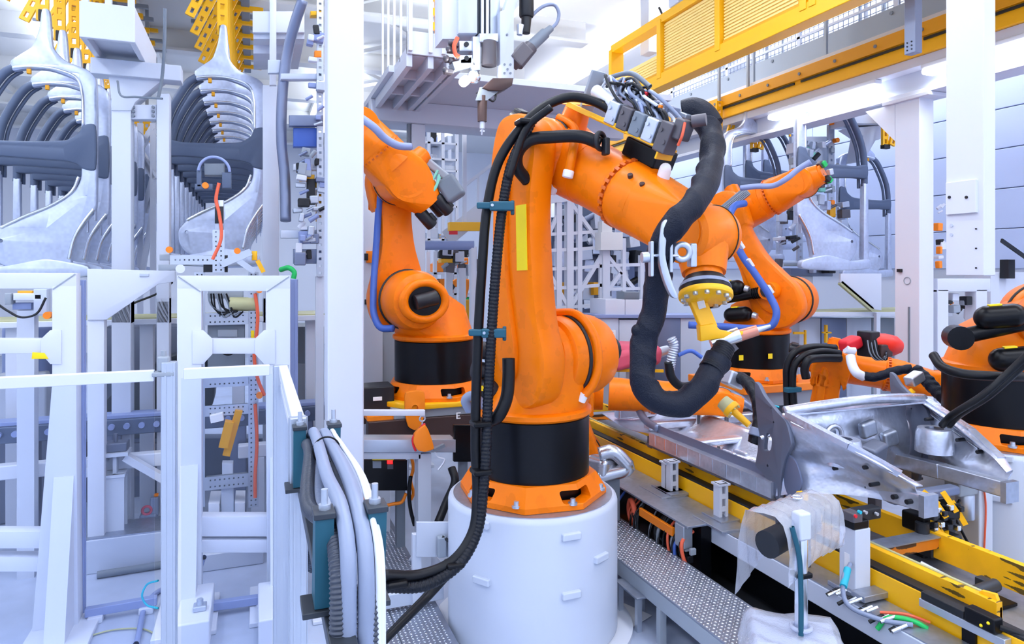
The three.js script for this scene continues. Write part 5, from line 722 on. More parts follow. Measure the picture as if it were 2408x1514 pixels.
{ // grey support beam with posts
  const o = site('support_beam', 'long grey aluminium support beam along the conveyor carrying upright posts', 'beam', [2.77, 0, -4]);
  W(o).bb(2.68, 2.855, YB - .11, YB, -8.5, -1.2, .006).mesh('beam', M.cool, o); W(o).bb(2.685, 2.85, YB - .004, YB + .006, -8.5, -1.2).mesh('top_strip', M.zinc, o);
  for (const z of [-7.6, -6.0, -4.6, -2.05]) W(o).bb(2.72, 2.82, 0, YB - .1, z - .05, z + .05, .006).mesh('leg', M.alu, o);
  for (const [x0, z] of [[0, -3.55], [0, -4.2]]) W(o).rb([2.74, YB + .012, z], [.2, .016, .3], .004).mesh('joint_plate', M.zinc, o);
  const post = (px, py, y1, lab, w = .07, slots = true) => { const d = dY(py, YB + .01), p = at(px, py, d), x = 2.79, z = atX(px, py, x).z; const s = site('support_post', lab, 'post', [x, YB, z]); W(s).rb([x, YB + .018, z], [.15, .024, .2], .004).mesh('foot_plate', M.zinc, s); const b = W(s); if (slots) { b.add(punched(.065, y1 - YB, .012, 1, 3, .028, .05), MT([x, YB, z + .02])); b.bb(x - .034, x - .024, YB, y1, z - .03, z + .03).bb(x + .024, x + .034, YB, y1, z - .03, z + .03).bb(x - .045, x + .045, y1 - .012, y1, z - .04, z + .04); } else b.bb(x - w / 2, x + w / 2, YB, y1, z - w / 2, z + w / 2, .006); b.mesh('upright', M.white2, s); return s; };
  post(1570, 1135, .72, 'slim slotted white post on the support beam, farthest of three'); post(1580 - 0, 1150, .74, 'slotted white post on the support beam under the car sill, middle one'); post(1695, 1212, .74, 'slotted white post on the support beam under the car sill, nearest one');
  const big = post(2010, 1380, .83, 'large white square post on the support beam carrying a black clamp', .1, false); { const p = big.position; W(big).rb([p.x, .03 + YB, p.z + .09], [.16, .03, .08], .004).mesh('foot_clip', M.zinc, big); W(big).bb(p.x - .052, p.x - .05, .62, .7, p.z - .015, p.z + .015).mesh('type_plate', M.paper, big);
    const k = site('toggle_clamp', 'black pneumatic clamp head on the large white square post', 'clamp', [p.x, .83, p.z]); W(k).rb([p.x - .01, .85, p.z], [.1, .04, .1], .006).mesh('base', M.black, k); W(k).rb([p.x + .09, .875, p.z - .02], [.16, .06, .06], .01).mesh('jaw', M.dark, k); W(k).rb([p.x - .03, .885, p.z + .01], [.06, .05, .08], .008).mesh('valve', M.gun, k); W(k).rb([p.x + .09, .78, p.z - .04], [.05, .16, .05], .006).mesh('cylinder', M.alu, k); for (const [a, b, c, m] of [[-.05, .9, .04, M.red], [-.02, .915, .04, M.cyan], [.04, .9, .02, M.alu], [.12, .88, .015, M.alu]]) W(k).cyl([p.x + a, b, p.z + c], [p.x + a, b, p.z + c + .015], .009, .009, 8).mesh('fitting', m, k); 
    tag(new MB().tube([V(p.x - .06, .66, p.z + .03), V(p.x - .16, .62, p.z + .08), V(p.x - .2, .54, p.z + .14), V(p.x - .14, .515, p.z + .26), V(p.x - .05, .52, p.z + .36)], .011, 40, 8).mesh('sensor_cable', M.greyHose), 'grey sensor cable from the large white square post to the beam', 'cable');
    tag(new MB().cyl([p.x - .1, .65, p.z + .05], [p.x - .18, .6, p.z + .1], .017, .017, 12).mesh('cable_plug', M.cyan), 'turquoise cable plug beside the large white square post', 'plug'); }
  const fit = site('hose_fittings', 'cluster of chrome hose fittings on the near part of the support beam', 'fittings', [2.72, YB, -2.35]); for (let k = 0; k < 14; k++) { const z = -2.62 + k * .03; W(fit).cyl([2.665 - (k % 2) * .02, YB - .02 + (k % 3) * .015, z], [2.71, YB + .012 + (k % 3) * .01, z + .02], .009, .008, 8).mesh('fitting', k % 3 ? M.bright : M.dark, fit); }
  const gn = site('cable_conduit', 'bright green earth cable bending over the support beam end', 'cable', [2.75, YB, -2.1]); W(gn).tube([V(2.66, .46, -2.32), V(2.69, .52, -2.29), V(2.76, .526, -2.22), V(2.8, .505, -2.18)], .011, 24, 8).mesh('cable', M.green, gn); W(gn).tube([V(2.7, .52, -2.34), V(2.77, .535, -2.26), V(2.84, .515, -2.2)], .007, 20, 6).mesh('red_wire', M.hoseRed, gn);
}
{ // yellow conveyor bed
  const o = site('conveyor_bed', 'yellow steel conveyor bed under the car floor', 'conveyor', [3.2, 0, -4]);
  W(o).bb(2.862, 2.9, .44, .62, -9, -1.72, .006).mesh('near_side', M.yellow, o); W(o).bb(2.88, 2.9, .1, .44, -9, -1.74).mesh('underframe', M.black, o); W(o).bb(3.56, 3.6, .1, .55, -9, -1.6, .006).mesh('far_side', M.yellow, o); W(o).bb(2.9, 3.56, .5, .52, -9, -1.7).mesh('deck', M.zinc, o); W(o).bb(2.866, 2.93, .62, .632, -9, -1.72).mesh('slide_strip', M.dark, o); W(o).bb(2.9, 3.56, .1, .5, -1.76, -1.72).mesh('end_plate', M.yellow, o);
  const st = studs(2.95, 3.4, -6, -2.6, .521, .03); st.position.set(-o.position.x, 0, -o.position.z); o.add(st);
  for (const x of [2.95, 3.5]) for (const z of [-8.5, -6.5, -4.5, -2.0]) W(o).bb(x - .05, x + .05, 0, .12, z - .05, z + .05).mesh('foot', M.dark, o);
  W(o).bb(2.85, 2.862, .49, .575, -2.06, -2.0).mesh('stop_plate', M.black, o); W(o).bb(2.82, 2.862, .575, .612, -2.24, -1.86, .004).mesh('sensor_rail', M.alu, o);
  const s = site('sensor_unit', 'black sensor unit with yellow lights on the near end of the conveyor', 'sensor', [2.83, .55, -1.95]); W(s).rb([2.842, .63, -2.13], [.045, .035, .2], .005).mesh('cover', M.dark, s); W(s).rb([2.84, .645, -1.96], [.055, .064, .13], .008).mesh('body', M.black, s); for (const z of [-1.9, -1.87]) W(s).sph([2.812, .645 + (z + 1.88) * .8, z - .05], .007, null, 8, 6).mesh('light', M.lemon, s); W(s).tube([V(2.85, .64, -1.9), V(2.91, .62, -1.82), V(2.98, .55, -1.75)], .012, 16, 8).mesh('cable', M.rubber, s);
  // skid
  const k = site('skid', 'worn yellow transport skid with two rails and cross members under the car floor', 'skid', [3.18, .56, -4]);
  W(k).bb(2.952, 2.99, .545, .685, -8, -1.98, .004).mesh('near_rail', M.worn, k); W(k).bb(2.985, 3.0, .66, .69, -8, -2.0).mesh('rail_strip', M.olive, k); W(k).bb(3.4, 3.44, .56, .70, -8, -1.5, .004).mesh('far_rail', M.worn, k);
  for (const z of [-2.62, -3.62, -4.7, -6]) { W(k).bb(2.99, 3.4, .62, .68, z - .04, z + .04, .004).mesh('cross_member', M.brown, k); W(k).bb(2.99, 3.4, .68, .686, z - .05, z + .05).mesh('cross_cap', M.zinc, k); }
  W(k).ext(shp([[0, 0], [.12, 0], [.12, .05], [.08, .1], [.02, .11], [0, .06]], [roundHole(.06, .05, .025)]), .02, .003, MT([2.97, .6, -1.98], [0, Math.PI / 2, 0])).mesh('lug', M.yellow, k);
  const st2 = site('stop_mechanism', 'dark steel stop mechanism lying between the skid rails', 'mechanism', [3.2, .52, -2.25]); W(st2).rb([3.12, .57, -2.25], [.06, .1, .06], .006).mesh('block', M.gun, st2); W(st2).cyl([3.12, .6, -2.2], [3.3, .6, -2.22], .03, .03, 14).mesh('shaft', M.darkSteel, st2); W(st2).rb([3.28, .57, -2.25], [.05, .1, .08], .006).mesh('block', M.darkSteel, st2); W(st2).rb([3.2, .53, -2.25], [.3, .015, .2], .003).mesh('base', M.black, st2); W(st2).cyl([3.06, .66, -2.42], [3.12, .62, -2.3], .012, .012, 10).mesh('spindle', M.alu, st2);
}
// gearbox and cable chest under the support beam, far part
{
  const o = site('cable_chest', 'open cable chest full of black wiring beside the walkway', 'chest', [2.6, 0, -4.6]); const x0 = 2.5, x1 = 2.675, Y = .5;
  W(o).bb(x0, x1, Y, Y + .014, -4.62, -3.55, .003).mesh('lid', M.zinc, o); W(o).bb(x0 + .1, x1, .1, Y, -4.62, -3.55).mesh('back', M.black, o); W(o).bb(x0, x1, Y - .1, Y, -4.66, -4.58).mesh('end_block', M.gun, o);
  { const a = atX(1527, 1190, x0), b = atX(1580, 1222, x0); W(o).bb(x0 - .012, x0 + .01, .40, .455, -4.1, -3.7, .003).mesh('yellow_strip', M.orangeS, o); W(o).bb(x0 - .008, x0 + .06, .36, .5, -3.68, -3.58, .006).mesh('bracket', M.alu, o); }
  for (let k = 0; k < 26; k++) { const z = -4.55 + rnd() * .95; W(o).tube([V(x0 + .08, .44 + rnd() * .05, z), V(x0 + .0 - rnd() * .02, .34 + rnd() * .08, z + .02), V(x0 - .01 + rnd() * .05, .2 + rnd() * .1, z + .06 * rnd()), V(x0 + .06 + rnd() * .04, .12 + rnd() * .05, z + .1)], .006 + rnd() * .006, 18, 6).mesh('wire', [M.rubber, M.dark, M.rubber, M.grey2, M.hoseRed, M.dark, M.blueHose][k % 7], o); }
  { const p = V(x0 + .02, .38, -4.25); W(o).add(new THREE.TorusGeometry(.07, .02, 8, 24), MT([p.x, p.y, p.z], [0, 1.3, 0])).mesh('orange_ring', M.hoseRed, o); }
  for (let k = 0; k < 8; k++) W(o).rb([x0 + .03, .3 + (k % 2) * .06, -3.75 + k * .03], [.04, .04, .022], .004).mesh('connector', k % 2 ? M.grey : M.dark, o);
  const g = site('gear_housing', 'curved silver sheet cover beside the front robot drum', 'cover', [2.3, 0, -5.2]); W(g).add(sweep([[1408, 1068], [1440, 1062], [1470, 1088], [1478, 1100], [1440, 1112], [1405, 1120]].map(p => at(p[0], p[1], 4.8)), () => .05, 30, 12)).mesh('cover', M.steel, g); const p = at(1435, 1095, 4.85); W(g).rb([p.x, p.y - .02, p.z - .05], [.28, .16, .2], .05, [0, .3, -.15], 3).mesh('housing', M.steel, g); W(g).bb(p.x - .08, p.x + .08, .305, p.y - .08, p.z - .1, p.z, .006).mesh('stand', M.grey2, g);
}
// plastic wrapped camera on a pole
{
  const p = at(1884, 1480, 2.93), X = p.x, Zc = p.z;
  const o = site('wrapped_camera', 'camera on a steel pole wrapped in clear plastic film', 'camera', [X, 0, Zc]);
  const yT = at(1884, 1240, 2.93).y; W(o).rcyl([X, .5, Zc], [X, yT, Zc], .027, .004, 20).mesh('pole', M.bright, o); W(o).rb([X, yT + .01, Zc], [.065, .12, .06], .012).mesh('pole_head', M.white2, o); W(o).rb([X, yT - .2, Zc], [.07, .022, .066], .006).mesh('strap', M.black, o);
  W(o).tube([V(X - .07, yT + .02, Zc + .02), V(X - .045, yT - .1, Zc + .035), V(X - .035, yT - .25, Zc + .035), V(X - .03, .53, Zc + .03)], .011, 30, 8).mesh('cable', M.teal, o);
  const fA = at(1806, 1258, 2.98), fB = at(1922, 1212, 3.2); const m = frame(fA.clone().lerp(fB, .5), fB.clone().sub(fA), V(0, 1, 0)); const f = g => { const b = W(o); b.m.multiply(m); g(b); return b; };
  f(b => b.cyl([-.2, -.04, 0], [.08, -.02, 0], .06, .055, 24)).mesh('camera_body', M.dark, o); f(b => b.rb([.04, .0, 0], [.22, .1, .1], .01)).mesh('camera_housing', M.gun, o);
  // film: folded sheet with creases, open at the front
  const N = 34, K = 14, pos = [], idx = []; const prof = [[-.15, -.27], [-.145, -.16], [-.13, -.05], [-.115, .03], [-.1, .085], [-.05, .1], [0, .102], [.05, .098], [.1, .085], [.112, .03], [.12, -.05], [.125, -.13], [.12, -.2], [.11, -.22]];
  for (let i = 0; i <= N; i++) for (let j = 0; j < K; j++) { const t = i / N, x = -.22 + .46 * t, [z, y] = prof[j]; const w = .012 * (vn(t, j / K, 9, 5, 3) - .5) + .008 * Math.sin(i * 1.3 + j * 2.1); const open = j < 3 ? Math.max(0, 1 - t * 1.8) : Math.max(0, .5 - t); pos.push(x + (j < 2 ? w * .5 : 0), y * (j < 3 || j > 10 ? .55 + .6 * open : 1) + w, z * (1 - .1 * t) + w * .8); }
  for (let i = 0; i < N; i++) for (let j = 0; j < K - 1; j++) { const a = i * K + j; idx.push(a, a + 1, a + K, a + 1, a + K + 1, a + K); }
  const g = new THREE.BufferGeometry(); g.setAttribute('position', new THREE.Float32BufferAttribute(pos, 3)); g.setIndex(idx); g.computeVertexNormals(); f(b => b.add(g)).mesh('plastic_film', M.film, o);
  f(b => b.add(new THREE.TorusGeometry(.022, .006, 6, 18), MT([.06, .108, -.02], [Math.PI / 2, 0, 0]))).mesh('film_eyelet', M.bright, o);
  const bc = at(1868, 1500, 2.93), bx = bc.x, bz = bc.z, top = .53, rt = .95;
  const c = site('wrapped_box', 'box wrapped in shiny clear plastic film under the camera pole', 'box', [bx, .304, bz]);
  W(c).rb([bx, (top + .308) / 2, bz], [.30, top - .308, .34], .012, [0, rt, 0]).mesh('carton', M.white, c);
  { const N2 = 18, ps = [], ix = []; for (let i = 0; i <= N2; i++) for (let j = 0; j <= N2; j++) { const u = i / N2 - .5, v = j / N2 - .5, e = Math.max(Math.abs(u), Math.abs(v)); ps.push(u * .4, .012 * Math.abs(Math.sin(u * 9 + v * 5)) + .012 * vn(i / N2 * .99, j / N2 * .99, 7, 7, 8) - (e > .43 ? .16 * (e - .43) / .07 : 0), v * .44); } for (let i = 0; i < N2; i++) for (let j = 0; j < N2; j++) { const a = i * (N2 + 1) + j; ix.push(a, a + 1, a + N2 + 1, a + 1, a + N2 + 2, a + N2 + 1); } const gg = new THREE.BufferGeometry(); gg.setAttribute('position', new THREE.Float32BufferAttribute(ps, 3)); gg.setIndex(ix); gg.computeVertexNormals(); const w = W(c); w.add(gg, MT([bx, top + .004, bz], [0, rt, 0])); w.mesh('plastic_film', M.film, c); W(c).add(new THREE.TorusGeometry(.04, .01, 6, 20), MT([X, top + .035, Zc], [Math.PI / 2, 0, 0])).mesh('tape_collar', M.film, c); }
}
// ---------------------------------------------------------------- bare car front floor on the skid
// sheet: smooth surface through a grid of points, given a thickness
function sheet(rows, n = 18, th = .006, bumps = 0, sd = 1) {
  const R = rows.map(r => new THREE.CatmullRomCurve3(r.map(p => V(...p)), false, 'catmullrom', .4)), pos = [];
  for (let j = 0; j <= n; j++) { const col = new THREE.CatmullRomCurve3(R.map(c => c.getPoint(j / n)), false, 'catmullrom', .4); for (let i = 0; i <= n; i++) { const p = col.getPoint(i / n); pos.push(p); } }
  const N = n + 1, at2 = (i, j) => pos[Math.max(0, Math.min(n, j)) * N + Math.max(0, Math.min(n, i))], nor = [];
  for (let j = 0; j <= n; j++) for (let i = 0; i <= n; i++) nor.push(at2(i + 1, j).clone().sub(at2(i - 1, j)).cross(at2(i, j + 1).clone().sub(at2(i, j - 1))).normalize());
  const P = [], idx = []; for (let s = 0; s < 2; s++) for (let k = 0; k < pos.length; k++) { const b = bumps ? bumps * (vn((k % N) / n * .999, Math.floor(k / N) / n * .999, 6, 6, sd) - .5) : 0; const v = pos[k].clone().addScaledVector(nor[k], b + (s ? -th : 0)); P.push(v.x, v.y, v.z); }
  const o2 = pos.length; for (let j = 0; j < n; j++) for (let i = 0; i < n; i++) { const a = j * N + i, b = a + 1, c = a + N, d = c + 1; idx.push(a, b, c, b, d, c, o2 + a, o2 + c, o2 + b, o2 + b, o2 + c, o2 + d); }
  for (let k = 0; k < n; k++) for (const [a, b] of [[k, k + 1], [n * N + k + 1, n * N + k], [(k + 1) * N, k * N], [k * N + n, (k + 1) * N + n]]) idx.push(a, o2 + a, b, b, o2 + a, o2 + b);
  const g = new THREE.BufferGeometry(); g.setAttribute('position', new THREE.Float32BufferAttribute(P, 3)); g.setIndex(idx); const h = g.toNonIndexed(); h.computeVertexNormals(); return toCreasedNormals(h, .7);
}
{
  const CX = 3.46, o = site('car_underbody', 'bare silver car floor and front end in sheet metal lying on the yellow skid', 'car body', [CX, .75, -3.9]);
  const mir = p => [2 * CX - p[0], p[1], p[2]], sides = [[p => p, 0], [mir, 1]];
  // floor pan with tunnel
  { const rows = []; for (let i = 0; i <= 8; i++) { const z = -3.24 - i * .27, r = []; for (let j = 0; j <= 10; j++) { const u = j / 10 * 2 - 1, t = Math.exp(-Math.pow(u / .22, 2)); r.push([CX + u * .57, .80 + .11 * t - .035 * Math.exp(-Math.pow((Math.abs(u) - .55) / .22, 2)) * (i > 0 && i < 4 ? 1 : .3) + (i == 0 ? .03 : 0) + .02 * Math.sin(i * 1.7) * (1 - t), z]); } rows.push(r); } const b = W(o); b.add(sheet(rows, 48, .006, .012, 3)); b.mesh('floor_pan', M.carBody, o); }
  for (const [f, k] of sides) {
    const b = W(o), P = f([2.85, 0, 0])[0], Q = f([2.93, 0, 0])[0], x0 = Math.min(P, Q), x1 = Math.max(P, Q);
    b.hull([[-3.22, 0], [-4.55, .0], [-4.75, .05], [-5.3, .08]].slice(0, 2).flatMap(([z, dy]) => [V(x0, .75 + dy, z), V(x1, .75 + dy, z), V(x0, .845 + dy, z), V(x1, .85 + dy, z)]), .3); b.mesh('sill', M.carBody, o);
    const fl = W(o); const xf = f([2.905, 0, 0])[0]; fl.bb(xf - .004, xf + .004, .845, .905, -4.5, -3.2, .002); fl.add(sweep([f([2.905, .88, -4.5]), f([2.91, .9, -4.68]), f([2.93, .95, -4.82]), f([2.96, 1.0, -4.9]), f([3.0, 1.03, -5.2])].map(p => V(...p)), () => .03, 24, 8)); fl.mesh('sill_flange', M.bodyMid, o);
    for (let q = 0; q < 9; q++) { const z = -3.35 - q * .14; W(o).bb(x0 - .002, x0 + .004, .76, .842, z - .004, z + .004).mesh('weld_bead', M.bright, o); }
    W(o).bb(x0 + .0, x1, .735, .75, -4.6, -3.2).mesh('sill_seam', M.gun, o);
    // front pillar foot, a big punched plate
    const sgn = k ? -1 : 1; const out = [[-3.20, .75], [-3.30, .86], [-3.38, .90], [-3.36, 1.0], [-3.36, 1.15], [-3.38, 1.30], [-3.385, 1.41], [-3.35, 1.40], [-3.30, 1.34], [-3.2, 1.27], [-3.12, 1.22], [-3.08, 1.1], [-3.13, 1.0], [-3.16, .88], [-3.17, .75]];
    const pl = W(o); pl.ext(shp(smooth(out, 90, .3), [roundHole(-3.22, 1.2, .012), roundHole(-3.27, .93, .014), roundHole(-3.24, 1.28, .01), smooth([[-3.3, 1.02], [-3.25, 1.03], [-3.24, 1.1], [-3.28, 1.12]], 16)]), .03, .006, new THREE.Matrix4().makeBasis(V(0, 0, 1), V(0, 1, 0), V(-1, 0, 0)).setPosition(f([2.90, 0, 0])[0], 0, 0), 2); pl.mesh('pillar_plate', M.bodyGrey, o);
    // inner fender (apron): outer curve from pillar down to the nose
    const ap = W(o); ap.add(sheet([
      [[2.95, 1.262, -3.16], [3.0, 1.205, -2.97], [3.06, 1.135, -2.75], [3.11, 1.075, -2.6], [3.15, 1.01, -2.48]],
      [[2.88, 1.265, -3.16], [2.92, 1.21, -2.97], [2.98, 1.14, -2.75], [3.03, 1.085, -2.6], [3.1, 1.02, -2.48]],
      [[2.885, 1.17, -3.16], [2.935, 1.11, -2.98], [3.01, 1.06, -2.77], [3.06, 1.02, -2.62], [3.12, .98, -2.49]],
      [[2.90, 1.02, -3.17], [2.99, 1.0, -3.0], [3.06, .985, -2.8], [3.10, .965, -2.63], [3.14, .945, -2.5]],
      [[2.875, .9, -3.18], [2.96, .93, -3.02], [3.07, .93, -2.82], [3.12, .92, -2.64], [3.15, .91, -2.5]],
      [[2.87, .77, -3.2], [2.92, .83, -3.04], [3.05, .87, -2.82], [3.12, .885, -2.65], [3.15, .885, -2.5]]].map(r => r.map(f)), 34, .006, .01, 5 + k)); ap.mesh('inner_fender', M.carBody, o);
    const wh = W(o); wh.ext(shp(smooth([[-3.15, .79], [-3.17, .93], [-3.13, 1.03], [-3.06, 1.0], [-3.02, .9], [-3.05, .83]], 40, .4)), .012, .003, new THREE.Matrix4().makeBasis(V(0, 0, 1), V(0, 1, 0), V(-1, 0, 0)).setPosition(f([2.90, 0, 0])[0], 0, 0), 2); wh.mesh('closing_plate', M.bodyMid, o);
    for (const q of [0, 1, 2]) W(o).tube([[2.9 + q * .012, 1.225 - q * .02, -3.1], [2.96 + q * .012, 1.165 - q * .02, -2.9], [3.01 + q * .012, 1.11 - q * .02, -2.72]].map(f).map(p => V(p[0] - (k ? -.012 : .012), p[1], p[2])), .006, 20, 6).mesh('press_bead', M.bright, o);
    const up = W(o); up.bar(f([2.9, 1.265, -3.14]), f([2.99, 1.155, -2.78]), .05, .03).bar(f([2.99, 1.155, -2.78]), f([3.08, 1.06, -2.55]), .045, .028); up.mesh('upper_rail', M.carBody, o);
    const ra = W(o); ra.bar(f([3.0, .86, -3.3]), f([3.13, .915, -2.85]), .075, .09, V(0, 1, 0), .008).bar(f([3.13, .915, -2.86]), f([3.16, .93, -2.46]), .07, .085, V(0, 1, 0), .008); const rm = ra.mesh('front_rail', M.carBody, o);
    for (const z of [-2.52, -2.6, -2.78]) { const p = f([3.118, .925, z]); W(o).cyl([p[0] - .03, p[1], z], [p[0] + .03, p[1], z], .013, .013, 12).mesh('rail_bore', M.dark, rm); }
    const tw = W(o); tw.lathe([[.05, .0], [.09, .0], [.1, -.03], [.105, -.14]], MT([f([3.1, 0, 0])[0], 1.15, -2.93]), 24); tw.mesh('strut_tower', M.carBody, o);
    for (const [y, z] of [[1.18, -3.02], [1.09, -2.98], [1.0, -2.9], [1.06, -2.7], [.98, -2.66], [1.1, -2.82]]) { const p = f([3.03, y, z]); W(o).cyl([p[0] - .03, y, z], [p[0] + .03, y, z], .011, .011, 10).mesh('hole_rim', M.dark, o); }
    W(o).bar(f([3.16, .92, -2.47]), f([3.16, .92, -2.44]), .1, .11).mesh('rail_flange', M.zinc, o);
  }
  for (const x of [3.06, 3.16, 3.26, 3.68, 3.78]) for (const [a, b] of [[-3.42, -3.78], [-3.92, -4.06], [-4.28, -4.62]]) { const m = W(o); m.rb([x, .79 + .01 * Math.sin(x * 9), (a + b) / 2], [.035, .05, Math.abs(b - a)], .016, [0, 0, 0], 3); m.mesh('floor_bead', M.carBody, o); }
  for (const [z, h] of [[-4.15, .045], [-4.72, .07], [-5.2, .1]]) { const b = W(o); b.rb([CX, .83 + h * .3, z], [1.06, h, .1], .02, [0, 0, 0], 2); b.mesh('cross_member', M.carBody, o); }
  { const b = W(o); b.add(sheet([[[2.94, .82, -3.26], [3.2, .83, -3.25], [3.46, .92, -3.24], [3.72, .83, -3.25], [3.98, .82, -3.26]], [[2.94, 1.0, -3.22], [3.2, 1.02, -3.18], [3.46, 1.06, -3.16], [3.72, 1.02, -3.18], [3.98, 1.0, -3.22]], [[2.94, 1.22, -3.26], [3.2, 1.24, -3.22], [3.46, 1.25, -3.2], [3.72, 1.24, -3.22], [3.98, 1.22, -3.26]]], 30, .006, .03, 9)); b.mesh('firewall', M.carBody, o); }
  { const b = W(o); b.add(sweep([V(2.9, 1.275, -3.16), V(3.15, 1.30, -3.12), V(3.46, 1.315, -3.1), V(3.77, 1.30, -3.12), V(4.02, 1.275, -3.16)], () => .03, 40, 12)); b.mesh('cowl_bar', M.carBody, o); const c = W(o); c.rb([CX, 1.26, -3.17], [1.04, .012, .12], .003); c.mesh('cowl_shelf', M.carBody, o); }
  for (const [x, y, z] of [[3.2, 1.1, -3.14], [3.5, 1.13, -3.12], [3.7, 1.05, -3.14]]) { const b = W(o); b.rb([x, y, z], [.12, .1, .05], .02, [0, 0, .2], 2); b.mesh('firewall_bracket', M.zinc, o); }
  { const b = W(o); b.add(new THREE.TorusGeometry(.06, .014, 8, 24), MT([3.2, 1.12, -3.09])); b.mesh('steering_ring', M.carBody, o); const c = W(o); c.rb([3.46, .86, -2.72], [.5, .05, .07], .015, [0, 0, 0], 2); c.mesh('engine_cross_member', M.bodyMid, o); const d = W(o); d.rb([3.38, 1.0, -2.98], [.16, .18, .1], .02, [.2, .3, .1], 2); d.mesh('engine_bracket', M.bodyGrey, o); }
  for (let q = 0; q < 14; q++) { const x = 3.0 + rnd() * .8, z = -3.5 - rnd() * 1.3; W(o).cyl([x, .78, z], [x, .835 + (Math.abs(x - CX) < .12 ? .1 : 0), z], .012, .012, 8).mesh('stud', M.gun, o); }
  for (const [a, b] of [[[3.0, 1.2, -3.2], [3.02, 1.08, -3.17]], [[2.9, 1.3, -3.3], [2.93, 1.28, -3.24]]]) { W(o).tube([V(...a), V(a[0] + .01, (a[1] + b[1]) / 2, a[2] + .02), V(...b)], .006, 12, 6).mesh('sealant_bead', M.cyan, o); }
  // feet of the body on the skid
  const s = site('locating_fixture', 'white locating blocks between the skid and the car floor', 'fixture', [CX, .68, -4]); for (const z of [-3.0, -3.7, -4.7]) for (const x of [2.97, 3.42]) W(s).rb([x, .725, z], [.05, .09, .06], .006).mesh('block', M.gun, s);
}
// black and yellow clamps under the nose
{
  const p = at(2190, 1180, 3.75), o = site('underbody_clamp', 'black and yellow pneumatic clamp unit under the nose of the car body', 'clamp', [p.x, .6, p.z]);
  W(o).rb([p.x - .02, .72, p.z - .02], [.2, .1, .14], .012).mesh('body', M.black, o); W(o).rb([p.x + .12, .68, p.z - .06], [.16, .12, .12], .012).mesh('body', M.dark, o); W(o).bb(p.x - .06, p.x + .06, .5, .68, p.z - .1, p.z, .01).mesh('foot', M.black, o);
  W(o).rb([p.x + .02, .60, p.z + .02], [.24, .1, .12], .014).mesh('body', M.dark, o); W(o).rb([p.x + .1, .77, p.z + .01], [.12, .09, .1], .012).mesh('body', M.black, o); W(o).cyl([p.x - .12, .6, p.z + .04], [p.x - .12, .74, p.z + .04], .035, .035, 16).mesh('cylinder', M.dark, o);
  for (const [a, b, c, d] of [[.12, .82, .17, .7], [-.02, .66, .03, .55], [.08, .66, .02, .6], [-.09, .78, -.01, .66], [-.04, .87, .02, .76], [.05, .88, .1, .78], [.0, .7, .06, .6], [-.1, .9, -.04, .84]]) W(o).bar([p.x + a, b, p.z + .03], [p.x + c, d, p.z + .07], .02, .028).mesh('yellow_lever', M.yellow, o);
  for (let k = 0; k < 20; k++) W(o).rb([p.x - .12 + rnd() * .28, .57 + rnd() * .24, p.z + .05 + rnd() * .03], [.03, .03, .03], .006).mesh('fitting', k % 3 ? M.dark : M.bright, o);
  const q = site('underbody_clamp', 'small yellow and black clamp below the front pillar of the car body', 'clamp', at(1890, 1190, 3.62)); { const c = q.position; W(q).rb([c.x, c.y, c.z], [.14, .1, .1], .012).mesh('body', M.dark, q); W(q).rb([c.x - .03, c.y + .06, c.z + .02], [.04, .05, .05], .006).mesh('lever', M.yellow, q); W(q).rb([c.x + .06, c.y - .06, c.z + .04], [.03, .05, .03], .006).mesh('lever', M.yellow, q); W(q).bb(c.x - .03, c.x + .03, .522, c.y, c.z - .05, c.z + .02).mesh('stem', M.gun, q); }
  const X = 4.1, z = atX(2296, 1230, X).z, w = site('support_post', 'white square post with motor under the right front of the car body', 'post', [X, 0, z]); W(w).bb(X - .06, X + .06, 0, .86, z - .06, z + .06, .008).mesh('upright', M.white2, w); W(w).rb([X - .02, .88, z], [.18, .05, .14], .008).mesh('clamp_head', M.black, w); W(w).rb([X - .16, .83, z + .02], [.16, .13, .1], .012).mesh('gearbox', M.grey, w); W(w).rcyl([X - .14, .62, z + .03], [X - .14, .77, z + .03], .05, .008, 18).mesh('motor', M.alu, w); W(w).tube([V(X - .2, .74, z + .04), V(X - .27, .68, z + .06), V(X - .2, .55, z + .06), V(X - .12, .46, z + .05), V(X - .06, .43, z + .04)], .008, 30, 6).mesh('cable', M.rubber, w); W(w).tube([V(X - .04, .82, z + .07), V(X - .02, .7, z + .07), V(X - .035, .4, z + .07)], .006, 20, 6).mesh('red_cable', M.hoseRed, w);
  for (const [px, py] of [[2352, 1070], [2352, 1165]]) { const q2 = at(px, py, 4.2), dx = q2.x - B3.x, dz = q2.z - B3.z, t = Math.atan2(dz, dx); new MB(MT([Math.cos(t) * .505, q2.y, Math.sin(t) * .505], [0, Math.PI / 2 - t, 0])).rb([0, 0, 0], [.13, .04, .03], .008).mesh('lug', M.cool, ped3); }
}
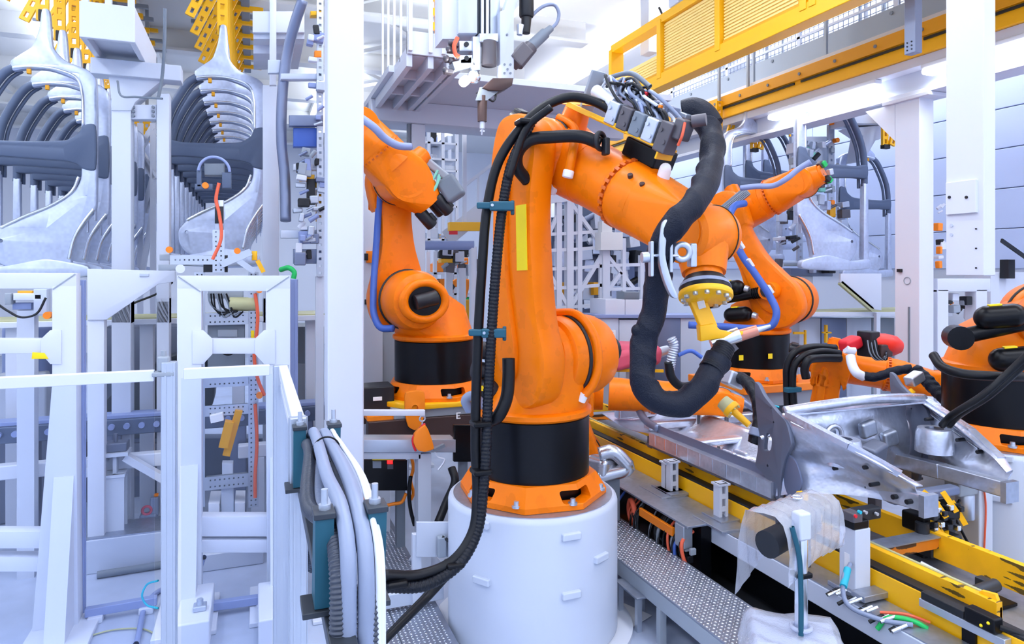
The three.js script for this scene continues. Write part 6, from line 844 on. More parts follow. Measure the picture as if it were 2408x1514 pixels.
// ---------------------------------------------------------------- stand of the left robot and what hangs around it
{
  const c = B1, o = site('robot_stand', 'steel stand with yellow top plate under the left robot', 'stand', [c.x, 0, c.z]);
  W(o).ext(shp([[-.46, -.2], [-.3, -.44], [.3, -.44], [.5, -.3], [.5, .3], [.3, .44], [-.3, .44], [-.46, .2]]), .04, .006, MT([c.x, 1.02, c.z], [-Math.PI / 2, 0, 0])).mesh('top_plate', M.yellow, o);
  W(o).bb(c.x - .42, c.x + .45, .95, 1.02, c.z - .4, c.z + .4, .006).mesh('slab', M.grey, o);
  const zf = c.z + .42; W(o).bb(c.x - .62, c.x + .55, .76, .95, zf - .12, zf, .008).mesh('front_beam', M.bronze, o); W(o).bb(c.x - .62, c.x + .55, .76, .95, c.z - .5, c.z - .38, .008).mesh('rear_beam', M.bronze, o);
  for (const x of [c.x - .5, c.x + .45]) for (const z of [c.z + .35, c.z - .42]) W(o).bb(x - .05, x + .05, 0, .76, z - .05, z + .05, .006).mesh('leg', M.white2, o);
  W(o).ext(shp(smooth([[-.07, .14], [.07, .14], [.075, -.02], [.05, -.12], [0, -.15], [-.05, -.12], [-.075, -.02]], 40, .3), [roundHole(0, .02, .03)]), .03, .005, MT([at(970, 960, 5.3).x, at(970, 960, 5.3).y, zf + .02])).mesh('lifting_lug', M.orangeS, o);
  W(o).ext(shp([[0, 0], [.035, 0], [.035, .008], [.01, .008], [.01, .02], [.028, .02], [.028, .028], [.01, .028], [.01, .042], [.035, .042], [.035, .05], [0, .05]]), .003, 0, MT([at(1080, 990, 5.3).x, at(1080, 990, 5.3).y, zf + .002])).mesh('letter_e', M.paper, o);
  W(o).rb([at(875, 920, 5.5).x, 1.07, c.z + .1], [.3, .22, .25], .01).mesh('connection_box', M.dark, o); W(o).bb(c.x - .62, c.x - .42, .95, .98, c.z - .2, c.z + .38).mesh('side_shelf', M.orangeS, o);
  W(o).rb([c.x - .52, 1.09, c.z + .24], [.07, .03, .01], .002).mesh('type_plate', M.paper, o);
  // plates and beams in front
  const z1 = -4.55, b = site('silver_beam', 'silver box beam with post in front of the left robot stand', 'beam', [at(960, 1050, 4.9).x, 0, z1]);
  { const m = W(b); rz(m, 850, 1034, 1072, 1064, z1, .16, .006); m.mesh('beam', M.alu, b); const n = W(b); rz(n, 850, 1064, 990, 1080, z1 - .02, .1, .004); n.mesh('lower_flange', M.cool, b); const p0 = atZ(985, 1070, z1), p1 = atZ(1016, 1070, z1); W(b).bb(p0.x, p1.x, 0, p0.y, z1 - .14, z1 - .02, .004).mesh('post', M.white2, b); W(b).rb([(p0.x + p1.x) / 2, .02, z1 - .08], [.28, .04, .24], .006).mesh('foot_plate', M.white2, b); W(b).hull([V(p0.x - .1, .04, z1 - .1), V(p1.x + .1, .04, z1 - .1), V(p0.x, .16, z1 - .1), V(p1.x, .16, z1 - .1), V(p0.x - .1, .04, z1 - .08), V(p1.x + .1, .04, z1 - .08), V(p0.x, .16, z1 - .08), V(p1.x, .16, z1 - .08)], .3).mesh('foot_gusset', M.white2, b); }
  const r = site('white_rail', 'thin white rail with shackle in front of the left robot stand', 'rail', [at(920, 970, 4.6).x, 1.1, -4.4]); { const m = W(r); rz(m, 846, 965, 1000, 978, -4.42, .05, .004); m.mesh('rail', M.white, r); const p = atZ(994, 985, -4.42); W(r).add(new THREE.TorusGeometry(.018, .006, 8, 18), MT([p.x, p.y, -4.43])).cyl([p.x, p.y - .015, -4.43], [p.x, p.y - .05, -4.43], .006, .006, 8).mesh('shackle', M.alu, r); }
  const g = site('pulley_guard', 'orange teardrop cable pulley guard hanging from the white rail', 'pulley', at(994, 1030, 4.6)); { const m = W(g); polyZ(m, smooth([[1000, 1000], [1008, 1012], [1018, 1040], [1020, 1056], [1000, 1063], [982, 1058], [973, 1040], [976, 1022], [988, 1008]], 50, .3), -4.4, .05, .006); m.mesh('guard', M.orangeS, g); const n = W(g); n.tube(smooth([[999, 999], [984, 1012], [971, 1030], [973, 1050], [984, 1062]], 30, .4).slice(0, 22).map(p => atZ(p[0], p[1], -4.425)), .008, 40, 6); n.mesh('rope', M.red, g); const t = W(g); t.bar(atZ(1020, 1058, -4.42), atZ(1045, 1046, -4.42), .03, .02); t.mesh('outlet', M.grey2, g); const q = W(g); q.tube([[1022, 1062], [1030, 1075], [1045, 1080], [1038, 1095], [1030, 1105]].map(p => atZ(p[0], p[1], -4.42)), .006, 24, 6); q.mesh('wire', M.paleHose, g); }
  const k = site('control_cabinet', 'black control cabinet with red lamp below the silver beam', 'cabinet', [at(905, 1115, 5.0).x, 0, -4.75]); { const m = W(k); rz(m, 850, 1082, 958, 1154, -4.72, .3, .008); m.mesh('housing', M.black, k); const n = W(k); rz(n, 876, 1075, 926, 1082, -4.7, .02, .002); n.mesh('yellow_label', M.lemon, k); const p = W(k); rz(p, 877, 1085, 897, 1101, -4.705, .02, .003); p.mesh('display', M.grey, k); const q = W(k); rz(q, 911, 1081, 924, 1091, -4.70, .02, .004); q.mesh('red_lamp', M.redGlow, k); const s = W(k); rz(s, 911, 1092, 925, 1103, -4.705, .02, .002); s.mesh('warning_plate', M.gun, k); const u = W(k); rz(u, 846, 1138, 872, 1152, -4.705, .02, .002); u.mesh('white_label', M.paper, k); const v = W(k); rz(v, 955, 1078, 962, 1150, -4.73, .3); v.mesh('side_rail', M.alu, k); for (const x of [862, 945]) { const w = W(k), p2 = atZ(x, 1150, -4.85); w.bb(p2.x - .03, p2.x + .03, 0, p2.y, -4.95, -4.88); w.mesh('leg', M.grey2, k); }
    for (const [x, y, r2, mt] of [[866, 1172, .055, M.orangeS], [878, 1172, .058, M.green]]) { const p3 = atZ(x, y, -4.8); W(k).add(new THREE.TorusGeometry(r2, .016, 8, 22), MT([p3.x, p3.y, -4.8], [0, 1.1, 0])).mesh('coiled_cable', mt, k); }
    for (const l of [[[968, 1075], [972, 1100], [966, 1130], [972, 1160], [966, 1175]], [[900, 1190], [925, 1185], [945, 1180], [955, 1160]]]) W(k).tube(l.map(p4 => atZ(p4[0], p4[1], -4.75)), .012, 24, 7).mesh('orange_cable', M.orangeS, k);
    W(k).tube([[966, 1120], [962, 1160], [966, 1200], [975, 1235]].map(p4 => atZ(p4[0], p4[1], -4.72)), .014, 24, 7).mesh('black_cable', M.rubber, k); }
  const bp = site('black_board', 'black flat panel left of the front robot column', 'panel', [at(1090, 1045, 5.0).x, 0, -4.55]); { const m = W(bp); rz(m, 1068, 1000, 1114, 1086, -4.56, .04, .004); m.mesh('panel', M.black, bp); const p = atZ(1090, 1080, -4.6); W(bp).bb(p.x - .03, p.x + .03, 0, p.y, -4.64, -4.6).mesh('stand', M.grey2, bp); }
  // checker plate floor and bracket left of the drum
  const f = site('checker_floor', 'checker plate floor strip between cables and front robot drum', 'walkway', [.95, 0, -4.2]); { const Y = .1, A = atY(885, 1200, Y), x0 = .45, x1 = 1.02; for (let i = 0; i < 4; i++) W(f).bb(x0, (x0 + x1) / 2 - .003, Y - .012, Y, -5.6 + i * .55, -5.6 + i * .55 + .545, .002).mesh('plate', M.checker, f), W(f).bb((x0 + x1) / 2 + .003, x1, Y - .012, Y, -5.6 + i * .55, -5.6 + i * .55 + .545, .002).mesh('plate', M.checker, f); W(f).bb(x0, x1, 0, Y - .012, -5.6, -3.42).mesh('frame', M.grey, f); const s = studs(x0, x1, -5.5, -3.45, Y, .026); s.position.set(-f.position.x, 0, -f.position.z); f.add(s); }
  const br = site('white_bracket', 'white bracket stand with valve left of the front robot drum', 'bracket', [at(1010, 1300, 4.0).x, 0, at(1010, 1300, 4.0).z]); { const Z = br.position.z; const m = W(br); rz(m, 980, 1228, 1056, 1310, Z, .02, .004); m.mesh('plate', M.white2, br); const p = atZ(985, 1300, Z); W(br).bb(p.x - .03, p.x + .02, 0, p.y + .1, Z - .06, Z - .02).mesh('post', M.white2, br); const q = atZ(1035, 1280, Z); W(br).rb([q.x, q.y, Z + .03], [.05, .12, .05], .008).mesh('valve', M.grey, br); W(br).tube([V(q.x, q.y + .06, Z + .04), V(q.x + .05, q.y + .02, Z + .06), V(q.x + .04, q.y - .1, Z + .06), V(q.x - .01, q.y - .1, Z + .05)], .01, 24, 7).mesh('hose', M.dark, br); W(br).bb(atZ(905, 1400, Z).x, atZ(1050, 1400, Z).x, .12, .2, Z - .1, Z - .06, .004).mesh('low_beam', M.cool, br); }
  for (const [l, r2, lab] of [[[[1062, 1100, 4.6], [1070, 1130, 4.55], [1050, 1180, 4.5], [1030, 1230, 4.4]], .028, 'black cable hose arching down behind the front robot drum'], [[[1060, 1345, 3.65], [1010, 1400, 3.6], [960, 1450, 3.45], [890, 1520, 3.3]], .02, 'black cable hose running down to the floor left of the drum'], [[[1052, 1338, 3.7], [1000, 1398, 3.62], [945, 1455, 3.47], [880, 1522, 3.32]], .012, 'thin black cable beside the floor hose left of the drum']]) tag(new MB().add(sweep(px3(l), () => r2, 40, 10)).mesh('black_hose', M.rubber), lab, 'hose');
  // blue hose up the left robot arm, lilac hose over its forearm
  const h = site('robot_hose', 'dark blue hose along the back of the left robot arm', 'hose', at(895, 600, 5.6)); W(h).add(sweep(px3([[925, 772, 5.3], [895, 770, 5.35], [880, 740, 5.4], [878, 690, 5.5], [886, 560, 5.6], [892, 470, 5.6], [898, 420, 5.6]]), () => .028, 50, 10)).mesh('hose', M.blueHose, h);
  const h2 = site('robot_hose', 'lilac grey hose lying over the raised forearm of the left robot', 'hose', at(900, 320, 5.1)); W(h2).add(sweep(px3([[850, 278, 5.0], [880, 300, 5.0], [905, 325, 5.05], [935, 342, 5.1], [965, 345, 5.2]]), () => .03, 40, 10)).mesh('hose', M.lilac, h2);
  const tg = site('robot_tool', 'grey tool housings with mint hoses behind the elbow of the left robot', 'tool', at(1030, 430, 5.7)); { const d = 5.6, m = frame(at(1015, 400, d), at(1085, 440, d).sub(at(980, 355, d)), V(0, 1, 0)); const f2 = g2 => { const b2 = W(tg); b2.m.multiply(m); g2(b2); return b2; }; f2(b2 => b2.rb([-.02, .03, 0], [.36, .07, .12], .02)).mesh('motor_housing', M.grey, tg); f2(b2 => b2.rb([-.06, -.06, .02], [.22, .05, .12], .01)).mesh('black_rail', M.dark, tg); f2(b2 => b2.rb([.22, -.02, 0], [.2, .17, .18], .03, [0, 0, -.3], 2)).mesh('gear_head', M.grey2, tg); const e = W(tg); e.bar(at(1000, 472, d), at(1062, 468, d), .1, .05); e.mesh('black_bar', M.black, tg); for (const l of [[[970, 385], [968, 420], [980, 448], [1005, 460], [1025, 440], [1032, 410]], [[975, 380], [990, 415], [1010, 430], [1030, 400]], [[1035, 415], [1020, 445], [1000, 455]]]) W(tg).tube(l.map(p => at(p[0], p[1], d - .12)), .011, 30, 7).mesh('mint_hose', M.mint, tg); for (let q = 0; q < 8; q++) W(tg).tube([[985 + q * 3, 370 + q * 4], [1000 + q * 4, 410 + q * 3], [1020 + q * 2, 435]].map(p => at(p[0], p[1], d - .06)), .008, 16, 6).mesh('cable', q % 2 ? M.paleHose : M.grey2, tg); }
}
// ---------------------------------------------------------------- far background in the middle
function litter(o, n, x0, x1, y0, y1, Z, mats, s0 = .03, s1 = .12) {   // small fittings on a fixture, each its own part
  for (let k = 0; k < n; k++) { const p = atZ(rr(x0, x1), rr(y0, y1), Z + rr(-.04, .04)), a = rr(s0, s1), b = rr(s0, s1), m = mats[Math.floor(rnd() * mats.length)]; const w = W(o); if (k % 3) w.rb([p.x, p.y, p.z], [a, b, rr(s0, s1)], .008, [0, 0, rr(-.15, .15)]); else w.cyl([p.x - a * .4, p.y - b * .2, p.z], [p.x + a * .4, p.y + b * .3, p.z + .02], b * .22, b * .2, 10); w.mesh('fitting', m, o); }
}
function rack(label, x0, x1, y0, Z, cols, shelves, mats, n) {
  const o = site('storage_rack', label, 'rack', [atZ((x0 + x1) / 2, 600, Z).x, 0, Z]), a = atZ(x0, y0, Z), b = atZ(x1, y0, Z), yt = a.y;
  for (let i = 0; i <= cols; i++) { const x = a.x + (b.x - a.x) * i / cols; for (const z of [0, -.5]) W(o).bb(x - .03, x + .03, 0, yt, Z + z - .06, Z + z, .004).mesh('upright', M.white, o); }
  for (const py of shelves) { const y = atZ(x0, py, Z).y; W(o).bb(a.x, b.x, y - .04, y, Z - .55, Z, .004).mesh('shelf', M.white, o); for (let k = 0; k < n; k++) { const w = rr(.1, .3), h = rr(.08, .26), x = rr(a.x + .1, b.x - .1); W(o).rb([x, y + h / 2, Z - .25 + rr(-.1, .1)], [w, h, .25], .02).mesh('stored_part', mats[Math.floor(rnd() * mats.length)], o); } }
  return o;
}
{
  const mix = [M.white, M.cool, M.grey, M.bodyMid, M.white2, M.lilac, M.yellowD, M.dark];
  rack('tall white storage rack far behind the left robot with small parts', 975, 1075, 300, -12.2, 3, [330, 368, 395, 480, 560], mix, 5);
  rack('low white machine rack far behind with green screens and small orange robot', 975, 1118, 590, -11, 3, [640, 690, 735, 780], [M.green, M.white, M.orangeS, M.grey, M.dark, M.cool, M.yellow], 5);
  rack('white parts rack far behind right of the hoses', 1290, 1420, 560, -13, 3, [600, 650, 700], mix, 6);
  const s = site('stair', 'white staircase with handrails climbing in the far middle background', 'stairs', at(1120, 480, 10));
  for (const d of [9.6, 10.4]) { W(s).bar(at(1050, 560, d), at(1230, 420, d), .05, .22).mesh('stringer', M.white, s); W(s).bar(at(1050, 470, d), at(1230, 330, d), .04, .04).mesh('handrail', M.white, s); for (let k = 0; k < 6; k++) W(s).bar(at(1060 + k * 32, 552 - k * 25, d), at(1060 + k * 32, 462 - k * 25, d), .03, .03).mesh('baluster', M.white, s); }
  for (let k = 0; k < 12; k++) { const a = at(1052 + k * 15, 556 - k * 11.6, 9.6), b = at(1052 + k * 15, 556 - k * 11.6, 10.4); W(s).bar(a, b, .22, .03).mesh('tread', M.cool, s); } W(s).bar(at(1055, 560, 10), at(1055, 875, 10), .1, .1).mesh('support', M.white, s);
  const y = site('yellow_crossbeam', 'short yellow beam far away between the left robot and the hoses', 'beam', at(1095, 532, 9.2)); W(y).bar(at(1055, 533, 9.2), at(1140, 533, 9.4), .1, .12, V(0, 1, 0), .006).mesh('beam', M.yellow, y); W(y).bar(at(1056, 547, 9.18), at(1076, 547, 9.2), .02, .05).mesh('red_tag', M.red, y); W(y).bar(at(1092, 526, 9.3), at(1092, 300, 9.3), .05, .05).mesh('hanger', M.white, y);
  const t = site('pipe_frame', 'pale blue tubular frame far behind the elbow motors of the left robot', 'frame', at(1060, 580, 8.8)); W(t).cyl(at(985, 577, 8.8), at(1115, 577, 8.8), .06, .06, 14).mesh('pipe', M.lilac, t); W(t).cyl(at(1112, 580, 8.8), at(1112, 1015, 8.8), .05, .05, 12).mesh('leg', M.white, t); W(t).cyl(at(990, 580, 8.8), at(990, 1015, 8.8), .05, .05, 12).mesh('leg', M.white, t);
  const w = site('assembly_gripper', 'dark jointed gripper far behind between left robot and hoses', 'gripper', at(1085, 610, 9.25)); litter(w, 26, 1040, 1120, 580, 640, -8.95, [M.dark, M.gun, M.white, M.yellow, M.grey], .05, .18); W(w).bar(at(1085, 630, 9.25), at(1085, 990, 9.25), .1, .1).mesh('stand', M.white, w);
  const r = site('small_robot', 'small yellow-orange robot far away behind the left robot', 'robot', at(1085, 700, 10.6)); { const d = 10.6; W(r).cyl(at(1085, 950, d), at(1085, 705, d), .2, .14, 16).mesh('base', M.yellowD, r); W(r).bar(at(1085, 700, d), at(1096, 655, d), .16, .16, V(0, 1, 0), .03).mesh('arm', M.orangeS, r); W(r).bar(at(1096, 655, d), at(1066, 668, d), .12, .12, V(0, 1, 0), .03).mesh('forearm', M.orangeS, r); W(r).bar(at(1066, 668, d), at(1056, 682, d), .1, .1).mesh('hand', M.dark, r); }
}
{ // lattice safety cage right of the front robot's arm
  const Z = -7.7, o = site('lattice_cage', 'white tubular lattice safety cage seen through the bend of the front robot', 'cage', [atZ(1360, 700, Z).x, 0, Z]), L = (x0, y0, x1, y1, w = .05, z = Z) => W(o).bar(atZ(x0, y0, z), atZ(x1, y1, z), w, w);
  for (const [x, y0, y1, w] of [[1338, 455, 1040, .09], [1362, 455, 1040, .06], [1313, 470, 1040, .07], [1422, 470, 1040, .1], [1290, 470, 1040, .05], [1412, 600, 1040, .04], [1466, 560, 1040, .05], [1508, 600, 1040, .06]]) L(x, y0, x, y1, w).mesh('upright', M.white, o);
  for (const y of [549, 587, 631, 676, 722]) { L(1284, y + 2, 1335, y, .04).mesh('rail', M.white, o); L(1340, y, 1420, y - 6, .04).mesh('rail', M.white, o); } for (const y of [624, 680]) L(1425, y, 1512, y - 2, .04).mesh('rail', M.white, o);
  for (const [x0, y0, x1, y1] of [[1341, 476, 1413, 575], [1429, 602, 1491, 680], [1279, 620, 1332, 716], [1345, 716, 1412, 605], [1314, 500, 1290, 550], [1425, 690, 1460, 640]]) L(x0, y0, x1, y1, .045).mesh('diagonal', M.white, o);
  L(1284, 470, 1440, 452, .1).mesh('top_rail', M.white, o);
  const b = site('cable_box', 'cream coloured cable box on the lattice cage', 'box', atZ(1440, 567, Z + .15)); { const m = W(b); rz(m, 1413, 546, 1465, 588, Z + .18, .16); m.mesh('box', M.soffit, b); const n = W(b); rz(n, 1416, 520, 1440, 560, Z + .14, .12); n.mesh('duct', M.soffit, b); }
  const mc = site('press_cell', 'dark machine cell behind the lattice cage', 'machine', [atZ(1400, 600, -9.2).x, 0, -9.2]); { const m = W(mc); rz(m, 1300, 480, 1530, 600, -9.3, .6, .02); m.mesh('hood', M.bodyDark, mc); const n = W(mc); rz(n, 1290, 600, 1540, 820, -9.5, .5, .02); n.mesh('body', M.bodyMid, mc); litter(mc, 60, 1295, 1520, 490, 720, -9.1, [M.body, M.white, M.bodyMid, M.dark, M.cool, M.alu, M.white, M.bright], .06, .3); for (const x of [1330, 1396]) { const q = W(mc); rz(q, x, 664, x + 16, 694, -8.9, .2, .01); q.mesh('yellow_valve', M.yellowD, mc); } W(mc).bb(atZ(1300, 800, -9.4).x, atZ(1530, 800, -9.4).x, 0, .6, -9.9, -9.4).mesh('base', M.grey2, mc); }
  const c = site('switch_cabinet', 'pale grey switch cabinets behind the front robot shoulder with a small notice', 'cabinet', [atZ(1460, 800, -7.2).x, 0, -7.2]); { const Zc = -7.0; for (const [x0, y0, x1, y1, m] of [[1424, 704, 1470, 742, M.white], [1471, 704, 1516, 742, M.white], [1400, 746, 1455, 1000, M.cool], [1457, 752, 1540, 1000, M.white2], [1541, 742, 1600, 1000, M.bodyMid], [1601, 742, 1650, 1000, M.cool]]) { const b2 = W(c); rz(b2, x0, y0, x1, y1, Zc, .4, .008); b2.mesh('door', m, c); } { const b2 = W(c); rz(b2, 1400, 740, 1660, 748, Zc + .04, .4, .004); b2.mesh('worktop', M.lilac, c); } { const b2 = W(c); rz(b2, 1415, 776, 1448, 802, Zc + .05, .02, .002); const nb = b2.mesh('notice', M.paper, c); for (const y of [781, 785, 792, 796]) { const q = W(c); rz(q, 1420, y, 1443, y + 1, Zc + .053, .004, 0); q.mesh('text_line', M.pink, nb); } } { const b2 = W(c); rz(b2, 1468, 686, 1505, 704, Zc, .2, .02); b2.mesh('grey_case', M.grey2, c); const q = W(c); rz(q, 1330, 744, 1400, 748, Zc + .06, .04, .002); q.mesh('yellow_bar', M.yellow, c); } W(c).bb(atZ(1400, 900, Zc).x, atZ(1650, 900, Zc).x, 0, .5, Zc - .38, Zc - .02).mesh('plinth', M.grey2, c); }
  const pk = site('pink_cover', 'pink cloth covered gun on a robot behind the front robot shoulder', 'cover', at(1490, 830, 7.25)); { const p = pk.position; W(pk).rb([p.x, p.y, p.z], [.56, .22, .3], .08, [.1, -.2, -.04], 4).rb([p.x - .2, p.y - .05, p.z + .05], [.24, .2, .24], .06, [0, 0, .2], 3).mesh('cloth', M.pink, pk); W(pk).rb([p.x - .28, p.y, p.z], [.06, .2, .2], .02).mesh('black_plate', M.dark, pk); W(pk).cyl([p.x + .24, p.y, p.z + .1], [p.x + .36, p.y + .03, p.z + .1], .06, .05, 16).mesh('drum', M.alu, pk); W(pk).bb(p.x - .05, p.x + .05, 0, p.y - .06, p.z - .08, p.z, .006).mesh('stand', M.cool, pk); const q = W(pk); q.bar(at(1430, 870, 7.2), at(1560, 872, 7.2), .03, .03); q.mesh('yellow_bar', M.yellow, pk); }
  const cd = site('coil_hose', 'grey corrugated hose with black hose loop behind the wrapped hose', 'hose', at(1580, 830, 4.6)); W(cd).add(sweep(px3([[1578, 795, 4.6], [1585, 810, 4.6], [1580, 840, 4.6], [1575, 870, 4.62]]), ribs(.03, 14, .08), 80, 12)).mesh('silver_hose', M.alu, cd); W(cd).add(sweep(px3([[1572, 850, 4.6], [1578, 885, 4.6], [1600, 908, 4.62], [1630, 905, 4.65], [1655, 885, 4.7], [1668, 860, 4.75]]), () => .03, 40, 12)).mesh('black_hose', M.rubber, cd); W(cd).tube(px3([[1595, 835, 4.6], [1625, 825, 4.6], [1650, 840, 4.6]]), .014, 20, 8).mesh('blue_hose', M.blueHose, cd);
}
// ---------------------------------------------------------------- right background and dressing of the other robots
{
  const h = site('robot_hose', 'blue hose clipped along the leaning arm of the right background robot', 'hose', at(1760, 620, 6.6)); W(h).add(sweep(px3([[1752, 478, 6.5], [1728, 484, 6.45], [1716, 510, 6.4], [1722, 550, 6.4], [1745, 600, 6.35], [1780, 650, 6.3], [1812, 700, 6.25], [1826, 735, 6.2], [1815, 765, 6.2], [1780, 772, 6.25], [1700, 768, 6.3], [1620, 764, 6.3]]), () => .034, 90, 12)).mesh('hose', M.blueHose, h); for (const [x, y] of [[1738, 575], [1760, 618], [1806, 680]]) { const p = at(x, y, 6.33); W(h).rb([p.x, p.y, p.z], [.09, .03, .09], .006, [0, 0, -.9]).mesh('hose_clip', M.paleHose, h); }
  const h2 = site('robot_hose', 'lilac hose over the raised forearm of the right background robot', 'hose', at(1820, 430, 6.3)); W(h2).add(sweep(px3([[1742, 442, 6.4], [1780, 438, 6.3], [1820, 436, 6.2], [1850, 420, 6.1], [1880, 396, 6.05], [1906, 380, 6.0]]), () => .026, 60, 10)).mesh('hose', M.lilac, h2);
  const tr = site('cable_tray', 'grey ribbed cable tray behind the elbow of the right background robot', 'tray', at(1725, 475, 6.7)); W(tr).bar(at(1692, 502, 6.7), at(1758, 448, 6.6), .1, .09, V(0, 1, 0), .01).mesh('tray', M.grey2, tr); for (let k = 0; k < 5; k++) W(tr).bar(at(1694 + k * 3, 494 + k * 2, 6.64), at(1752 + k * 3, 446 + k * 2, 6.54), .01, .008).mesh('rib', M.grey, tr);
  const bx = site('wrist_gripper', 'small dark gripper block with green fittings on the right background robot wrist', 'gripper', R2.w(R2.wc)); for (let k = 0; k < 12; k++) { const p = R2.m3w(.7 + .12 + rnd() * .16, -.1 + rnd() * .2, R2.zc - .08 + rnd() * .16); W(bx).rb([p.x, p.y, p.z], [.05, .06, .05], .008, [0, 0, rnd()]).mesh('block', [M.dark, M.gun, M.alu, M.green, M.yellow][k % 5], bx); }
  const s = site('robot_stand', 'yellow and grey stand under the right background robot', 'stand', [B2.x, 0, B2.z]); W(s).bb(B2.x - .5, B2.x + .6, .92, .995, B2.z - .45, B2.z + .45, .01).mesh('top_plate', M.orangeS, s); W(s).bb(B2.x - .5, B2.x + .7, .78, .92, B2.z - .4, B2.z + .4, .01).mesh('slab', M.grey, s); W(s).bb(B2.x - .45, B2.x + .6, 0, .78, B2.z - .35, B2.z + .35, .01).mesh('pedestal', M.darkSteel, s);
  for (const x of [1725, 1815]) { const p = at(x, 838, 6.62); new MB(); W(s).box([p.x, p.y, B2.z + .345], [.05, .05, .004]).mesh('label', M.lemon, s); }
}
{ // standing gripper between the parked sides
  const Z = -6.6, o = site('gripper_fixture', 'tall geometry gripper with yellow clamps behind the right background robot', 'gripper', [atZ(1930, 600, Z).x, 0, Z]);
  const strip = (x0, y0, x1, y1) => { const a = atZ(x0, y0, Z), b = atZ(x1, y1, Z), w = b.x - a.x, hh = a.y - b.y; W(o).add(punched(w, hh, .03, hh > w ? 1 : Math.round(w / .08), hh > w ? Math.round(hh / .08) : 1, .03, .03), MT([(a.x + b.x) / 2, b.y, Z])).mesh('perforated_bar', M.alu, o); };
  strip(1944, 294, 1958, 610); strip(1872, 480, 1884, 612); strip(1872, 380, 1950, 394); strip(1884, 330, 1945, 345);
  { const m = W(o); rz(m, 1862, 320, 1946, 420, Z - .05, .06, .02); m.mesh('frame_plate', M.white2, o); const n = W(o); n.cyl(atZ(1826, 619, Z), atZ(1932, 619, Z), .035, .035, 14); n.mesh('tube', M.alu, o); const k = W(o); k.cyl(atZ(1932, 622, Z + .03), atZ(1944, 622, Z + .03), .05, .05, 16); k.mesh('orange_knob', M.orangeS, o); const q = W(o); rz(q, 1860, 630, 1960, 650, Z - .02, .3, .02); q.mesh('base_plate', M.bodyMid, o); }
  for (const [x0, y0, x1, y1] of [[1926, 496, 1936, 550], [1952, 486, 1966, 510], [1890, 524, 1914, 534], [1918, 540, 1926, 552], [1952, 556, 1962, 574], [1956, 585, 1984, 592]]) { const m = W(o); rz(m, x0, y0, x1, y1, Z + .06, .06, .01); m.mesh('yellow_clamp', M.yellowD, o); }
  for (const [x, y] of [[1957, 288], [1955, 476], [1902, 472], [1950, 600], [1966, 330]]) { const p = atZ(x, y, Z + .06); W(o).cyl([p.x, p.y, Z + .03], [p.x, p.y, Z + .09], .03, .03, 14).mesh('orange_knob', M.orangeS, o); }
  litter(o, 46, 1865, 1965, 330, 480, Z + .06, [M.white, M.alu, M.cool, M.grey, M.body, M.mint, M.dark], .04, .14); litter(o, 46, 1830, 1990, 480, 640, Z + .05, [M.alu, M.grey, M.dark, M.gun, M.body, M.cool], .04, .14);
  { const p = atZ(1905, 700, Z); W(o).bb(p.x - .1, p.x + .1, 0, p.y + .3, Z - .2, Z - .05, .01).mesh('mast', M.white2, o); }
  const rest = site('ledge_platform', 'white edged platform ledge in the right background', 'platform', [atZ(1990, 740, Z + .4).x, 0, Z + .4]); { const Zl = Z + .5; const m = W(rest); rz(m, 1860, 734, 2240, 744, Zl, .05, .004); m.mesh('edge_rail', M.white, rest); const y = atZ(1990, 735, Zl).y; W(rest).bb(atZ(1860, 735, Zl).x, atZ(2240, 735, Zl).x, y - .01, y + .02, Zl - .4, Zl - .04).mesh('deck', M.olive, rest); for (const [a, b, m2] of [[1880, 1930, M.cool], [1932, 1990, M.bodyMid], [1992, 2050, M.cool], [2052, 2104, M.grey], [2205, 2240, M.cool]]) { const q = W(rest); rz(q, a, 748, b, 950, Zl - .3, .3, .01); q.mesh('cabinet_door', m2, rest); } for (const [x0, y0, x1, y1] of [[1942, 764, 1947, 806], [1936, 780, 1956, 784], [1868, 780, 1892, 786], [1894, 776, 1897, 845]]) { const q = W(rest); rz(q, x0, y0, x1, y1, Zl - .2, .03, .004); q.mesh('yellow_handle', M.yellow, rest); } W(rest).bb(atZ(1870, 900, Zl).x, atZ(2230, 900, Zl).x, 0, .4, Zl - .6, Zl - .3).mesh('plinth', M.grey2, rest); }
  const gs = site('guard_sheet', 'white sheet guard with slanted cut in the right background', 'panel', [atZ(2030, 700, Z + .55).x, 1.6, Z + .55]); { const m = W(gs); polyZ(m, [[1977, 643], [2073, 643], [2073, 730], [2050, 726], [1977, 664]], Z + .6, .03, .004); m.mesh('sheet', M.white, gs); const n = W(gs); n.bar(atZ(1975, 664, Z + .58), atZ(2050, 728, Z + .58), .04, .05); n.mesh('edge_strip', M.olive, gs); const l = W(gs), p = atZ(2066, 735, Z + .56); l.bb(p.x - .03, p.x + .03, 0, p.y, Z + .52, Z + .56); l.mesh('leg', M.white, gs); }
  const wb = site('service_platform', 'white boxed service platform high behind the white right column', 'platform', at(2060, 275, 8.4)); { const Zp = -6.2; const m = W(wb); rz(m, 2010, 252, 2100, 290, Zp, .4, .01); m.mesh('apron', M.white, wb); const n = W(wb); polyZ(n, [[2000, 300], [2100, 292], [2100, 318], [2060, 330], [2030, 380], [2020, 380], [2030, 320]], Zp - .1, .2, .01); n.mesh('bracket', M.cool, wb); const k = W(wb); rz(k, 2040, 190, 2050, 252, Zp, .06); rz(k, 2085, 190, 2093, 252, Zp, .06); k.mesh('rail_post', M.white, wb); W(wb).bar(at(2040, 240, 8.6), at(2040, -60, 8.6), .06, .06).mesh('hanger', M.white, wb); }
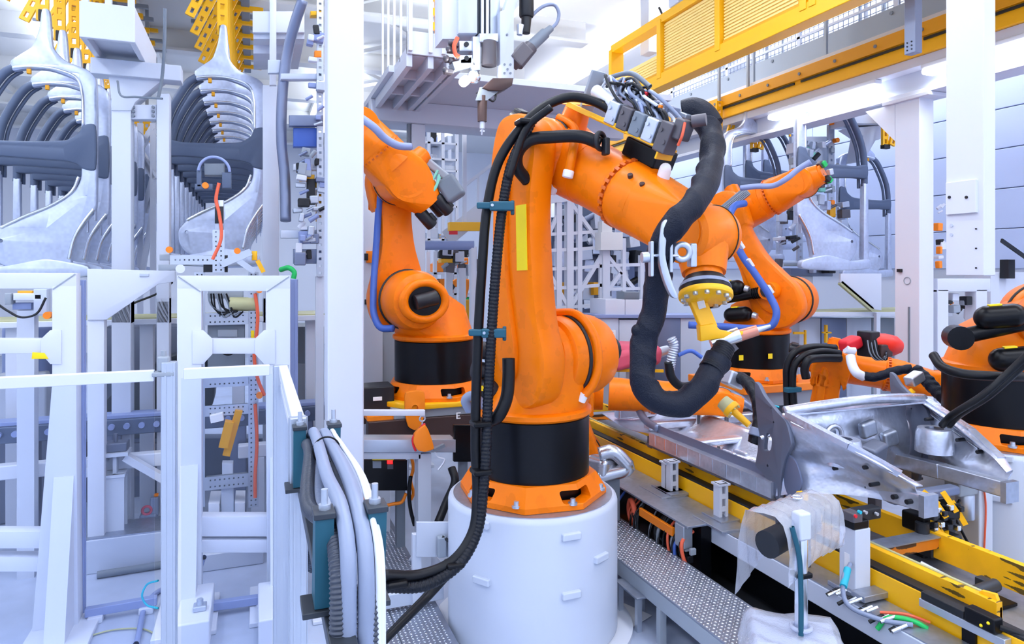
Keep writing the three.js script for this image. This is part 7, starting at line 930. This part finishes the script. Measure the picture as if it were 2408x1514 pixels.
  const yc = site('conveyor_hanger', 'yellow punched hanger left of the white right column', 'hanger', at(2085, 320, 8.3), 'yellow hangers over the body sides'); { for (const [x, r] of [[2078, 0], [2094, -.3]]) { const p = at(x, 342, 8.2); W(yc).add(punched(.09, .62, .03, 1, 7, .035, .05), MT([p.x, p.y, p.z], [0, 0, r])).mesh('punched_bar', M.yellow, yc); } W(yc).bar(at(2080, 225, 8.2), V(at(2080, 225, 8.2).x, YC + .02, at(2080, 225, 8.2).z), .03, .03).mesh('drop_rod', M.grey, yc); const p = at(2082, 345, 8.2); W(yc).rb([p.x, p.y, p.z], [.1, .05, .06], .006).mesh('grip', M.dark, yc); }
  for (const [i, x] of [[0, 1700], [1, 1780]]) { const p = at(x, 330, 9), q = copyOf(yc, i ? 'yellow punched hanger second over the parked sides in the right background' : 'yellow punched hanger over the first parked side in the right background'); q.position.copy(p); }
  const fr = site('white_machine_portal', 'white portal frame with dark fittings right of the white column', 'portal', at(2260, 700, 6.2)); { const Zp = -4.7; const m = W(fr); rz(m, 2205, 655, 2330, 686, Zp, .12, .01); m.mesh('head_beam', M.white, fr); for (const x of [2205, 2296]) { const q = W(fr), p = atZ(x, 680, Zp), p2 = atZ(x + 26, 680, Zp); q.bb(p.x, p2.x, 0, p.y, Zp - .12, Zp, .008); q.mesh('leg', M.white, fr); } litter(fr, 16, 2218, 2290, 690, 740, Zp - .1, [M.dark, M.white, M.orangeS, M.grey], .03, .1); litter(fr, 10, 2203, 2216, 480, 640, Zp - .1, [M.dark, M.orangeS, M.white], .03, .08); { const q = W(fr); rz(q, 2330, 640, 2420, 960, Zp - .4, .3, .01); q.mesh('side_cabinet', M.white, fr); const k = W(fr); rz(k, 2372, 610, 2388, 655, Zp - .3, .1, .01); k.mesh('black_post', M.dark, fr); const l = W(fr); l.bar(atZ(2355, 565, Zp - .2), atZ(2440, 625, Zp - .2), .02, .04); l.mesh('strut', M.dark, fr); } }
}
{ // dressing of the low right robot
  const o = site('robot_hose', 'pair of black hoses arching over the elbow of the low right robot', 'hose', at(1880, 850, 5.7)); W(o).add(sweep(px3([[1852, 960, 5.6], [1850, 900, 5.6], [1852, 855, 5.6], [1870, 828, 5.6], [1910, 816, 5.65], [1965, 818, 5.7]]), () => .03, 50, 12)).mesh('hose', M.rubber, o); W(o).add(sweep(px3([[1868, 960, 5.55], [1864, 900, 5.55], [1868, 862, 5.55], [1888, 838, 5.55], [1930, 826, 5.6], [1975, 830, 5.65]]), () => .028, 50, 12)).mesh('hose', M.rubber, o); W(o).add(sweep(px3([[1896, 890, 5.5], [1892, 868, 5.5], [1900, 848, 5.5], [1930, 842, 5.55], [1975, 842, 5.6]]), () => .034, 40, 12)).mesh('elbow_hose', M.rubber, o); { const p = at(1864, 916, 5.53); W(o).rb([p.x, p.y, p.z], [.14, .04, .06], .008).mesh('clamp', M.teal, o); }
  const r = site('red_capped_gun', 'red capped adhesive gun riding on the low right robot forearm', 'gun', at(2050, 815, 5.4)); { const d = 5.4, m = frame(at(2085, 810, d), at(2112, 815, d).sub(at(2060, 806, d)), V(0, 1, 0)); const b = W(r); b.m.multiply(m); b.lathe([[.0, .12], [.05, .11], [.08, .06], [.085, -.02], [.07, -.12], [0, -.12]], E3(0, 0, -Math.PI / 2), 26); b.mesh('red_cap', M.redCap, r); W(r).rb([at(2042, 808, d).x, at(2042, 808, d).y, at(2042, 808, d).z], [.1, .2, .14], .01).mesh('valve_block', M.dark, r); W(r).rb([at(2064, 822, d).x, at(2064, 822, d).y, at(2064, 822, d).z + .06], [.12, .1, .06], .01).mesh('valve', M.bronze, r); W(r).rb([at(2000, 808, d).x, at(2000, 808, d).y, at(2000, 808, d).z], [.16, .1, .12], .03, [0, 0, .3], 2).mesh('red_body', M.red, r); W(r).cyl(at(1988, 820, d - .05), at(2008, 826, d - .05), .035, .035, 14).mesh('white_cap', M.paleHose, r); W(r).add(sweep(px3([[2000, 838, 5.3], [2004, 858, 5.25], [2014, 876, 5.2], [2032, 886, 5.2]]), () => .036, 30, 12)).mesh('white_hose', M.paleHose, r); W(r).add(sweep(px3([[2030, 884, 5.2], [2060, 886, 5.15], [2100, 874, 5.1], [2145, 866, 5.05]]), wrinkle(.034, .08, 9, 3), 60, 14)).mesh('black_hose', M.cloth, r); for (let k = 0; k < 6; k++) W(r).tube(px3([[2040 + k * 4, 800, 5.33], [2046 + k * 5, 830 + k * 2, 5.3], [2060 + k * 5, 846, 5.3], [2085, 840 - k * 3, 5.3]]), .006, 20, 6).mesh('wire', k % 2 ? M.rubber : M.grey2, r); }
  const w = site('wrapped_hose', 'black wrapped hose hanging from the low right robot wrist towards the right robot', 'hose', at(2210, 930, 4.9)); W(w).add(sweep(px3([[2148, 868, 5.0], [2170, 884, 4.95], [2200, 915, 4.85], [2232, 945, 4.75], [2250, 970, 4.65], [2258, 1000, 4.6]]), wrinkle(.046, .09, 16, 8), 90, 16)).mesh('cover', M.cloth, w);
  const t = site('dispensing_gun', 'yellow flange and rod tool on the low right robot wrist', 'tool', at(2130, 935, 4.9)); { const d = 4.75, A = at(2118, 918, d), B = at(2180, 972, d - .1), dir = B.clone().sub(A).normalize(); W(t).rcyl(A.clone().addScaledVector(dir, .03), A.clone().addScaledVector(dir, .07), .06, .006, 24).mesh('flange', M.yellow, t); W(t).cyl(A.clone().addScaledVector(dir, .07), B, .024, .018, 14).mesh('rod', M.yellow, t); W(t).cyl(A, A.clone().addScaledVector(dir, .03), .05, .05, 20).mesh('collar', M.orangeD, t); W(t).rb([at(2150, 890, d).x, at(2150, 890, d).y, at(2150, 890, d).z], [.12, .07, .08], .012, [0, 0, .4]).mesh('hose_holder', M.alu, t); }
  const t5 = site('dispensing_gun', 'yellow flange and rod tool of the hidden robot over the car floor', 'tool', at(1725, 965, 4.9)); { const d = 4.7, A = at(1712, 955, d), B = at(1762, 1000, d - .1), dir = B.clone().sub(A).normalize(); W(t5).rcyl(A.clone().addScaledVector(dir, .01), A.clone().addScaledVector(dir, .05), .062, .006, 24).mesh('flange', M.yellow, t5); for (let k = 0; k < 8; k++) { const a = k / 8 * 6.283, q = frame(A.clone().addScaledVector(dir, .05), dir, V(0, 1, 0)); const b = W(t5); b.m.multiply(q); b.cyl([0, Math.cos(a) * .05, Math.sin(a) * .05], [.008, Math.cos(a) * .05, Math.sin(a) * .05], .007, .007, 6); b.mesh('bolt', M.olive, t5); } W(t5).cyl(A.clone().addScaledVector(dir, .05), B, .026, .022, 14).mesh('rod', M.yellow, t5); W(t5).cyl(A.clone().addScaledVector(dir, -.05), A.clone().addScaledVector(dir, .01), .05, .055, 18).mesh('collar', M.olive, t5); }
  const h5 = site('wrapped_hose', 'dark wrapped hose bending down over the grey pillar plate of the car body', 'hose', at(1780, 950, 4.5)); W(h5).add(sweep(px3([[1718, 886, 4.6], [1745, 890, 4.5], [1766, 910, 4.4], [1782, 945, 4.3], [1786, 985, 4.25], [1780, 1020, 4.2], [1772, 1042, 4.2]]), wrinkle(.04, .07, 14, 6), 70, 16)).mesh('cover', M.rubberB, h5); W(h5).add(sweep(px3([[1782, 1008, 4.19], [1777, 1026, 4.18]]), () => .045, 8, 16)).mesh('grey_band', M.greyHose, h5); { const p = at(1724, 892, 4.55); W(h5).rb([p.x, p.y, p.z], [.13, .1, .1], .015, [0, 0, -.4]).mesh('holder', M.alu, h5); } W(h5).cyl(at(1790, 1030, 4.12), at(1815, 1020, 4.1), .016, .014, 12).mesh('steel_tip', M.bright, h5); W(h5).cyl(at(1818, 1012, 4.1), at(1846, 1006, 4.1), .014, .012, 12).mesh('brown_nozzle', M.brownCap, h5);
  // hoses of the right edge robot
  const q = site('robot_hose', 'thick black hoses crossing below the counterbalance of the right edge robot', 'hose', at(2320, 900, 4.1)); W(q).add(sweep(px3([[2195, 835, 4.15], [2215, 862, 4.05], [2260, 878, 3.95], [2330, 884, 3.9], [2430, 886, 3.9]]), () => .028, 50, 12)).mesh('hose', M.rubber, q); for (const dx of [0, 16]) W(q).add(sweep(px3([[2430 + dx, 820, 3.75], [2380 + dx, 868, 3.8], [2310 + dx, 930, 3.85], [2240 + dx, 975, 3.95], [2215 + dx, 1000, 4.05]]), () => .02, 40, 12)).mesh('hose', M.rubber, q);
}
{ // blurred gripper side left of the white column, standing still here
  const Z = -5.5, o = site('gripper_fixture', 'gripper frame with yellow clamps just left of the tall white column', 'gripper', [atZ(735, 600, Z).x, 0, Z]);
  { const a = atZ(752, 620, Z), h = 3.6 - a.y; W(o).add(punched(.05, 2.2, .03, 1, 40, .02, .02), MT([a.x, a.y - .1, Z])).mesh('perforated_bar', M.alu, o); W(o).bb(a.x - .03, a.x + .03, 0, a.y - .1, Z - .06, Z).mesh('stand', M.white2, o); }
  for (const [x0, y0, x1, y1, m, n] of [[660, 172, 762, 186, M.cool, 'arm'], [680, 270, 760, 296, M.bodyMid, 'arm'], [690, 300, 745, 345, M.blueHose, 'blue_cover'], [690, 385, 760, 400, M.white, 'arm'], [730, 25, 760, 36, M.yellow, 'yellow_clamp'], [740, 118, 756, 134, M.orangeS, 'orange_knob'], [705, 410, 740, 425, M.yellow, 'yellow_clamp'], [735, 425, 760, 440, M.yellow, 'yellow_clamp'], [744, 445, 758, 520, M.yellowD, 'yellow_clamp'], [722, 420, 742, 480, M.dark, 'dark_block'], [660, 540, 760, 560, M.cool, 'arm'], [690, 585, 760, 620, M.bodyMid, 'base']]) { const b = W(o); rz(b, x0, y0, x1, y1, Z + .02 * (x0 % 3), .08, .01); b.mesh(n, m, o); }
  litter(o, 40, 695, 762, 340, 620, Z + .05, [M.alu, M.white, M.grey, M.bodyMid, M.lilac, M.dark], .03, .1); litter(o, 12, 720, 762, 20, 300, Z + .05, [M.alu, M.white, M.lilac, M.dark], .03, .08);
  { const b = W(o); b.tube(px3([[660, 634, 5.2], [680, 630, 5.15], [692, 640, 5.15], [690, 655, 5.15]]), .02, 16, 8); b.mesh('green_hose', M.green, o); }
  const p = site('car_roof_rail', 'curved blue-grey roof rail pressing held by the gripper left of the column', 'pressing', at(668, 300, 5.3)); W(p).add(sweep(px3([[712, 0, 5.2], [692, 60, 5.25], [675, 130, 5.3], [664, 220, 5.3], [662, 330, 5.3], [670, 420, 5.3], [672, 520, 5.25]]), () => .04, 60, 10)).mesh('rail', M.bodyMid, p); { const b = W(p); rz(b, 630, 140, 668, 172, -5.6, .05, .01); b.mesh('tab', M.cool, p); }
}
scene.traverse(o => { if (o.isMesh) { o.castShadow = true; o.receiveShadow = true; } if (o.userData && o.userData.at) delete o.userData.at; });
renderer.render(scene, camera);
